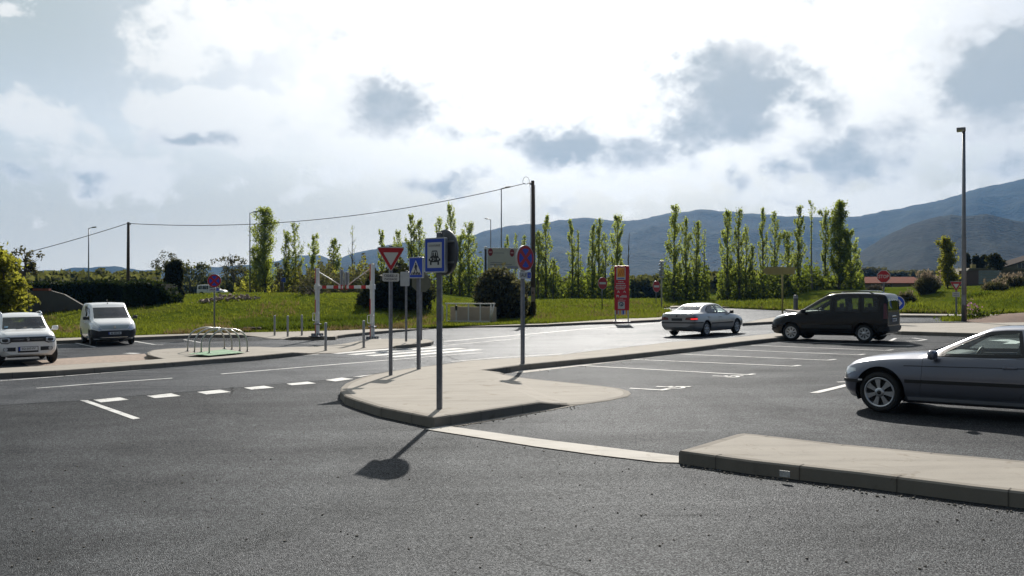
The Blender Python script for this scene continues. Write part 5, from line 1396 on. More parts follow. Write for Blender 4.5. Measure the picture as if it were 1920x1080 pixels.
# stacked signpost seen almost edge on
t = 93.0; x = X(1240.5, t); zg = ground(x, t)
r_ = thing("signpost", "pale post with stacked small signs seen edge on, beside the right no entry disc", "signpost", (x, t, zg - .1), face_rz(1240, 0))
h = Z(487, t) - zg
round_post(r_, h, .075, mat("pale_post_paint", (.42, .40, .34), .6, 0, .1, 3))
for k in range(6):
    mb = MB(); mb.rbox((0, -.02, 0), (.46 + .08 * (k % 2), .34, .20), .03); b = mb.build("sign_box", M_ALU, r_); b.location = (.02 * (-1) ** k, -.1, h - .12 - .31 * k)
mb = MB(); mb.prism(circ(.34, 24), -.2, -.16, 'y'); b = mb.build("sign_disc", M_ALU, r_); b.location = (-.24, 0, h - 1.35); b.rotation_euler = (0, 0, R(60))
# small grey column on the far red-earth island
t = 74.5; x = X(1492, t); zg = base(x) + .14
r_ = thing("bollard", "thick dark grey column with a bright slanted cap on the far island", "bollard", (x, t, zg))
h = Z(553, t) - zg
mb = MB(); mb.lathe([(.18, 0), (.18, h - .12), (.15, h - .03), (.001, h)], n=20); mb.build("column", mat("dark_grey_column", (.10, .10, .11), .5, .2, .1, 4), r_)
mb = MB(); mb.lathe([(.19, h - .28), (.195, h - .2), (.19, h - .12)], n=20); mb.build("collar", M_ALU, r_)

# red information totem
p = G(1166, 603.6, .14)
r_ = thing("information_totem", "tall red information panel with an orange striped logo, on the kerb by the grass", "information sign", p, face_rz(1166, 8))
for s_ in (-1, 1):
    mb = MB(); mb.rbox((s_ * .37, 0, .9), (.06, .10, 1.9), .01); mb.build("leg", M_ALU, r_)
mb = MB(); mb.rbox((0, -.01, 1.98), (.86, .14, 2.62), .012); b = mb.build("panel", mat("red_panel_paint", (.50, .008, .020), .4, 0, .08, 3), r_)
M_ORG = mat("orange_yellow_film", (.85, .40, .03), .45, 0, .06, 5); M_ORD = mat("deep_orange_film", (.62, .14, .02), .45)
def tl_(polys, k, m_, nm, parent=b):
    mb_ = MB()
    for q in polys: mb_.prism(q, -.081 - .003 * k, -.079 - .003 * k + .002, 'y')
    return mb_.build(nm, m_, parent)
logo = tl_([rrect(.53, .72, .02, (-.04, 2.83))], 0, M_WHITE, "logo_card")
tl_([rrect(.44, .53, .01, (-.04, 2.90))], 1, M_ORG, "logo_square", b)
st_ = []
for k in range(4):
    x0 = -.25 + .12 * k
    st_.append([(x0, 2.66 + .02 * k), (x0 + .06, 2.66 + .02 * k), (min(.17, x0 + .20), min(3.14, 3.02 + .06 * k)), (min(.14, x0 + .15), min(3.15, 3.06 + .06 * k))])
tl_(st_, 2, M_ORD, "logo_stripes", b); tl_([rrect(.40, .045, .005, (-.04, 2.55))], 1, M_BLUE, "logo_caption", b)
words = []
rnd = random.Random(3)
for i, (zz, w0) in enumerate(((2.36, .30), (2.25, .52), (2.14, .56), (2.04, .64), (1.94, .54))):
    xx = -w0 / 2 - .03
    while xx < w0 / 2 - .06:
        l = rnd.choice((.05, .08, .11)); words.append(rrect(min(l, w0 / 2 - xx), .045, .006, (xx + l / 2 - .03, zz))); xx += l + .022
tl_(words, 0, M_WHITE, "worded_lines", b)
tl_([[(-.26, 1.70), (-.22, 1.70), (-.20, 1.80), (-.16, 1.70), (-.12, 1.72), (-.17, 1.83), (-.22, 1.84)], [(.10, 1.70), (.16, 1.78), (.22, 1.70), (.25, 1.72), (.18, 1.84), (.12, 1.80)]], 0, M_WHITE, "pictograms", b)
tl_([[(-.32, 1.44), (-.28, 1.44), (-.27, 1.50), (-.21, 1.50), (-.20, 1.44), (-.16, 1.44), (-.17, 1.57), (-.30, 1.58)], rrect(.40, .06, .01, (.10, 1.47)), rrect(.30, .03, .008, (.14, 1.55)), rrect(.22, .025, .005, (-.02, 1.34)), rrect(.44, .02, .005, (0, 1.27))], 0, M_WHITE, "white_notes", b)
tl_([rrect(.40, .43, .01, (-.02, .98))], 0, M_WHITE, "emblem_card", b); tl_([circ(.135, 24, (-.02, 1.04))], 1, mat("slate_ink", (.07, .09, .13), .5), "emblem_ring", b); tl_([circ(.085, 20, (-.03, 1.02))], 2, M_WHITE, "emblem_centre", b); tl_([[(-.10, .98), (-.02, 1.06), (.04, 1.02), (.07, .97), (.0, .93)]], 3, mat("slate_ink", (.07, .09, .13), .5), "emblem_mark", b)
cols = [M_WHITE, M_RED, M_WHITE, M_ORG, M_WHITE, M_BLUE, M_WHITE, M_ORG, M_WHITE]
for k, m_ in enumerate(cols):
    mb = MB(); mb.prism([(-.42 + .093 * k, .44), (-.42 + .093 * (k + 1), .44), (-.42 + .093 * (k + 1), .68), (-.42 + .093 * k, .68)], -.088, -.081, 'y'); mb.build("colour_stripe", m_, b)
mb = MB(); mb.rbox((0, 0, .02), (1.0, .3, .05), .01); mb.build("base_plate", M_ALU, r_)

# billboard over the bush beside the gate
t = 76.0; x = X(943, t); zg = ground(x, t)
r_ = thing("billboard", "grey white notice board with two red round emblems, above the dark bush by the gate", "sign board", (x, t, zg - .1), face_rz(943, -8))
z1, z0 = Z(465, t) - zg + .1, Z(504, t) - zg + .1; hw = 29.5 / F * t
mb = MB(); mb.rbox((0, 0, (z0 + z1) / 2), (2 * hw, .06, z1 - z0), .01); b = mb.build("board", mat("weathered_white_board", (.50, .49, .46), .6, 0, .08, 2), r_)
for s_ in (-.8, .8):
    mb = MB(); mb.tube([(s_ * hw, .05, 0), (s_ * hw, .05, z1)], .05, 8); mb.build("leg", M_ALU, r_)
def bl(polys, k, m_, nm):
    mb_ = MB()
    for q in polys: mb_.prism(q, -.034 - .003 * k, -.028, 'y')
    return mb_.build(nm, m_, b)
H_ = z1 - z0
for s_ in (-1, 1):
    c = (-hw + .26 if s_ < 0 else hw - .55, z1 - .35 + (.0 if s_ < 0 else -.05))
    bl([circ(.20, 24, c, .33)], 0, mat("faded_red_film", (.22, .02, .035), .5), "round_emblem"); bl([rrect(.26, .09, .02, c)], 1, mat("pale_pink", (.6, .35, .35), .5), "emblem_bar")
M_INK = mat("faded_ink", (.22, .21, .24), .6)
bl([rrect(.9, .05, .01, (-.35, z1 - .42)), rrect(1.0, .06, .01, (-.55, z0 + .52)), rrect(1.05, .09, .01, (-.55, z0 + .34)), rrect(.6, .06, .01, (.45, z0 + .36))], 0, M_INK, "faded_lines")
mb = MB(); mb.prism([(-.1, z0 + .02), (hw, z0 + .02), (hw, z0 + .20), (.5, z0 + .26)], -.036, -.030, 'y'); mb.build("blue_band", mat("pale_violet_band", (.28, .29, .40), .6), b)
t = 75.0; x = X(910.5, t); zg = ground(x, t)
r_ = thing("marker_post", "black post with a white cap at the left end of the notice board", "post", (x, t, zg - .1))
h = Z(465, t) - zg
mb = MB(); mb.tube([(0, 0, 0), (0, 0, h)], .10, 10); mb.build("post", M_BLK, r_); mb = MB(); mb.lathe([(.12, h), (.12, h + .2), (.001, h + .23)], n=14); mb.build("cap", M_WHITE, r_)

# small white sticker on the kerb face in the foreground
a_, b_ = G(1462, 886.5, .095), G(1481, 888.8, .095)
mb = MB(); dv = (b_ - a_); nn = Vector((dv.y, -dv.x, 0)).normalized()
q = [a_ + nn * .012 + Vector((0, 0, -.035)), b_ + nn * .012 + Vector((0, 0, -.035)), b_ + nn * .012 + Vector((0, 0, .03)), a_ + nn * .012 + Vector((0, 0, .03))]
q2 = [p_ - nn * .012 for p_ in q]
mb.add(q + q2, [(0, 1, 2, 3), (7, 6, 5, 4), (0, 4, 5, 1), (3, 2, 6, 7), (1, 5, 6, 2), (0, 3, 7, 4)]); o_ = mb.build("kerb_sticker", mat("scuffed_white_paint", (.45, .45, .44), .7, 0, .5, 40)); tag(o_, "small scuffed white mark on the front kerb of the near right footpath", "kerb mark")

# ---- height barrier
gl, gr = G(595, 631, .15), G(698, 637, .05)
ctr = (gl + gr) / 2; d = gr - gl; span = Vector((d.x, d.y)).length
r_ = thing("height_barrier", "white height barrier of two posts with red and white striped swing arms", "barrier", (ctr.x, ctr.y, base(ctr.x)), math.atan2(d.y, d.x))
hb = {}
for s_, gp, top in ((-1, gl, 503), (1, gr, 495)):
    x = s_ * span / 2; zb_ = gp.z - base(ctr.x); zt_ = Z(top, gp.y) - base(ctr.x)
    mb = MB(); mb.rbox((x, 0, (zb_ + zt_) / 2), (.15, .15, zt_ - zb_), .012); po = mb.build("post", M_WPAINT, r_)
    mb = MB(); mb.rbox((x, 0, zb_ + .02), (.55, .55, .04), .01)
    for a in range(4): mb.box((x + .17 * math.cos(R(45 + 90 * a)), .17 * math.sin(R(45 + 90 * a)), zb_ + .09), (.05, .2, .12), rz=R(135 + 90 * a))
    for a in range(4): mb.lathe([(.03, zb_ + .04), (.03, zb_ + .09), (.001, zb_ + .1)], (x + .22 * math.cos(R(90 * a)), .22 * math.sin(R(90 * a)), 0), 8)
    mb.build("foot_plate", M_ZINC, po)
    for (f0, f1) in ((.0, .22), (.46, .66), (.80, .97)):
        mb = MB(); hgt = zt_ - zb_; mb.box((x - .077 + .0, 0, zt_ - hgt * (f0 + f1) / 2), (.006, .12, hgt * (f1 - f0))); mb.box((x - .052, -.0775, zt_ - hgt * (f0 + f1) / 2), (.045, .005, hgt * (f1 - f0))); mb.build("red_tape", M_RPAINT, po)
    zh = zb_ + .88
    mb = MB(); pts = [(x + q[0], -.10, zh + q[1]) for q in rrect(.36, .34, .05)]; mb.tube(pts + pts[:2], .018, 6, cap=False); mb.build("handle_loop", M_WPAINT, po)
    mb = MB(); mb.rbox((x, 0, zb_ + .56), (.30, .21, .05), .01); mb.build("latch", M_ZINC, po)
    hb[s_] = (zb_, zt_)
zbar = (Z(538, gl.y) + Z(538.5, gr.y)) / 2 - base(ctr.x)
for s_ in (-1, 1):
    x0 = s_ * (span / 2 - .03); x1 = s_ * .10
    mb = MB(); mb.rbox(((x0 + x1) / 2, 0, zbar), (abs(x0 - x1), .09, .13), .012); arm = mb.build("swing_arm", M_WPAINT, r_)
    L_ = abs(x0 - x1)
    for (f0, f1) in ((.20, .38), (.66, .86)):
        xa = x0 - s_ * L_ * f0; xb_ = x0 - s_ * L_ * f1
        mb = MB(); mb.box(((xa + xb_) / 2, 0, zbar), (abs(xa - xb_), .094, .134)); mb.build("red_stripe", M_RPAINT, arm)
    mb = MB(); mb.tube([(s_ * (span / 2 - .05), 0, hb[s_][1] - .15), (s_ * .14, 0, zbar + .05)], .022, 6); mb.build("tie_rod", M_WPAINT, r_)
    mb = MB(); mb.rbox((s_ * span / 2, 0, zbar), (.205, .20, .20), .012); mb.build("hinge_sleeve", M_WPAINT, r_)
    mb = MB(); mb.box((s_ * .13, 0, zbar), (.05, .11, .20)); mb.build("arm_end", M_RPAINT, arm)
# two signs on the barrier seen from behind
mb = MB(); mb.rbox((-.16, .02, zbar + .42), (.17, .05, .68), .04); mb.lathe([(.001, 0)] , n=3) if False else None; mb.rbox((-.16, -.02, zbar + .40), (.05, .05, .72), .01); mb.build("sign_back", M_ALU, r_)
mb = MB(); mb.rbox((.12, .02, zbar + .36), (.26, .05, .58), .03); mb.rbox((.12, -.02, zbar + .36), (.05, .05, .64), .01); mb.build("sign_back", M_ALU, r_)

# ---- steel bollards
M_STEEL = mat("brushed_steel", (.30, .30, .31), .38, .8, .15, 6)
def make_bollard(pos, label):
    root = thing("bollard", label, "bollard", pos, 0, "steel bollards by the height barrier")
    mb_ = MB(); mb_.lathe([(.048, 0), (.048, .99), (.044, 1.005)], n=20); mb_.build("tube", M_STEEL, root)
    mb_ = MB(); mb_.lathe([(.050, .955), (.052, .985), (.046, 1.008), (.001, 1.018)], n=20); mb_.build("cap", M_ALU, root)
    mb_ = MB(); mb_.lathe([(.085, 0), (.085, .008), (.05, .012)], n=20); mb_.build("foot_ring", M_KERB, root)
    return root
bl_lab = ["leftmost steel bollard of the back row, nearest the cycle stands", "middle steel bollard of the back row of three", "steel bollard of the back row standing closest to the left barrier post", "steel bollard at the near end of the crossing, in front of the left barrier post", "steel bollard just left of the right barrier post"]
bpos = [G(515, 630, .03), G(539.5, 632, .03), G(566, 630, .05), G(610.6, 657.6, .015), G(682, 651.6, .03)]
b0 = make_bollard(bpos[0], bl_lab[0])
for q, l in zip(bpos[1:], bl_lab[1:]): dup(b0, q, 0, l)

# ---- cycle stands: four steel hoops
feet = [((352, 657.6), (421, 653)), ((365, 659.6), (435, 654.4)), ((377.5, 661), (450, 657)), ((392.5, 662.5), (464, 658))]
hl_ = ["rearmost bent steel cycle hoop on the green patch", "second bent steel cycle hoop from the back", "third bent steel cycle hoop from the back", "frontmost bent steel cycle hoop, nearest the road"]
for (a, b_), lab in zip(feet, hl_):
    A_, B_ = G(*a, .15), G(*b_, .15); dd = B_ - A_; wdt = Vector((dd.x, dd.y)).length
    root = thing("cycle_hoop", lab, "cycle stand", (A_ + B_) / 2, math.atan2(dd.y, dd.x), "cycle hoops on the green patch")
    root.location.z = base(root.location.x) + .15
    mb = MB(); pts = [(-wdt / 2, 0, -.03)] + [(wdt / 2 * -math.cos(t_) * (1 if True else 1), 0, .12 + .66 * math.sin(t_) ** .62) for t_ in np.linspace(.02, math.pi - .02, 21)] + [(wdt / 2, 0, -.03)]
    mb.tube(pts, .026, 10); mb.build("hoop", mat("satin_stainless_steel", (.40, .40, .38), .35, .85, .1, 5), root)
    for s_ in (-1, 1):
        mb = MB(); mb.lathe([(.06, .0), (.06, .012), (.03, .018)], (s_ * wdt / 2, 0, 0), 14); mb.build("foot_flange", M_ZINC, root)

# ---- lamp columns
def lamp_column(px, base_py, top_py, t, head_px, label, r0=.09, zg=None, style=0):
    x = X(px, t); zg = ground(x, t) if zg is None else zg
    h = Z(top_py, t) - zg
    root = thing("street_lamp", label, "street lamp", (x, t, zg - .05), face_rz(px), "street lamps")
    mb_ = MB(); mb_.tube([(0, 0, 0), (0, 0, h * .5), (0, 0, h)], [r0, r0 * .8, r0 * .6], 12); mb_.rbox((0, -r0, 1.1), (r0 * 1.2, .03, .5), .01); mb_.build("column", M_LAMPGREY, root)
    dx_ = X(head_px, t) - x; sg = 1 if dx_ > 0 else -1
    if abs(dx_) < .2: 
        mb_ = MB(); mb_.rbox((-.12, -.35, h + .03), (.42, .85, .12), .04); hd = mb_.build("lamp_head", M_LAMPGREY, root)
        mb_ = MB(); mb_.box((-.12, -.38, h - .034), (.30, .6, .012)); mb_.build("lens", M_LENS, hd)
    else:
        mb_ = MB(); mb_.tube([(0, 0, h - .1), (dx_ * .2, 0, h + .02), (dx_ * .55, 0, h + .09)], r0 * .45, 8); mb_.build("arm", M_LAMPGREY, root)
        mb_ = MB(); mb_.rbox((dx_ * .72, 0, h + .13), (abs(dx_) * .62, .30, .14), .05, M=Matrix.Rotation(-sg * R(7), 3, 'Y')); hd = mb_.build("lamp_head", M_LAMPGREY, root)
        mb_ = MB(); mb_.box((dx_ * .74, 0, h + .056), (abs(dx_) * .42, .22, .012), M=Matrix.Rotation(-sg * R(7), 3, 'Y')); mb_.build("lens", M_LENS, hd)
    return root
lamp_column(166, 525, 427, 108, 179, "street lamp farthest left, above the hedge behind the white van")
lamp_column(468.5, 556, 398, 110, 483, "street lamp standing close beside the tall leafy poplar on the left")
lamp_column(940, 560, 352, 100, 957, "tallest dark street lamp beside the timber pole, under the cable")
lamp_column(920, 560, 411, 130, 909, "shorter street lamp with its head to the left, behind the notice board")
pl = G(1807.5, 601, .2)
lamp_column(1807.5, 601, 244, pl.y, 1806.5, "very tall grey lamp column on the right, beside the distant give way sign", .125, pl.z)

# ---- timber poles and the cable between them
def timber_pole(px, top_py, t, r0, label, lean=0.0, zg=None):
    x = X(px, t); zg = ground(x, t) if zg is None else zg
    h = Z(top_py, t) - zg
    root = thing("utility_pole", label, "utility pole", (x, t, zg - .1))
    root.rotation_euler = (0, lean, 0)
    mb_ = MB(); mb_.tube([(0, 0, 0), (0, 0, h * .5), (0, 0, h)], [r0, r0 * .86, r0 * .72], 12); mb_.build("pole", M_WOODP, root)
    return root, Vector((x, t, zg + h))
pR, topR = timber_pole(1000, 336, 61.0, .155, "brown timber utility pole with a cable loop at its top, in the middle", R(-.25))
hR = topR.z - pR.location.z
mb = MB(); mb.rbox((-.02, -.19, 1.55), (.26, .10, .95), .02); b = mb.build("junction_box", mat("beige_box", (.30, .24, .19), .6, 0, .1, 4), pR)
mb = MB(); mb.box((-.03, -.243, 1.68), (.08, .01, .16)); mb.build("label_window", M_BLACK, b)
mb = MB(); mb.tube([(.13, -.1, .8), (.14, -.1, hR - .4)], .025, 6); mb.build("conduit", M_LAMPGREY, pR)
mb = MB(); mb.rbox((-.14, -.05, hR - .30), (.12, .08, .16), .02); mb.tube([(-.15, 0, hR - .25), (-.42, -.02, hR - .28)], .014, 5); mb.build("cable_bracket", M_ALU, pR)
mb = MB(); mb.tube([(-.45 + .22 * math.cos(a), -.04, hR - .18 + .34 * math.sin(a) * (1 if a < 3.2 else .45)) for a in np.linspace(0, 2 * math.pi, 20)], .014, 5, cap=False); mb.tube([(-.24, -.04, hR - .15), (-.17, -.06, hR - .6), (-.16, -.06, 2.0)], .014, 5); mb.build("cable_loop", M_CABLE, pR)
pL, topL = timber_pole(240, 414, 66.0, .13, "slim dark timber utility pole behind the white van on the left", R(.2))
hL = topL.z - pL.location.z
mb = MB(); mb.rbox((.12, -.03, hL - .22), (.14, .08, .14), .02); mb.build("cable_bracket", M_ALU, pL)
def wire(a, b_, sag, label, r0=.022):
    mb_ = MB(); pts = [a.lerp(b_, t_) - Vector((0, 0, sag * 4 * t_ * (1 - t_))) for t_ in np.linspace(0, 1, 40)]
    mb_.tube(pts, r0, 5); o_ = mb_.build("overhead_cable", M_CABLE); tag(o_, label, "cable")
wire(topL + Vector((.18, 0, -.2)), topR + Vector((-.55, 0, -.28)), 1.05, "long overhead cable sagging between the two timber poles", .024)
eL = Vector((X(-160, 58), 58, Z(520, 58)))
wire(topL + Vector((-.08, 0, -.2)), eL, .25, "overhead cable falling from the left timber pole to the left edge", .024)

# ---- sliding gate beside the dark bush
p0, p1 = G(836, 607.6, .10), G(921, 606.4, .12)
d = p1 - p0; gw = Vector((d.x, d.y)).length
r_ = thing("sliding_gate", "pale steel sliding gate with open top, in front of the beige low wall", "gate", (p0.x, p0.y, base(p0.x) + .10), math.atan2(d.y, d.x))
M_GATE = mat("pale_grey_gate_paint", (.62, .62, .59), .5, .2, .1, 4)
gh = Z(568, p0.y) - (base(p0.x) + .10)
mb = MB(); mb.rbox((gw / 2 + .1, 0, gh - .04), (gw + .3, .06, .07), .01); mb.build("top_rail", M_GATE, r_)
mb = MB(); mb.rbox((gw / 2, 0, .16), (gw - .1, .07, .10), .01); mb.build("bottom_rail", M_GATE, r_)
for k, f in enumerate((.02, .23, .50, .76)):
    mb = MB(); mb.rbox((gw * f, 0, (gh + .14) / 2), (.06, .06, gh - .18), .01); mb.build("upright", M_GATE, r_)
mb = MB(); mb.tube([(gw - .02, 0, gh - .05), (gw - .05, 0, .16)], .04, 6); mb.tube([(gw + .17, 0, gh - .06), (gw - .02, 0, .18)], .04, 6); mb.build("end_brace", M_GATE, r_)
for f in (.35, .93):
    mb = MB(); mb.lathe([(.001, -.03), (.09, -.03), (.09, .03), (.001, .03)], (gw * f, 0, .07), 14, 'y'); mb.build("roller", M_ZINC, r_)
mb = MB(); mb.rbox((gw * .235, -.05, gh - .30), (.14, .10, .30), .03); mb.build("lock_box", M_BLK, r_)
mb = MB(); mb.rbox((-.42, .15, .55), (.34, .34, 1.1), .02); o_ = mb.build("gate_pillar", mat("pale_render", (.42, .40, .36), .8, 0, .1, 3)); o_.location = r_.location; o_.rotation_euler = r_.rotation_euler; tag(o_, "short pale pillar at the left end of the sliding gate", "pillar")
mb = MB(); mb.rbox((gw * .52, .9, .56), (gw * 1.02, .16, .95), .01); o_ = mb.build("low_wall", mat("beige_render", (.34, .29, .23), .85, 0, .12, 2)); o_.location = r_.location; o_.rotation_euler = r_.rotation_euler; tag(o_, "low beige wall seen through the sliding gate", "wall")
# ------------------------------------------------------------------ plants
RNG = np.random.default_rng(11)
def leaf_mesh(name, C, size, m_, parent=None, kind=None, aspect=.62, up=0.0, jitter=.45, dirs=None):
    """one rhombic leaf cluster per centre"""
    C = np.asarray(C, float); n = len(C)
    if dirs is None:
        d = RNG.normal(size=(n, 3)); d[:, 2] += up
    else: d = np.asarray(dirs) + RNG.normal(size=(n, 3)) * .35
    d /= np.linalg.norm(d, axis=1, keepdims=True) + 1e-9
    r_ = RNG.normal(size=(n, 3)); b = np.cross(d, r_); b /= np.linalg.norm(b, axis=1, keepdims=True) + 1e-9
    s_ = (size * (1 + jitter * RNG.uniform(-1, 1, n)))[:, None] * .5
    nn = np.cross(d, b)
    bend = nn * s_ * .35 * RNG.uniform(-1, 1, (n, 1))
    V = np.empty((n, 4, 3)); V[:, 0] = C - d * s_; V[:, 1] = C + b * s_ * aspect + bend; V[:, 2] = C + d * s_; V[:, 3] = C - b * s_ * aspect + bend
    me = bpy.data.meshes.new(name); me.vertices.add(4 * n); me.loops.add(4 * n); me.polygons.add(n)
    me.vertices.foreach_set("co", V.ravel()); me.loops.foreach_set("vertex_index", np.arange(4 * n, dtype=np.int32))
    me.polygons.foreach_set("loop_start", np.arange(0, 4 * n, 4, dtype=np.int32)); me.polygons.foreach_set("loop_total", np.full(n, 4, dtype=np.int32))
    me.materials.append(m_); me.update(calc_edges=True); me.validate()
    return link(name, me, parent, kind)

L_POP = leaf_mat("poplar_leaves", (.085, .112, .024), .60, .5, (.40, .46, .075))
L_POPD = leaf_mat("older_poplar_leaves", (.075, .10, .02), .58, .5, (.36, .42, .055))
L_SUCK = leaf_mat("sucker_leaves", (.070, .090, .014), .52, .5, (.20, .25, .028))
L_YEL = leaf_mat("young_yellow_green_leaves", (.095, .105, .016), .55, .5, (.29, .29, .035))
L_DARK = leaf_mat("dark_evergreen_leaves", (.026, .030, .015), .3, .5, (.065, .07, .022))
L_HEDGE = leaf_mat("laurel_hedge_leaves", (.018, .032, .008), .2, .5, (.045, .065, .012), .4)
L_MID = leaf_mat("mid_green_leaves", (.050, .060, .020), .45, .5, (.13, .135, .035))
L_OLIVE = leaf_mat("grey_green_leaves", (.055, .056, .030), .4, .45, (.12, .115, .045))
L_GRASS = leaf_mat("grass_blades", (.070, .092, .010), .5, .4, (.165, .195, .018), .7)
L_BRIGHT = leaf_mat("fresh_green_weeds", (.040, .066, .009), .5, .5, (.095, .130, .012), .7)
L_DRY = leaf_mat("dry_straw", (.20, .15, .075), .4, .35, (.22, .16, .07), .7)
L_PLUME = leaf_mat("pale_pampas_plumes", (.24, .20, .15), .5, .25, (.28, .22, .15), .8)
L_PINK = leaf_mat("pink_flowers", (.45, .22, .38), .4, .3, (.5, .25, .4), .7)

def poplar(px, top_py, width_px, t, label, dens=1.0, lean=0.0, leaf=None, bare=0.0, bark=None, low=.10, group="poplars of the row", cat="poplar tree", leafsize=.185, base_z=None, name="poplar_tree", prof=None):
    x = X(px, t); zg = ground(x, t) if base_z is None else base_z
    H = Z(top_py, t) - zg; Rr = width_px * 1.12 / 2 / F * t
    root = thing(name, label, cat, (x, t, zg - .15), RNG.uniform(0, 6.28), group)
    tr = MB(); ph = RNG.uniform(0, 6.28)
    def axis(k): return Vector((math.sin(k * 3 + ph) * .12 * k + lean * k * H * .1, math.cos(k * 2.3 + ph) * .12 * k, k * H))
    r0 = .012 * H + .03
    tr.tube([axis(k) for k in np.linspace(0, 1, 9)], [r0 * (1 - .93 * k ** .8) for k in np.linspace(0, 1, 9)], 8)
    C = []; nb = int(46 * dens ** .35)
    for i in range(nb):
        k = low + (0.97 - low) * ((i + RNG.uniform(0, 1)) / nb)
        pr = (min(1, (k - low + .03) / .10) ** .6) * (1 - max(0, (k - .55) / .5) ** 1.6 * .82) if prof is None else prof(k)
        if RNG.uniform() < .10: pr *= .35
        pr *= RNG.uniform(.55, 1.25)
        a = RNG.uniform(0, 2 * math.pi); ln = H * (.10 + .10 * RNG.uniform()) * (1.1 - .5 * k)
        p0 = axis(k); out = Rr * pr
        p1 = p0 + Vector((math.cos(a) * out * .75, math.sin(a) * out * .75, ln * .5)); p2 = p0 + Vector((math.cos(a) * out * .95, math.sin(a) * out * .95, ln))
        if p2.z > H * 1.0: p2.z = H * (.985 + RNG.uniform(0, .02)); p1.z = min(p1.z, p2.z - .1)
        tr.tube([p0, p1, p2], [r0 * .34 * (1.1 - k), r0 * .22 * (1.1 - k) + .006, .006], 4, cap=False)
        m_ = int((58 * dens ** .8 * (1 - bare)) * (.45 + pr * .8))
        for j in range(m_):
            q = RNG.uniform(.12, 1.05); b_ = p0.lerp(p1, q * 2) if q < .5 else p1.lerp(p2, q * 2 - 1)
            C.append((b_.x + RNG.normal() * Rr * (.10 if dens < 2 else .17), b_.y + RNG.normal() * Rr * (.10 if dens < 2 else .17), b_.z + RNG.normal() * .16))
    tr.build("trunk", bark or M_BARK, root)
    if C: leaf_mesh("crown", C, leafsize, leaf or L_POP, root, up=.6)
    return root

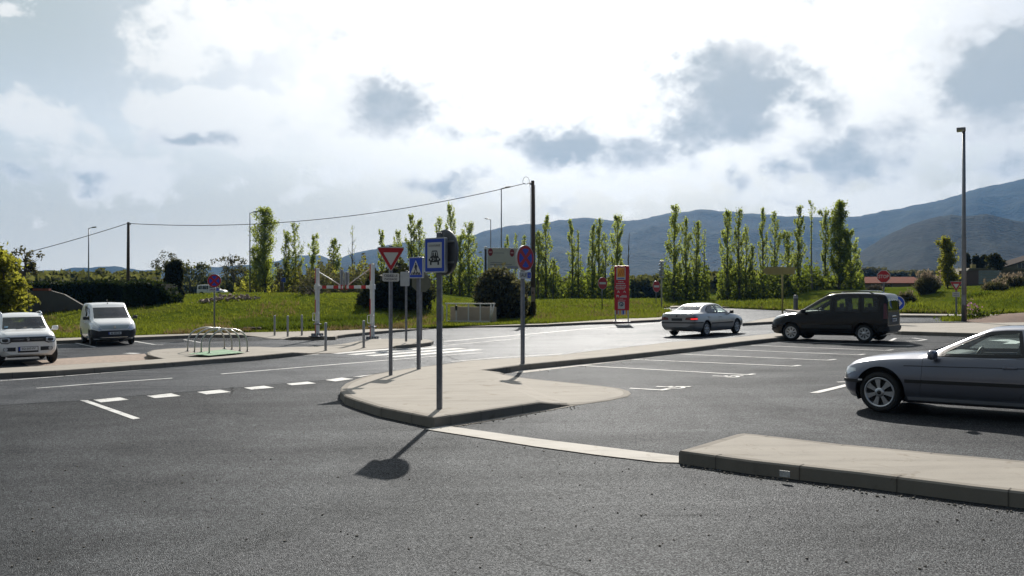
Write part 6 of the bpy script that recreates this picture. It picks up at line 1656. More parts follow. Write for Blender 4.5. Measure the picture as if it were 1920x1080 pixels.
P_ = [ # px, top, width, distance, label, density, extras
 (497, 389, 40, 112, "broad leafy poplar beside the left street lamp, tallest on the left", 3.6, dict(low=.04, leaf=L_POPD)),
 (480, 462, 30, 113, "short thick poplar hidden behind the foot of the left street lamp", 1.2, dict(low=.02, leaf=L_POPD)),
 (538, 433, 22, 112, "left one of a thin pair of poplars right of the left street lamp", .7, dict(leaf=L_POPD)),
 (554, 417, 26, 113, "right, taller one of the thin pair of poplars left of the height barrier", .75, dict(leaf=L_POPD)),
 (588, 439, 22, 114, "narrow poplar directly above the left post of the height barrier", .9, dict()),
 (626, 447, 24, 114, "round-topped dark poplar above the height barrier's left arm", .9, dict(leaf=L_POPD, low=.2)),
 (661, 419, 14, 113, "nearly bare thin poplar above the height barrier's right arm", .18, dict(bare=.75)),
 (715, 431, 15, 118, "small poplar top just left of the give way triangle", .7, dict()),
 (744, 431, 18, 118, "small poplar top just behind the give way triangle", .7, dict()),
 (772, 402, 20, 116, "poplar standing behind the pedestrian crossing sign", 1.0, dict()),
 (787, 411, 22, 117, "shorter poplar touching the one behind the pedestrian crossing sign", 1.0, dict()),
 (822, 408, 20, 117, "poplar peeping over the car sharing sign", .8, dict()),
 (846, 383, 24, 115, "tallest poplar above the round sign back", 1.2, dict()),
 (862, 440, 22, 114, "lower poplar shoulder right of the round sign back", 1.1, dict()),
 (880, 416, 30, 116, "full poplar between the round sign back and the notice board", 1.35, dict(low=.04)),
 (951, 441, 13, 128, "left of three small poplar tops above the notice board", .6, dict()),
 (967, 439, 9, 128, "middle, thinnest of three small poplar tops above the notice board", .35, dict()),
 (981, 441, 14, 128, "right of three small poplar tops above the notice board", .55, dict()),
 (1009, 432, 22, 110, "shorter poplar right beside the brown timber pole", .9, dict()),
 (1023, 404, 24, 111, "tall poplar second to the right of the brown timber pole", 1.0, dict()),
 (1037, 485, 16, 111, "stunted young poplar between two tall ones right of the timber pole", .5, dict()),
 (1073, 412, 16, 112, "slim poplar left of a bare leader, midway between pole and totem", .85, dict()),
 (1085, 434, 16, 112, "poplar with a bare upper leader, midway between pole and totem", .45, dict(prof=lambda k: .9 if k < .55 else .15)),
 (1110, 421, 17, 113, "slim poplar third to the left of the red totem", .9, dict()),
 (1123, 411, 18, 114, "slim poplar above the left no entry disc", .9, dict()),
 (1135, 436, 20, 114, "sparse poplar between the left no entry disc and the totem", .45, dict()),
 (1158, 402, 22, 113, "dense poplar rising straight behind the red totem", 1.4, dict()),
 (1178, 434, 7, 113, "bare dead poplar stem right of the red totem", .05, dict(bare=.95)),
 (1263, 385, 25, 110, "tall dense poplar right of the stacked signpost", 1.5, dict(low=.03)),
 (1287, 408, 20, 111, "poplar above the silver saloon's boot", 1.0, dict(low=.03)),
 (1305, 415, 22, 111, "poplar above the silver saloon's roof", 1.05, dict(low=.03)),
 (1322, 428, 14, 112, "leaning almost leafless poplar above the saloon's bonnet", .22, dict(lean=.25, bare=.3)),
 (1364, 393, 25, 110, "dense poplar first left of the ochre direction sign group", 1.5, dict(low=.03)),
 (1386, 391, 19, 110, "slim poplar second left of the ochre direction sign", .95, dict()),
 (1398, 423, 15, 111, "thin poplar clinging to the slim one left of the ochre sign", .55, dict()),
 (1410, 459, 13, 111, "short narrow poplar left of the ochre sign's arrow tip", .7, dict()),
 (1431, 390, 18, 111, "poplar above the left tip of the ochre direction sign", .8, dict()),
 (1452, 396, 23, 112, "airy poplar above the middle of the ochre direction sign", .85, dict()),
 (1478, 433, 26, 110, "low broad poplar above the right end of the ochre sign", 1.1, dict()),
 (1497, 385, 22, 110, "poplar above the small grey column on the far island", 1.05, dict()),
 (1522, 374, 15, 109, "pale bare-trunked poplar with a tuft at its top", .35, dict(prof=lambda k: .9 if k > .80 else .12, bark=M_PALEBARK)),
 (1547, 393, 20, 110, "poplar above the people carrier's front door", 1.0, dict(prof=lambda k: 1.0 if k > .55 else .6)),
 (1573, 377, 32, 108, "biggest and darkest poplar above the people carrier's roof", 3.6, dict(low=.03, leaf=L_POPD)),
 (1596, 430, 27, 108, "rightmost poplar of the long row, next to the biggest one", 1.6, dict(low=.03)),
 (1777, 444, 28, 92, "single bright poplar standing apart left of the tall lamp column", 2.0, dict(low=.03, leaf=L_YEL, prof=lambda k: .62 + .45 * (1 - abs(k - .4)) if k < .85 else .55)),
]
for (px, tp, wd, t, lab, dn, ex) in P_: poplar(px, tp, wd, t, lab, dn, **ex)

# suckers and undergrowth between the poplar trunks: one continuous thicket
def band(name, spans, m_, label, cat, size, lowz=-.05):
    C = []
    for (p0, p1, tp, t, n) in spans:
        for _ in range(n):
            px = RNG.uniform(p0, p1); tt = t + RNG.normal() * 1.6
            h = Z(tp + 14 * math.sin(px * .09) + 9 * math.sin(px * .31 + 1), tt) 
            x = X(px, tt); zg = ground(x, tt); zz = zg + (h - zg) * (RNG.uniform() ** 1.35) * RNG.uniform(.55, 1.0)
            C.append((x, tt, zz))
    o = leaf_mesh(name, C, size, m_, None, 'stuff', up=.5); o['label'] = label; o['category'] = cat
    return o
band("undergrowth", [(1000, 1180, 500, 113, 4200), (1240, 1330, 490, 112, 2600), (1345, 1420, 492, 112, 2300), (1420, 1620, 498, 111, 5200), (820, 905, 485, 117, 2000), (690, 820, 500, 119, 1500)], L_SUCK, "bright green suckers growing between the poplar trunks", "undergrowth", .42)
band("undergrowth", [(560, 705, 492, 106, 2600)], L_OLIVE, "dull olive brush close behind the height barrier", "undergrowth", .34)
band("undergrowth", [(520, 700, 494, 112, 4200), (440, 520, 520, 114, 900)], L_YEL, "yellow green thicket behind the height barrier", "undergrowth", .42)

# ---- bushes and hedges
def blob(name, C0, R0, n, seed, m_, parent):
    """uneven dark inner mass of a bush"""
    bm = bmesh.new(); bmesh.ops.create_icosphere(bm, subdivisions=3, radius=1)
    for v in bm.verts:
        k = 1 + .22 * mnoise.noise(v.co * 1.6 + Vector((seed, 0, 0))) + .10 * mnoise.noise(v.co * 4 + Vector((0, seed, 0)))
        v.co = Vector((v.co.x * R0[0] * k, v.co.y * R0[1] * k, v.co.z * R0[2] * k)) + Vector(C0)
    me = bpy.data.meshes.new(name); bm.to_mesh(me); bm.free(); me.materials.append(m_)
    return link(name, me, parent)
M_INNER = mat("foliage_shade_filler", (.012, .013, .008), .95, 0, .4, 3)  # near-black filler added inside foliage to block light between the leaves
def shell_pts(C0, R0, n, seed, thick=.28):
    d = RNG.normal(size=(n, 3)); d /= np.linalg.norm(d, axis=1, keepdims=True)
    k = np.array([1 + .24 * mnoise.noise(Vector(v) * 1.6 + Vector((seed, 0, 0))) + .16 * mnoise.noise(Vector(v) * 4 + Vector((0, seed, 0))) for v in d])
    k = k * (1.03 - thick * RNG.uniform(0, 1, n) ** 2 + .06 * RNG.normal(size=n))
    return d * k[:, None] * np.array(R0) + np.array(C0)
def bush(px, base_t, w_px, top_py, label, m_, n=2500, size=.30, depth=None, name="bush", group=None, cat="bush", lobes=4, zg=None, inner=True, trunk=False):
    x = X(px, base_t); zg = ground(x, base_t) if zg is None else zg
    H = Z(top_py, base_t) - zg; Rw = w_px / 2 / F * base_t; D = depth or Rw * .8
    root = thing(name, label, cat, (x, base_t, zg - .1), 0, group)
    sd_ = RNG.uniform(0, 50)
    C = []; first = None
    z0 = .38 if trunk else 0
    for i in range(lobes):
        f = (i + .5) / lobes
        cx_ = (f - .5) * 1.15 * Rw * 2 * (.62 if lobes > 1 else 0); hz_ = H * (1 - z0) * (RNG.uniform(.36, .50) if lobes > 1 else .5) * (1.0 - .35 * abs(f - .5))
        rw = Rw * (1 if lobes == 1 else RNG.uniform(.48, .66))
        c = (cx_, RNG.normal() * D * .15, H * z0 + hz_ * .98); Rr = (rw, D * RNG.uniform(.7, 1), hz_ * 1.02)
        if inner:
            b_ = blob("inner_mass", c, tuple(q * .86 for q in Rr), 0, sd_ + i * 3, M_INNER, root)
        C.append(shell_pts(c, Rr, n // lobes, sd_ + i * 3))
    C = np.concatenate(C); C = C[C[:, 2] > .02]
    leaf_mesh("foliage", C, size, m_, root)
    if trunk:
        mb = MB(); mb.tube([(0, 0, 0), (.1, 0, H * .3), (0, 0, H * .6)], [.22, .18, .08], 8)
        for a in range(5): mb.tube([(.08, 0, H * .25 + a * .2), (math.cos(a * 1.3) * Rw * .5, math.sin(a * 1.3) * D * .4, H * .6)], [.09, .03], 6)
        mb.build("trunk", M_BARK, root)
    return root
bush(748, 62, 122, 470, "huge dark evergreen shrub behind the give way and crossing signs", L_DARK, 5200, .34, 2.4, lobes=5)
bush(705, 63.5, 60, 535, "smaller dark shrub tucked beside the right barrier post", L_DARK, 1800, .32, 1.8, lobes=3)
bush(940, 60, 98, 489, "dark round bush between the gate and the timber pole", L_OLIVE, 5200, .26, 1.9, lobes=3)
bush(985, 61.5, 40, 555, "low dark bush at the foot of the timber pole", L_MID, 900, .24, 1.0, lobes=2)
# clipped hedge on the left
def hedge(x0, x1, y0, y1, top0, top1, label):
    root = thing("hedge", label, "hedge", ((x0 + x1) / 2, (y0 + y1) / 2, base((x0 + x1) / 2)))
    L_ = x1 - x0; zg = ground((x0 + x1) / 2, y0); n = int(L_ * 800)
    C = []
    for _ in range(n):
        f = RNG.uniform(); x = x0 + L_ * f; top = top0 + (top1 - top0) * f
        endk = min(1, (1 - f) * L_ / 1.9); endk = math.sqrt(max(0, 1 - (1 - endk) ** 2))
        h = top * (.35 + .65 * endk) * (1 + .05 * mnoise.noise(Vector((x * .8, 0, 3))) + .03 * mnoise.noise(Vector((x * 3, 0, 3))))
        if RNG.uniform() < .62: y = y0 + RNG.normal() * .09 - .12 * math.sin(x * 1.7); z = h * RNG.uniform()
        else: y = RNG.uniform(y0, y1); z = h + RNG.normal() * .09 - .03
        C.append((x - root.location.x, y - root.location.y, zg + z - root.location.z))
    for _ in range(1500):
        y = RNG.uniform(y0, y1); C.append((x1 - root.location.x - abs(RNG.normal()) * .5 + .1, y - root.location.y, zg + (top1 * .45) * RNG.uniform() - root.location.z))
    leaf_mesh("foliage", C, .24, L_HEDGE, root)
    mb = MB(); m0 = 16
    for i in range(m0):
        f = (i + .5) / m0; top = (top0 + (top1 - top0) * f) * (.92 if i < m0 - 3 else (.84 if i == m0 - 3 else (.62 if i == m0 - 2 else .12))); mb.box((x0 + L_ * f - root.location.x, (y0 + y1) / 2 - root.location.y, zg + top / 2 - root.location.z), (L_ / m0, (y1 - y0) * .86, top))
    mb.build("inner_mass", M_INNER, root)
hx0, hx1 = X(35, 62), X(338, 62)
hzg = ground((hx0 + hx1) / 2, 62)
hedge(X(35, 66), X(255, 66), 66, 68, Z(533, 66) - ground(X(150, 66), 66), Z(528, 66) - ground(X(150, 66), 66), "long dark laurel hedge behind the low grey wall on the left")
hedge(X(232, 62), X(341, 64.5), 62, 64.5, Z(530, 62) - ground(X(290, 62), 62), Z(527, 62) - ground(X(290, 62), 62), "rounded dark hedge end right of the white van")
mb = MB(); xa, xb2 = X(20, 61), X(268, 61); zgw = ground((xa + xb2) / 2, 61)
mb.prism([(xa, zgw - .3), (xb2, zgw - .3), (xb2, Z(586, 61)), (X(180, 61), Z(580, 61)), (X(158, 61), Z(574, 61)), (X(120, 61), Z(552, 61)), (X(95, 61), Z(545, 61)), (xa, Z(546, 61))], 61, 61.25, 'y')
mb.prism([(X(62, 61), Z(545, 61)), (X(92, 61), Z(545, 61)), (X(92, 61), Z(541, 61)), (X(62, 61), Z(541, 61))], 60.95, 61.3, 'y', 1)
o_ = mb.build("garden_wall", [mat("grey_render", (.10, .095, .085), .9, 0, .15, 1.5), mat("terracotta_coping", (.24, .07, .035), .8, 0, .2, 5)]); tag(o_, "low dark grey rendered wall with sloping top, in front of the hedge", "wall")
# cypress pair
for px, tp, wd, lab in ((320, 494, 15, "left, shorter of two dark columnar cypresses"), (333, 491, 16, "right, taller of two dark columnar cypresses")):
    poplar(px, tp, wd, 70, lab, 2.6, leaf=L_DARK, low=.01, group="cypresses beside the hedge", cat="cypress tree", leafsize=.26, name="cypress_tree", prof=lambda k: 1.0 if k < .75 else 1 - (k - .75) * 3)

# yellow-green tree at the left edge
def crown_tree(px, t, label, blobs_, m_, size, n, trunk_top, name="tree", cat="tree", group=None, bare=False, zg=None):
    x = X(px, t); zg = ground(x, t) if zg is None else zg
    root = thing(name, label, cat, (x, t, zg - .1), 0, group)
    tr = MB(); ht = Z(trunk_top, t) - zg
    tr.tube([(0, 0, 0), (.1, .1, ht * .4), (0, 0, ht * .75)], [.26, .20, .10], 8)
    C = []
    for i, (bx, by, rx, ry) in enumerate(blobs_):
        c = (X(bx, t) - x, RNG.normal() * .8, Z(by, t) - zg); Rr = (rx / F * t, max(.8, rx / F * t * .8), ry / F * t)
        a = Vector((0, 0, ht * RNG.uniform(.3, .6))); b_ = Vector(c)
        tr.tube([a, a.lerp(b_, .5) + Vector((0, 0, .3)), b_ + Vector((0, 0, Rr[2] * .4))], [.10, .06, .015], 6, cap=False)
        for k in range(7 if not bare else 16):
            q = b_ + Vector(RNG.normal(size=3) * np.array(Rr) * (.45 if not bare else .62)); tr.tube([a.lerp(b_, .75), a.lerp(b_, .75).lerp(q, .5), q], [.035, .02, .006], 4, cap=False)
        m2 = int(n * rx * ry / sum(q[2] * q[3] for q in blobs_))
        # clumps of leaves with gaps between them
        cl_ = shell_pts(c, Rr, max(5, m2 // 26), RNG.uniform(0, 90), .75)
        for q in cl_: C.append(q + RNG.normal(size=(26, 3)) * np.array(Rr) * .17)
    tr.build("trunk", M_BARK if not bare else M_TWIG, root)
    if n: leaf_mesh("crown", np.concatenate(C), size, m_, root)
    return root
crown_tree(8, 52, "yellow green willow-like tree filling the left edge", [(-20, 500, 45, 42), (15, 490, 26, 26), (-5, 545, 50, 30), (30, 552, 32, 26), (45, 525, 18, 18), (20, 580, 34, 18)], L_YEL, .26, 5200, 500)
crown_tree(42, 60, "half-bare twiggy tree behind the willow at the left edge", [(42, 480, 22, 22), (50, 500, 12, 18)], L_OLIVE, .2, 420, 475, bare=True)
crown_tree(312, 165, "leafless-looking tree with a fine round crown behind the cypresses", [(312, 490, 20, 18), (296, 500, 16, 14), (330, 500, 18, 14)], L_OLIVE, .32, 900, 485, bare=True)
crown_tree(355, 162, "dusty green round tree above the distant white van", [(345, 515, 26, 22), (372, 508, 20, 18), (380, 524, 18, 14), (345, 500, 18, 12)], L_MID, .40, 2400, 505)
crown_tree(438, 152, "spreading bare-branched tree left of the left street lamp", [(424, 496, 18, 14), (450, 494, 18, 14), (438, 508, 26, 14), (436, 484, 14, 8)], L_OLIVE, .34, 700, 492, bare=True)
crown_tree(462, 153, "dark round tree just left of the left street lamp", [(455, 522, 24, 22), (436, 530, 20, 16)], L_MID, .4, 1500, 515)
crown_tree(592, 72, "brownish twiggy shrub cluster left of the height barrier", [(560, 560, 20, 30), (582, 550, 22, 38), (606, 558, 18, 30)], L_OLIVE, .22, 500, 545, bare=True, name="twiggy_shrub", cat="shrub")
crown_tree(527, 92, "slim young tree with purple-brown twigs left of the thin poplars", [(527, 520, 12, 26)], L_OLIVE, .25, 160, 515, bare=True, name="young_tree")
crown_tree(1866, 105, "dark rounded tree behind the long brown building", [(1864, 488, 15, 12), (1876, 494, 14, 10)], L_DARK, .4, 1100, 484)
for px, tp, lab in ((1814, 478, "left of three dark conifers behind the long brown building"), (1829, 481, "middle of three dark conifers behind the long brown building"), (1844, 481, "right of three dark conifers behind the long brown building")):
    poplar(px, tp, 15, 118, lab, 2.2, leaf=L_DARK, low=.01, group="conifers behind the brown building", cat="conifer tree", leafsize=.42, name="conifer_tree", prof=lambda k: 1.15 - .9 * k)

# far tree belts
def belt(name, spans, m_, label, size, kind='stuff'):
    C = []
    for (p0, p1, top, jag, t, n) in spans:
        px = RNG.uniform(p0, p1, n)
        tp = np.array([top + jag * (mnoise.noise(Vector((p * .045, t * .1, 1))) * 1.2 + mnoise.noise(Vector((p * .16, t * .1, 2))) * .8) for p in px])
        tt = t + RNG.normal(size=n) * 2.0
        zt = EYE + (545 - tp) / F * tt; zb_ = np.array([ground((p - 960) / F * t, t) for p in px])
        zz = zb_ + (zt - zb_) * (1 - RNG.uniform(size=n) ** 1.6 * .95)
        C.append(np.stack([(px - 960) / F * tt, tt, zz], 1))
    o = leaf_mesh(name, np.concatenate(C), size, m_, None, kind); o['label'] = label; o['category'] = 'wood'
    return o
belt("distant_wood", [(-300, 300, 512, 7, 150, 9000), (280, 700, 526, 6, 178, 5000), (-60, 130, 519, 7, 128, 2200), (150, 290, 520, 6, 128, 2200)], L_MID, "dark line of trees behind the hedge on the left", 1.0)
belt("distant_wood", [(640, 1010, 530, 5, 170, 4200), (1000, 1330, 522, 8, 170, 5200), (1330, 1420, 512, 6, 160, 2200), (1180, 1260, 520, 6, 150, 1500), (1400, 1640, 525, 6, 165, 3200)], L_MID, "dark wood beyond the row of poplars", 1.0)
belt("distant_wood", [(1600, 1660, 505, 4, 320, 1500), (1640, 1760, 510, 6, 320, 2600), (1760, 2000, 505, 5, 330, 3600)], L_OLIVE, "hazy trees at the foot of the hills on the right", 1.7)
# ---- grass, weeds
def tufts(name, pts, m_, h, w_, label, blades=7, spread=.14):
    n = len(pts); P = np.repeat(np.asarray(pts), blades, axis=0); k = len(P)
    P = P + np.stack([RNG.normal(size=k) * spread, RNG.normal(size=k) * spread, np.zeros(k)], 1)
    hh = h * RNG.uniform(.45, 1.25, k); a = RNG.uniform(0, 2 * math.pi, k); l = RNG.normal(size=(k, 2)) * .4 * hh[:, None]
    V = np.empty((k, 3, 3)); s_ = np.stack([np.cos(a), np.sin(a), np.zeros(k)], 1) * (w_ * .5)
    V[:, 0] = P - s_; V[:, 1] = P + s_; V[:, 2] = P + np.concatenate([l, hh[:, None]], 1)
    me = bpy.data.meshes.new(name); me.vertices.add(3 * k); me.loops.add(3 * k); me.polygons.add(k)
    me.vertices.foreach_set("co", V.ravel()); me.loops.foreach_set("vertex_index", np.arange(3 * k, dtype=np.int32))
    me.polygons.foreach_set("loop_start", np.arange(0, 3 * k, 3, dtype=np.int32)); me.polygons.foreach_set("loop_total", np.full(k, 3, dtype=np.int32))
    me.materials.append(m_); me.update(calc_edges=True)
    o = link(name, me, None, 'stuff'); o['label'] = label; o['category'] = 'grass'; return o
def scatter(n, p0, p1, s0, s1, pw=1.6, patch=None):
    out = []
    while len(out) < n:
        px = RNG.uniform(p0, p1); s_ = s0 + (s1 - s0) * RNG.uniform() ** pw
        x = X(px, 62); y = float(np.interp(x, BXs, BYs)) + s_; x = X(px, y); y = float(np.interp(x, BXs, BYs)) + s_
        if patch is not None and mnoise.noise(Vector((x * .22, y * .22, 9))) < patch: continue
        out.append((x, y, ground(x, y) - .02))
    return out
tufts("grass", scatter(11000, -60, 990, .3, 34), L_GRASS, .15, .06, "rough grass on the bank behind the left car park and barrier")
tufts("grass", scatter(4200, 985, 1255, .3, 30), L_GRASS, .20, .06, "rough grass on the verge round the red totem")
tufts("grass", scatter(2600, 1255, 1680, .2, 12), L_GRASS, .34, .08, "grass strip at the foot of the poplar row")
tufts("grass", scatter(5600, 1660, 1990, .2, 24), L_GRASS, .20, .06, "rough grass bank on the right beyond the roundabout")
tufts("weeds", scatter(2600, 430, 720, 1.2, 9, 1.0, -.05), L_BRIGHT, .38, .08, "fresh green weeds at the foot of the bank by the barrier", 9, .22)
tufts("weeds", scatter(1500, 1690, 1990, 3, 16, 1.0, .0), L_BRIGHT, .34, .08, "fresh green weeds on the right bank", 9, .25)
tufts("dry_grass", scatter(900, 1240, 1990, .2, 2.6, 1.0), L_DRY, .22, .07, "dry straw-coloured grass along the far kerb")
tufts("dry_grass", scatter(900, -60, 1250, .1, 20, 2.0, .12), L_DRY, .30, .06, "dry straw patches in the left grass")
# tall weeds hiding the trunks' feet on the right verge
# pampas clumps
def pampas(px, t, w_px, top_py, plumes, label, zg=None, m_=None, pm=None):
    x = X(px, t); zg = ground(x, t) if zg is None else zg
    H = Z(top_py, t) - zg; Rw = w_px / 2 / F * t
    root = thing("pampas_grass", label, "pampas grass", (x, t, zg - .1), 0, "pampas clumps on the right bank")
    n = 2600; a = RNG.uniform(0, 2 * math.pi, n); r_ = Rw * RNG.uniform(.1, 1, n) ** .6; k = RNG.uniform(0, 1, n)
    hh = H * .72 * (1 - (r_ / Rw) ** 2 * .55) * k
    C = np.stack([np.cos(a) * r_ * (.35 + .65 * k), np.sin(a) * r_ * (.35 + .65 * k), hh], 1)
    D = np.stack([np.cos(a) * .5, np.sin(a) * .5, 1.1 - k * .9], 1)
    leaf_mesh("leaf_clump", C, .62, m_ or L_OLIVE, root, aspect=.12, dirs=D)
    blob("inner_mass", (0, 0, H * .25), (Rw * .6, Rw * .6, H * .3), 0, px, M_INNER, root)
    C = []; mb = MB()
    for i in range(plumes):
        a = RNG.uniform(0, 6.28); q = Rw * RNG.uniform(.1, .95); hp = H * RNG.uniform(.72, 1.0)
        tip = Vector((math.cos(a) * q, math.sin(a) * q, hp)); mb.tube([(tip.x * .3, tip.y * .3, 0), tip * .9], .012, 4, cap=False)
        for j in range(16): C.append((tip.x + RNG.normal() * .05, tip.y + RNG.normal() * .05, tip.z - .75 * RNG.uniform() * .9))
    mb.build("stems", M_TWIG, root); leaf_mesh("plumes", C, .22, pm or L_PLUME, root, aspect=.3, up=2.0)
pampas(1698, 70, 34, 538, 10, "squat brown-green grass clump behind the blue arrow sign")
pampas(1738, 76, 48, 502, 34, "tall pampas clump with pinkish plumes left of the single poplar")
pampas(1866, 72, 44, 520, 16, "dark pampas clump right of the tall lamp column")
pampas(1900, 74, 60, 508, 34, "wide pampas clump with many pale plumes at the right edge")
pampas(1640, 95, 26, 532, 20, "small pale fluffy clump before the pink house", pm=L_PLUME, m_=L_PLUME)
# flowers and weeds at the foot of the tall lamp column
fl = G(1822, 601, .15); zf = base(fl.x) + .15
root = thing("flowering_plant", "clump of pink flowers and weeds at the foot of the tall lamp column", "plant", (fl.x, fl.y, zf))
C = RNG.normal(size=(500, 3)) * np.array([.55, .4, .22]) + np.array([.3, 0, .22]); C = C[C[:, 2] > 0]; leaf_mesh("leaves", C, .16, L_BRIGHT, root, up=1)
C = RNG.normal(size=(70, 3)) * np.array([.22, .2, .22]) + np.array([-.05, -.1, .68]); leaf_mesh("blossom", C, .09, L_PINK, root, "stuff")
mb = MB()
for i in range(14): a = RNG.uniform(-.3, .3); mb.tube([(a * .3, 0, 0), (a, RNG.uniform(-.2, .2), RNG.uniform(.5, .9))], .008, 4, cap=False)
mb.build("stems", L_BRIGHT, root)
pts = []
for _ in range(420):
    g_ = G(RNG.uniform(1770, 1880), RNG.uniform(598.5, 602.5), .15); pts.append((g_.x, g_.y, base(g_.x) + .14))
tufts("grass", pts, L_GRASS, .22, .05, "grass round the foot of the tall lamp column")
# red earth mound at the right
mx_ = G(1915, 601, .15)
mb = MB(); nx_, ny_ = 24, 10; vs = []
for j in range(ny_):
    for i in range(nx_):
        u = i / (nx_ - 1); v = j / (ny_ - 1); x = mx_.x - 3.0 + 9 * u; y = mx_.y - 2.2 + 4.5 * v
        vs.append((x, y, base(x) + .14 + max(0, math.sin(math.pi * u) ** .7 * math.sin(math.pi * v) * .42 + mnoise.noise(Vector((x, y, 0)) * .8) * .10 * math.sin(math.pi * u) * math.sin(math.pi * v))))
mb.add(vs, [(j * nx_ + i, j * nx_ + i + 1, (j + 1) * nx_ + i + 1, (j + 1) * nx_ + i) for j in range(ny_ - 1) for i in range(nx_ - 1)], 0, True)
mb.build("earth_mound", mat("reddish_brown_earth", (.13, .075, .05), .95, 0, .35, 2.5, .8, 12), None, 'structure')
# bare red earth along the kerb by the totem
mb = MB()
# rubble heap on the left bank
C0 = (X(428, 66), 66); rb = MB()
for i in range(150):
    f = RNG.uniform(-1, 1); x = C0[0] + f * 1.75 + RNG.normal() * .1; y = C0[1] + RNG.normal() * .9 + f * 1.0; s_ = RNG.uniform(.08, .24)
    M3 = Matrix.Rotation(RNG.uniform(0, 6), 3, 'Z') @ Matrix.Rotation(RNG.uniform(0, 6), 3, 'X')
    rb.box((x, y, ground(x, y) + s_ * .3 + max(0, .45 * (1 - abs(f)) * RNG.uniform())), (s_, s_ * RNG.uniform(.5, 1), s_ * RNG.uniform(.4, .8)), M=M3, taper=RNG.uniform(.6, 1))
o_ = rb.build("rubble", mat("pale_rubble", (.26, .20, .16), .9, 0, .4, 3), None, 'stuff'); o_['label'] = "heap of pale stones lying on the grassy bank"; o_['category'] = "rubble"
# low dark shrubs by the back kerb
bush(492, 50.5, 13, 611, "small dark round shrub by the back kerb right of the cycle hoops", L_HEDGE, 260, .14, .25, lobes=1)
bush(438, 49.5, 14, 617, "tiny dark tuft behind the right hand hoop of the cycle stands", L_HEDGE, 180, .14, .2, lobes=1)
mb = MB(); q = G(470, 622.6, .14); mb.rbox((q.x, q.y + .3, base(q.x) + .26), (.9, .25, .24), .04); o_ = mb.build("log", M_WOODP); tag(o_, "short dark log lying by the back kerb beside the small round shrub", "log")
# ------------------------------------------------------------------ buildings
M_TILE = mat("red_roof_tiles", (.17, .06, .04), 1.0, 0, .25, 2.5, .4, 6, .08)
M_PINKW = mat("pinkish_render", (.34, .26, .21), .85, 0, .1, 1.2)
M_BROWNW = mat("brown_grey_render", (.17, .145, .12), .9, 0, .15, .8)
M_DARKWIN = mat("dark_window_pane", (.02, .025, .03), .12, 0, .2, 3)
M_FRAME = mat("pale_window_frame", (.45, .45, .43), .5, 0, .05, 4)
def window(parent, x, z, w_, h, y):
    mb = MB(); 
    for (cx_, cz_, ww, hh) in ((x - w_ / 2, z, .07, h + .07), (x + w_ / 2, z, .07, h + .07), (x, z - h / 2, w_ - .07, .07), (x, z + h / 2, w_ - .07, .07), (x, z, .05, h - .07)): mb.box((cx_, y - .03, cz_), (ww, .08, hh))
    f = mb.build("window", M_FRAME, parent)
    mb = MB(); mb.box((x, y - .012, z), (w_ - .07, .02, h - .07)); mb.build("pane", M_DARKWIN, f)
def gable_house(px0, px1, t, eave_py, ridge_py, label, wall, roof, wins, depth=8.0, along=True, zg=None, name="house"):
    x0, x1 = X(px0, t), X(px1, t); zg = ground((x0 + x1) / 2, t) if zg is None else zg
    root = thing(name, label, "house", ((x0 + x1) / 2, t, zg - .3)); w_ = x1 - x0; he = Z(eave_py, t) - zg + .3; hr = Z(ridge_py, t) - zg + .3
    mb = MB()
    if along:
        mb.box((0, depth / 2, he / 2), (w_, depth, he)); mb.prism([(0.02, he), (depth - .02, he), (depth / 2, hr - .1)], -w_ / 2 + .01, w_ / 2 - .01, 'x'); mb.build("wall", wall, root)
        mb = MB(); mb.prism([(-.5, he - .12), (depth / 2, hr), (depth + .5, he - .12), (depth + .5, he), (depth / 2, hr + .16), (-.5, he)], -w_ / 2 - .3, w_ / 2 + .3, 'x'); rf = mb.build("roof", roof, root)
    else:
        mb.prism([(-w_ / 2, 0), (w_ / 2, 0), (w_ / 2, he), (0, hr - .05), (-w_ / 2, he)], 0, depth, 'y'); mb.build("wall", wall, root)
        mb = MB(); mb.prism([(-w_ / 2 - .5, he - .25), (0, hr), (w_ / 2 + .5, he - .25), (w_ / 2 + .5, he - .05), (0, hr + .2), (-w_ / 2 - .5, he - .05)], -.4, depth + .4, 'y'); rf = mb.build("roof", roof, root)
    for (px, py, ww, hh) in wins:
        window(root, X(px, t) - root.location.x, Z(py, t) - zg + .3, ww, hh, 0)
    return root, rf
r_, rf = gable_house(1560, 1730, 128, 530.5, 520.5, "low pinkish house with a long red tiled roof behind the STOP sign", M_PINKW, M_TILE, [(1642, 539, 1.3, 1.0), (1663, 539, 1.5, 1.0), (1612, 540, 1.2, 1.0)], 7)
mb = MB(); mb.rbox((-2.0, 3.2, Z(517, 128) - r_.location.z), (.6, .6, 1.1), .03); mb.build("chimney", M_PINKW, rf)
r_, rf = gable_house(1885, 2060, 140, 500, 474, "brown gabled house at the right edge behind the pampas clump", M_BROWNW, mat("grey_brown_roof", (.06, .05, .045), 1.0, 0, .2, 2, 0, 1, .05), [(1915, 500, 1.2, 1.2)], 5, False)
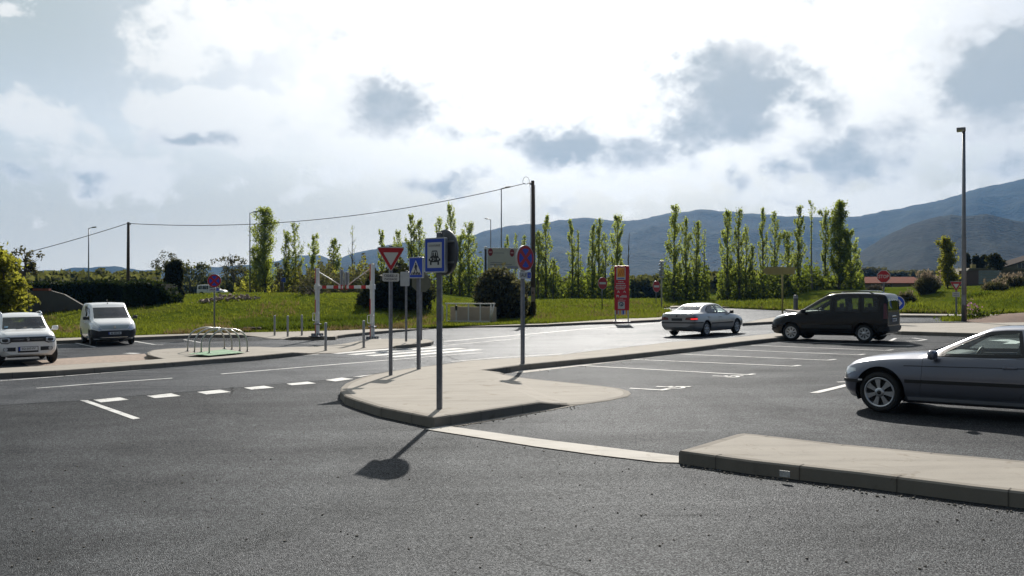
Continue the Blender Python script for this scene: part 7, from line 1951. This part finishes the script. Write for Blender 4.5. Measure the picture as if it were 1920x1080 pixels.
# long flat building
t = 112; x0, x1 = X(1800, t), X(2060, t); zg = ground((x0 + x1) / 2, t)
r_ = thing("warehouse", "long low brown building with a pale roof edge behind the right bank", "building", ((x0 + x1) / 2, t, zg - .3)); h = Z(506, t) - zg + .3; w_ = x1 - x0
mb = MB(); mb.prism([(-w_ / 2, 0), (w_ / 2, 0), (w_ / 2, h), (-w_ / 2 + 1.2, h), (-w_ / 2, h - 1.1)], 0, 4, 'y'); mb.build("wall", M_BROWNW, r_)
mb = MB(); mb.prism([(-w_ / 2 - .15, h - 1.15), (-w_ / 2 + 1.15, h + .02), (w_ / 2, h + .02), (w_ / 2, h + .22), (-w_ / 2 + 1.1, h + .22), (-w_ / 2 - .25, h - .95)], -.25, 4.2, 'y'); mb.build("roof_edge", mat("pale_fascia", (.16, .145, .11), .95, 0, .1, 2), r_)
mb = MB(); mb.box((X(1822, t) - r_.location.x, -.06, 1.1), (3.2, .1, 1.7)); mb.build("garage_door", mat("dull_red_brown_panel", (.14, .09, .075), .7, 0, .1, 2), r_)
mb = MB(); mb.rbox((X(1840, t) - r_.location.x, 2, h + .45), (.5, .5, .5), .03); mb.build("vent", mat("ochre_sign_paint", (.36, .30, .10)), r_)
# small far flat house
# back of a big direction panel
t = 84; x = X(1856, t); zg = ground(x, t)
r_ = thing("sign_panel", "big grey-blue slatted sign panel seen from behind, left of the wide pampas clump", "sign board", (x, t, zg - .1), face_rz(1856))
z1, z0 = Z(505, t) - zg, Z(531, t) - zg
for k in range(5):
    hh = (z1 - z0) / 5; mb = MB(); mb.rbox((0, 0, z0 + hh * (k + .5)), (1.85, .06, hh - .035), .01); mb.build("panel_slat", mat("grey_blue_panel", (.16, .20, .24), .5, .3, .1, 3), r_)
for s_ in (-.7, .7):
    mb = MB(); mb.tube([(s_, .06, 0), (s_, .06, z1)], .05, 8); mb.build("leg", M_ZINC, r_)
HAZE = .00012
# ------------------------------------------------------------------ haze: even air round the whole scene
mb = MB(); mb.box((0, 1560, 240), (9600, 4120, 488))
hz = mb.build("haze", None or mat("tmp_haze"), None, 'stuff')
hm = bpy.data.materials.new("haze_air"); hm.use_nodes = True
hm.node_tree.nodes.clear(); n = N(hm.node_tree)
pv = n.new("ShaderNodeVolumePrincipled")
pv.inputs['Color'].default_value = (.15, .36, .70, 1)
pv.inputs['Density'].default_value = HAZE
pv.inputs['Anisotropy'].default_value = .2
ho = n.new("ShaderNodeOutputMaterial"); n.L.new(pv.outputs[0], ho.inputs['Volume'])
hz.data.materials.clear(); hz.data.materials.append(hm)
bpy.data.materials.remove(MATS["tmp_haze"])
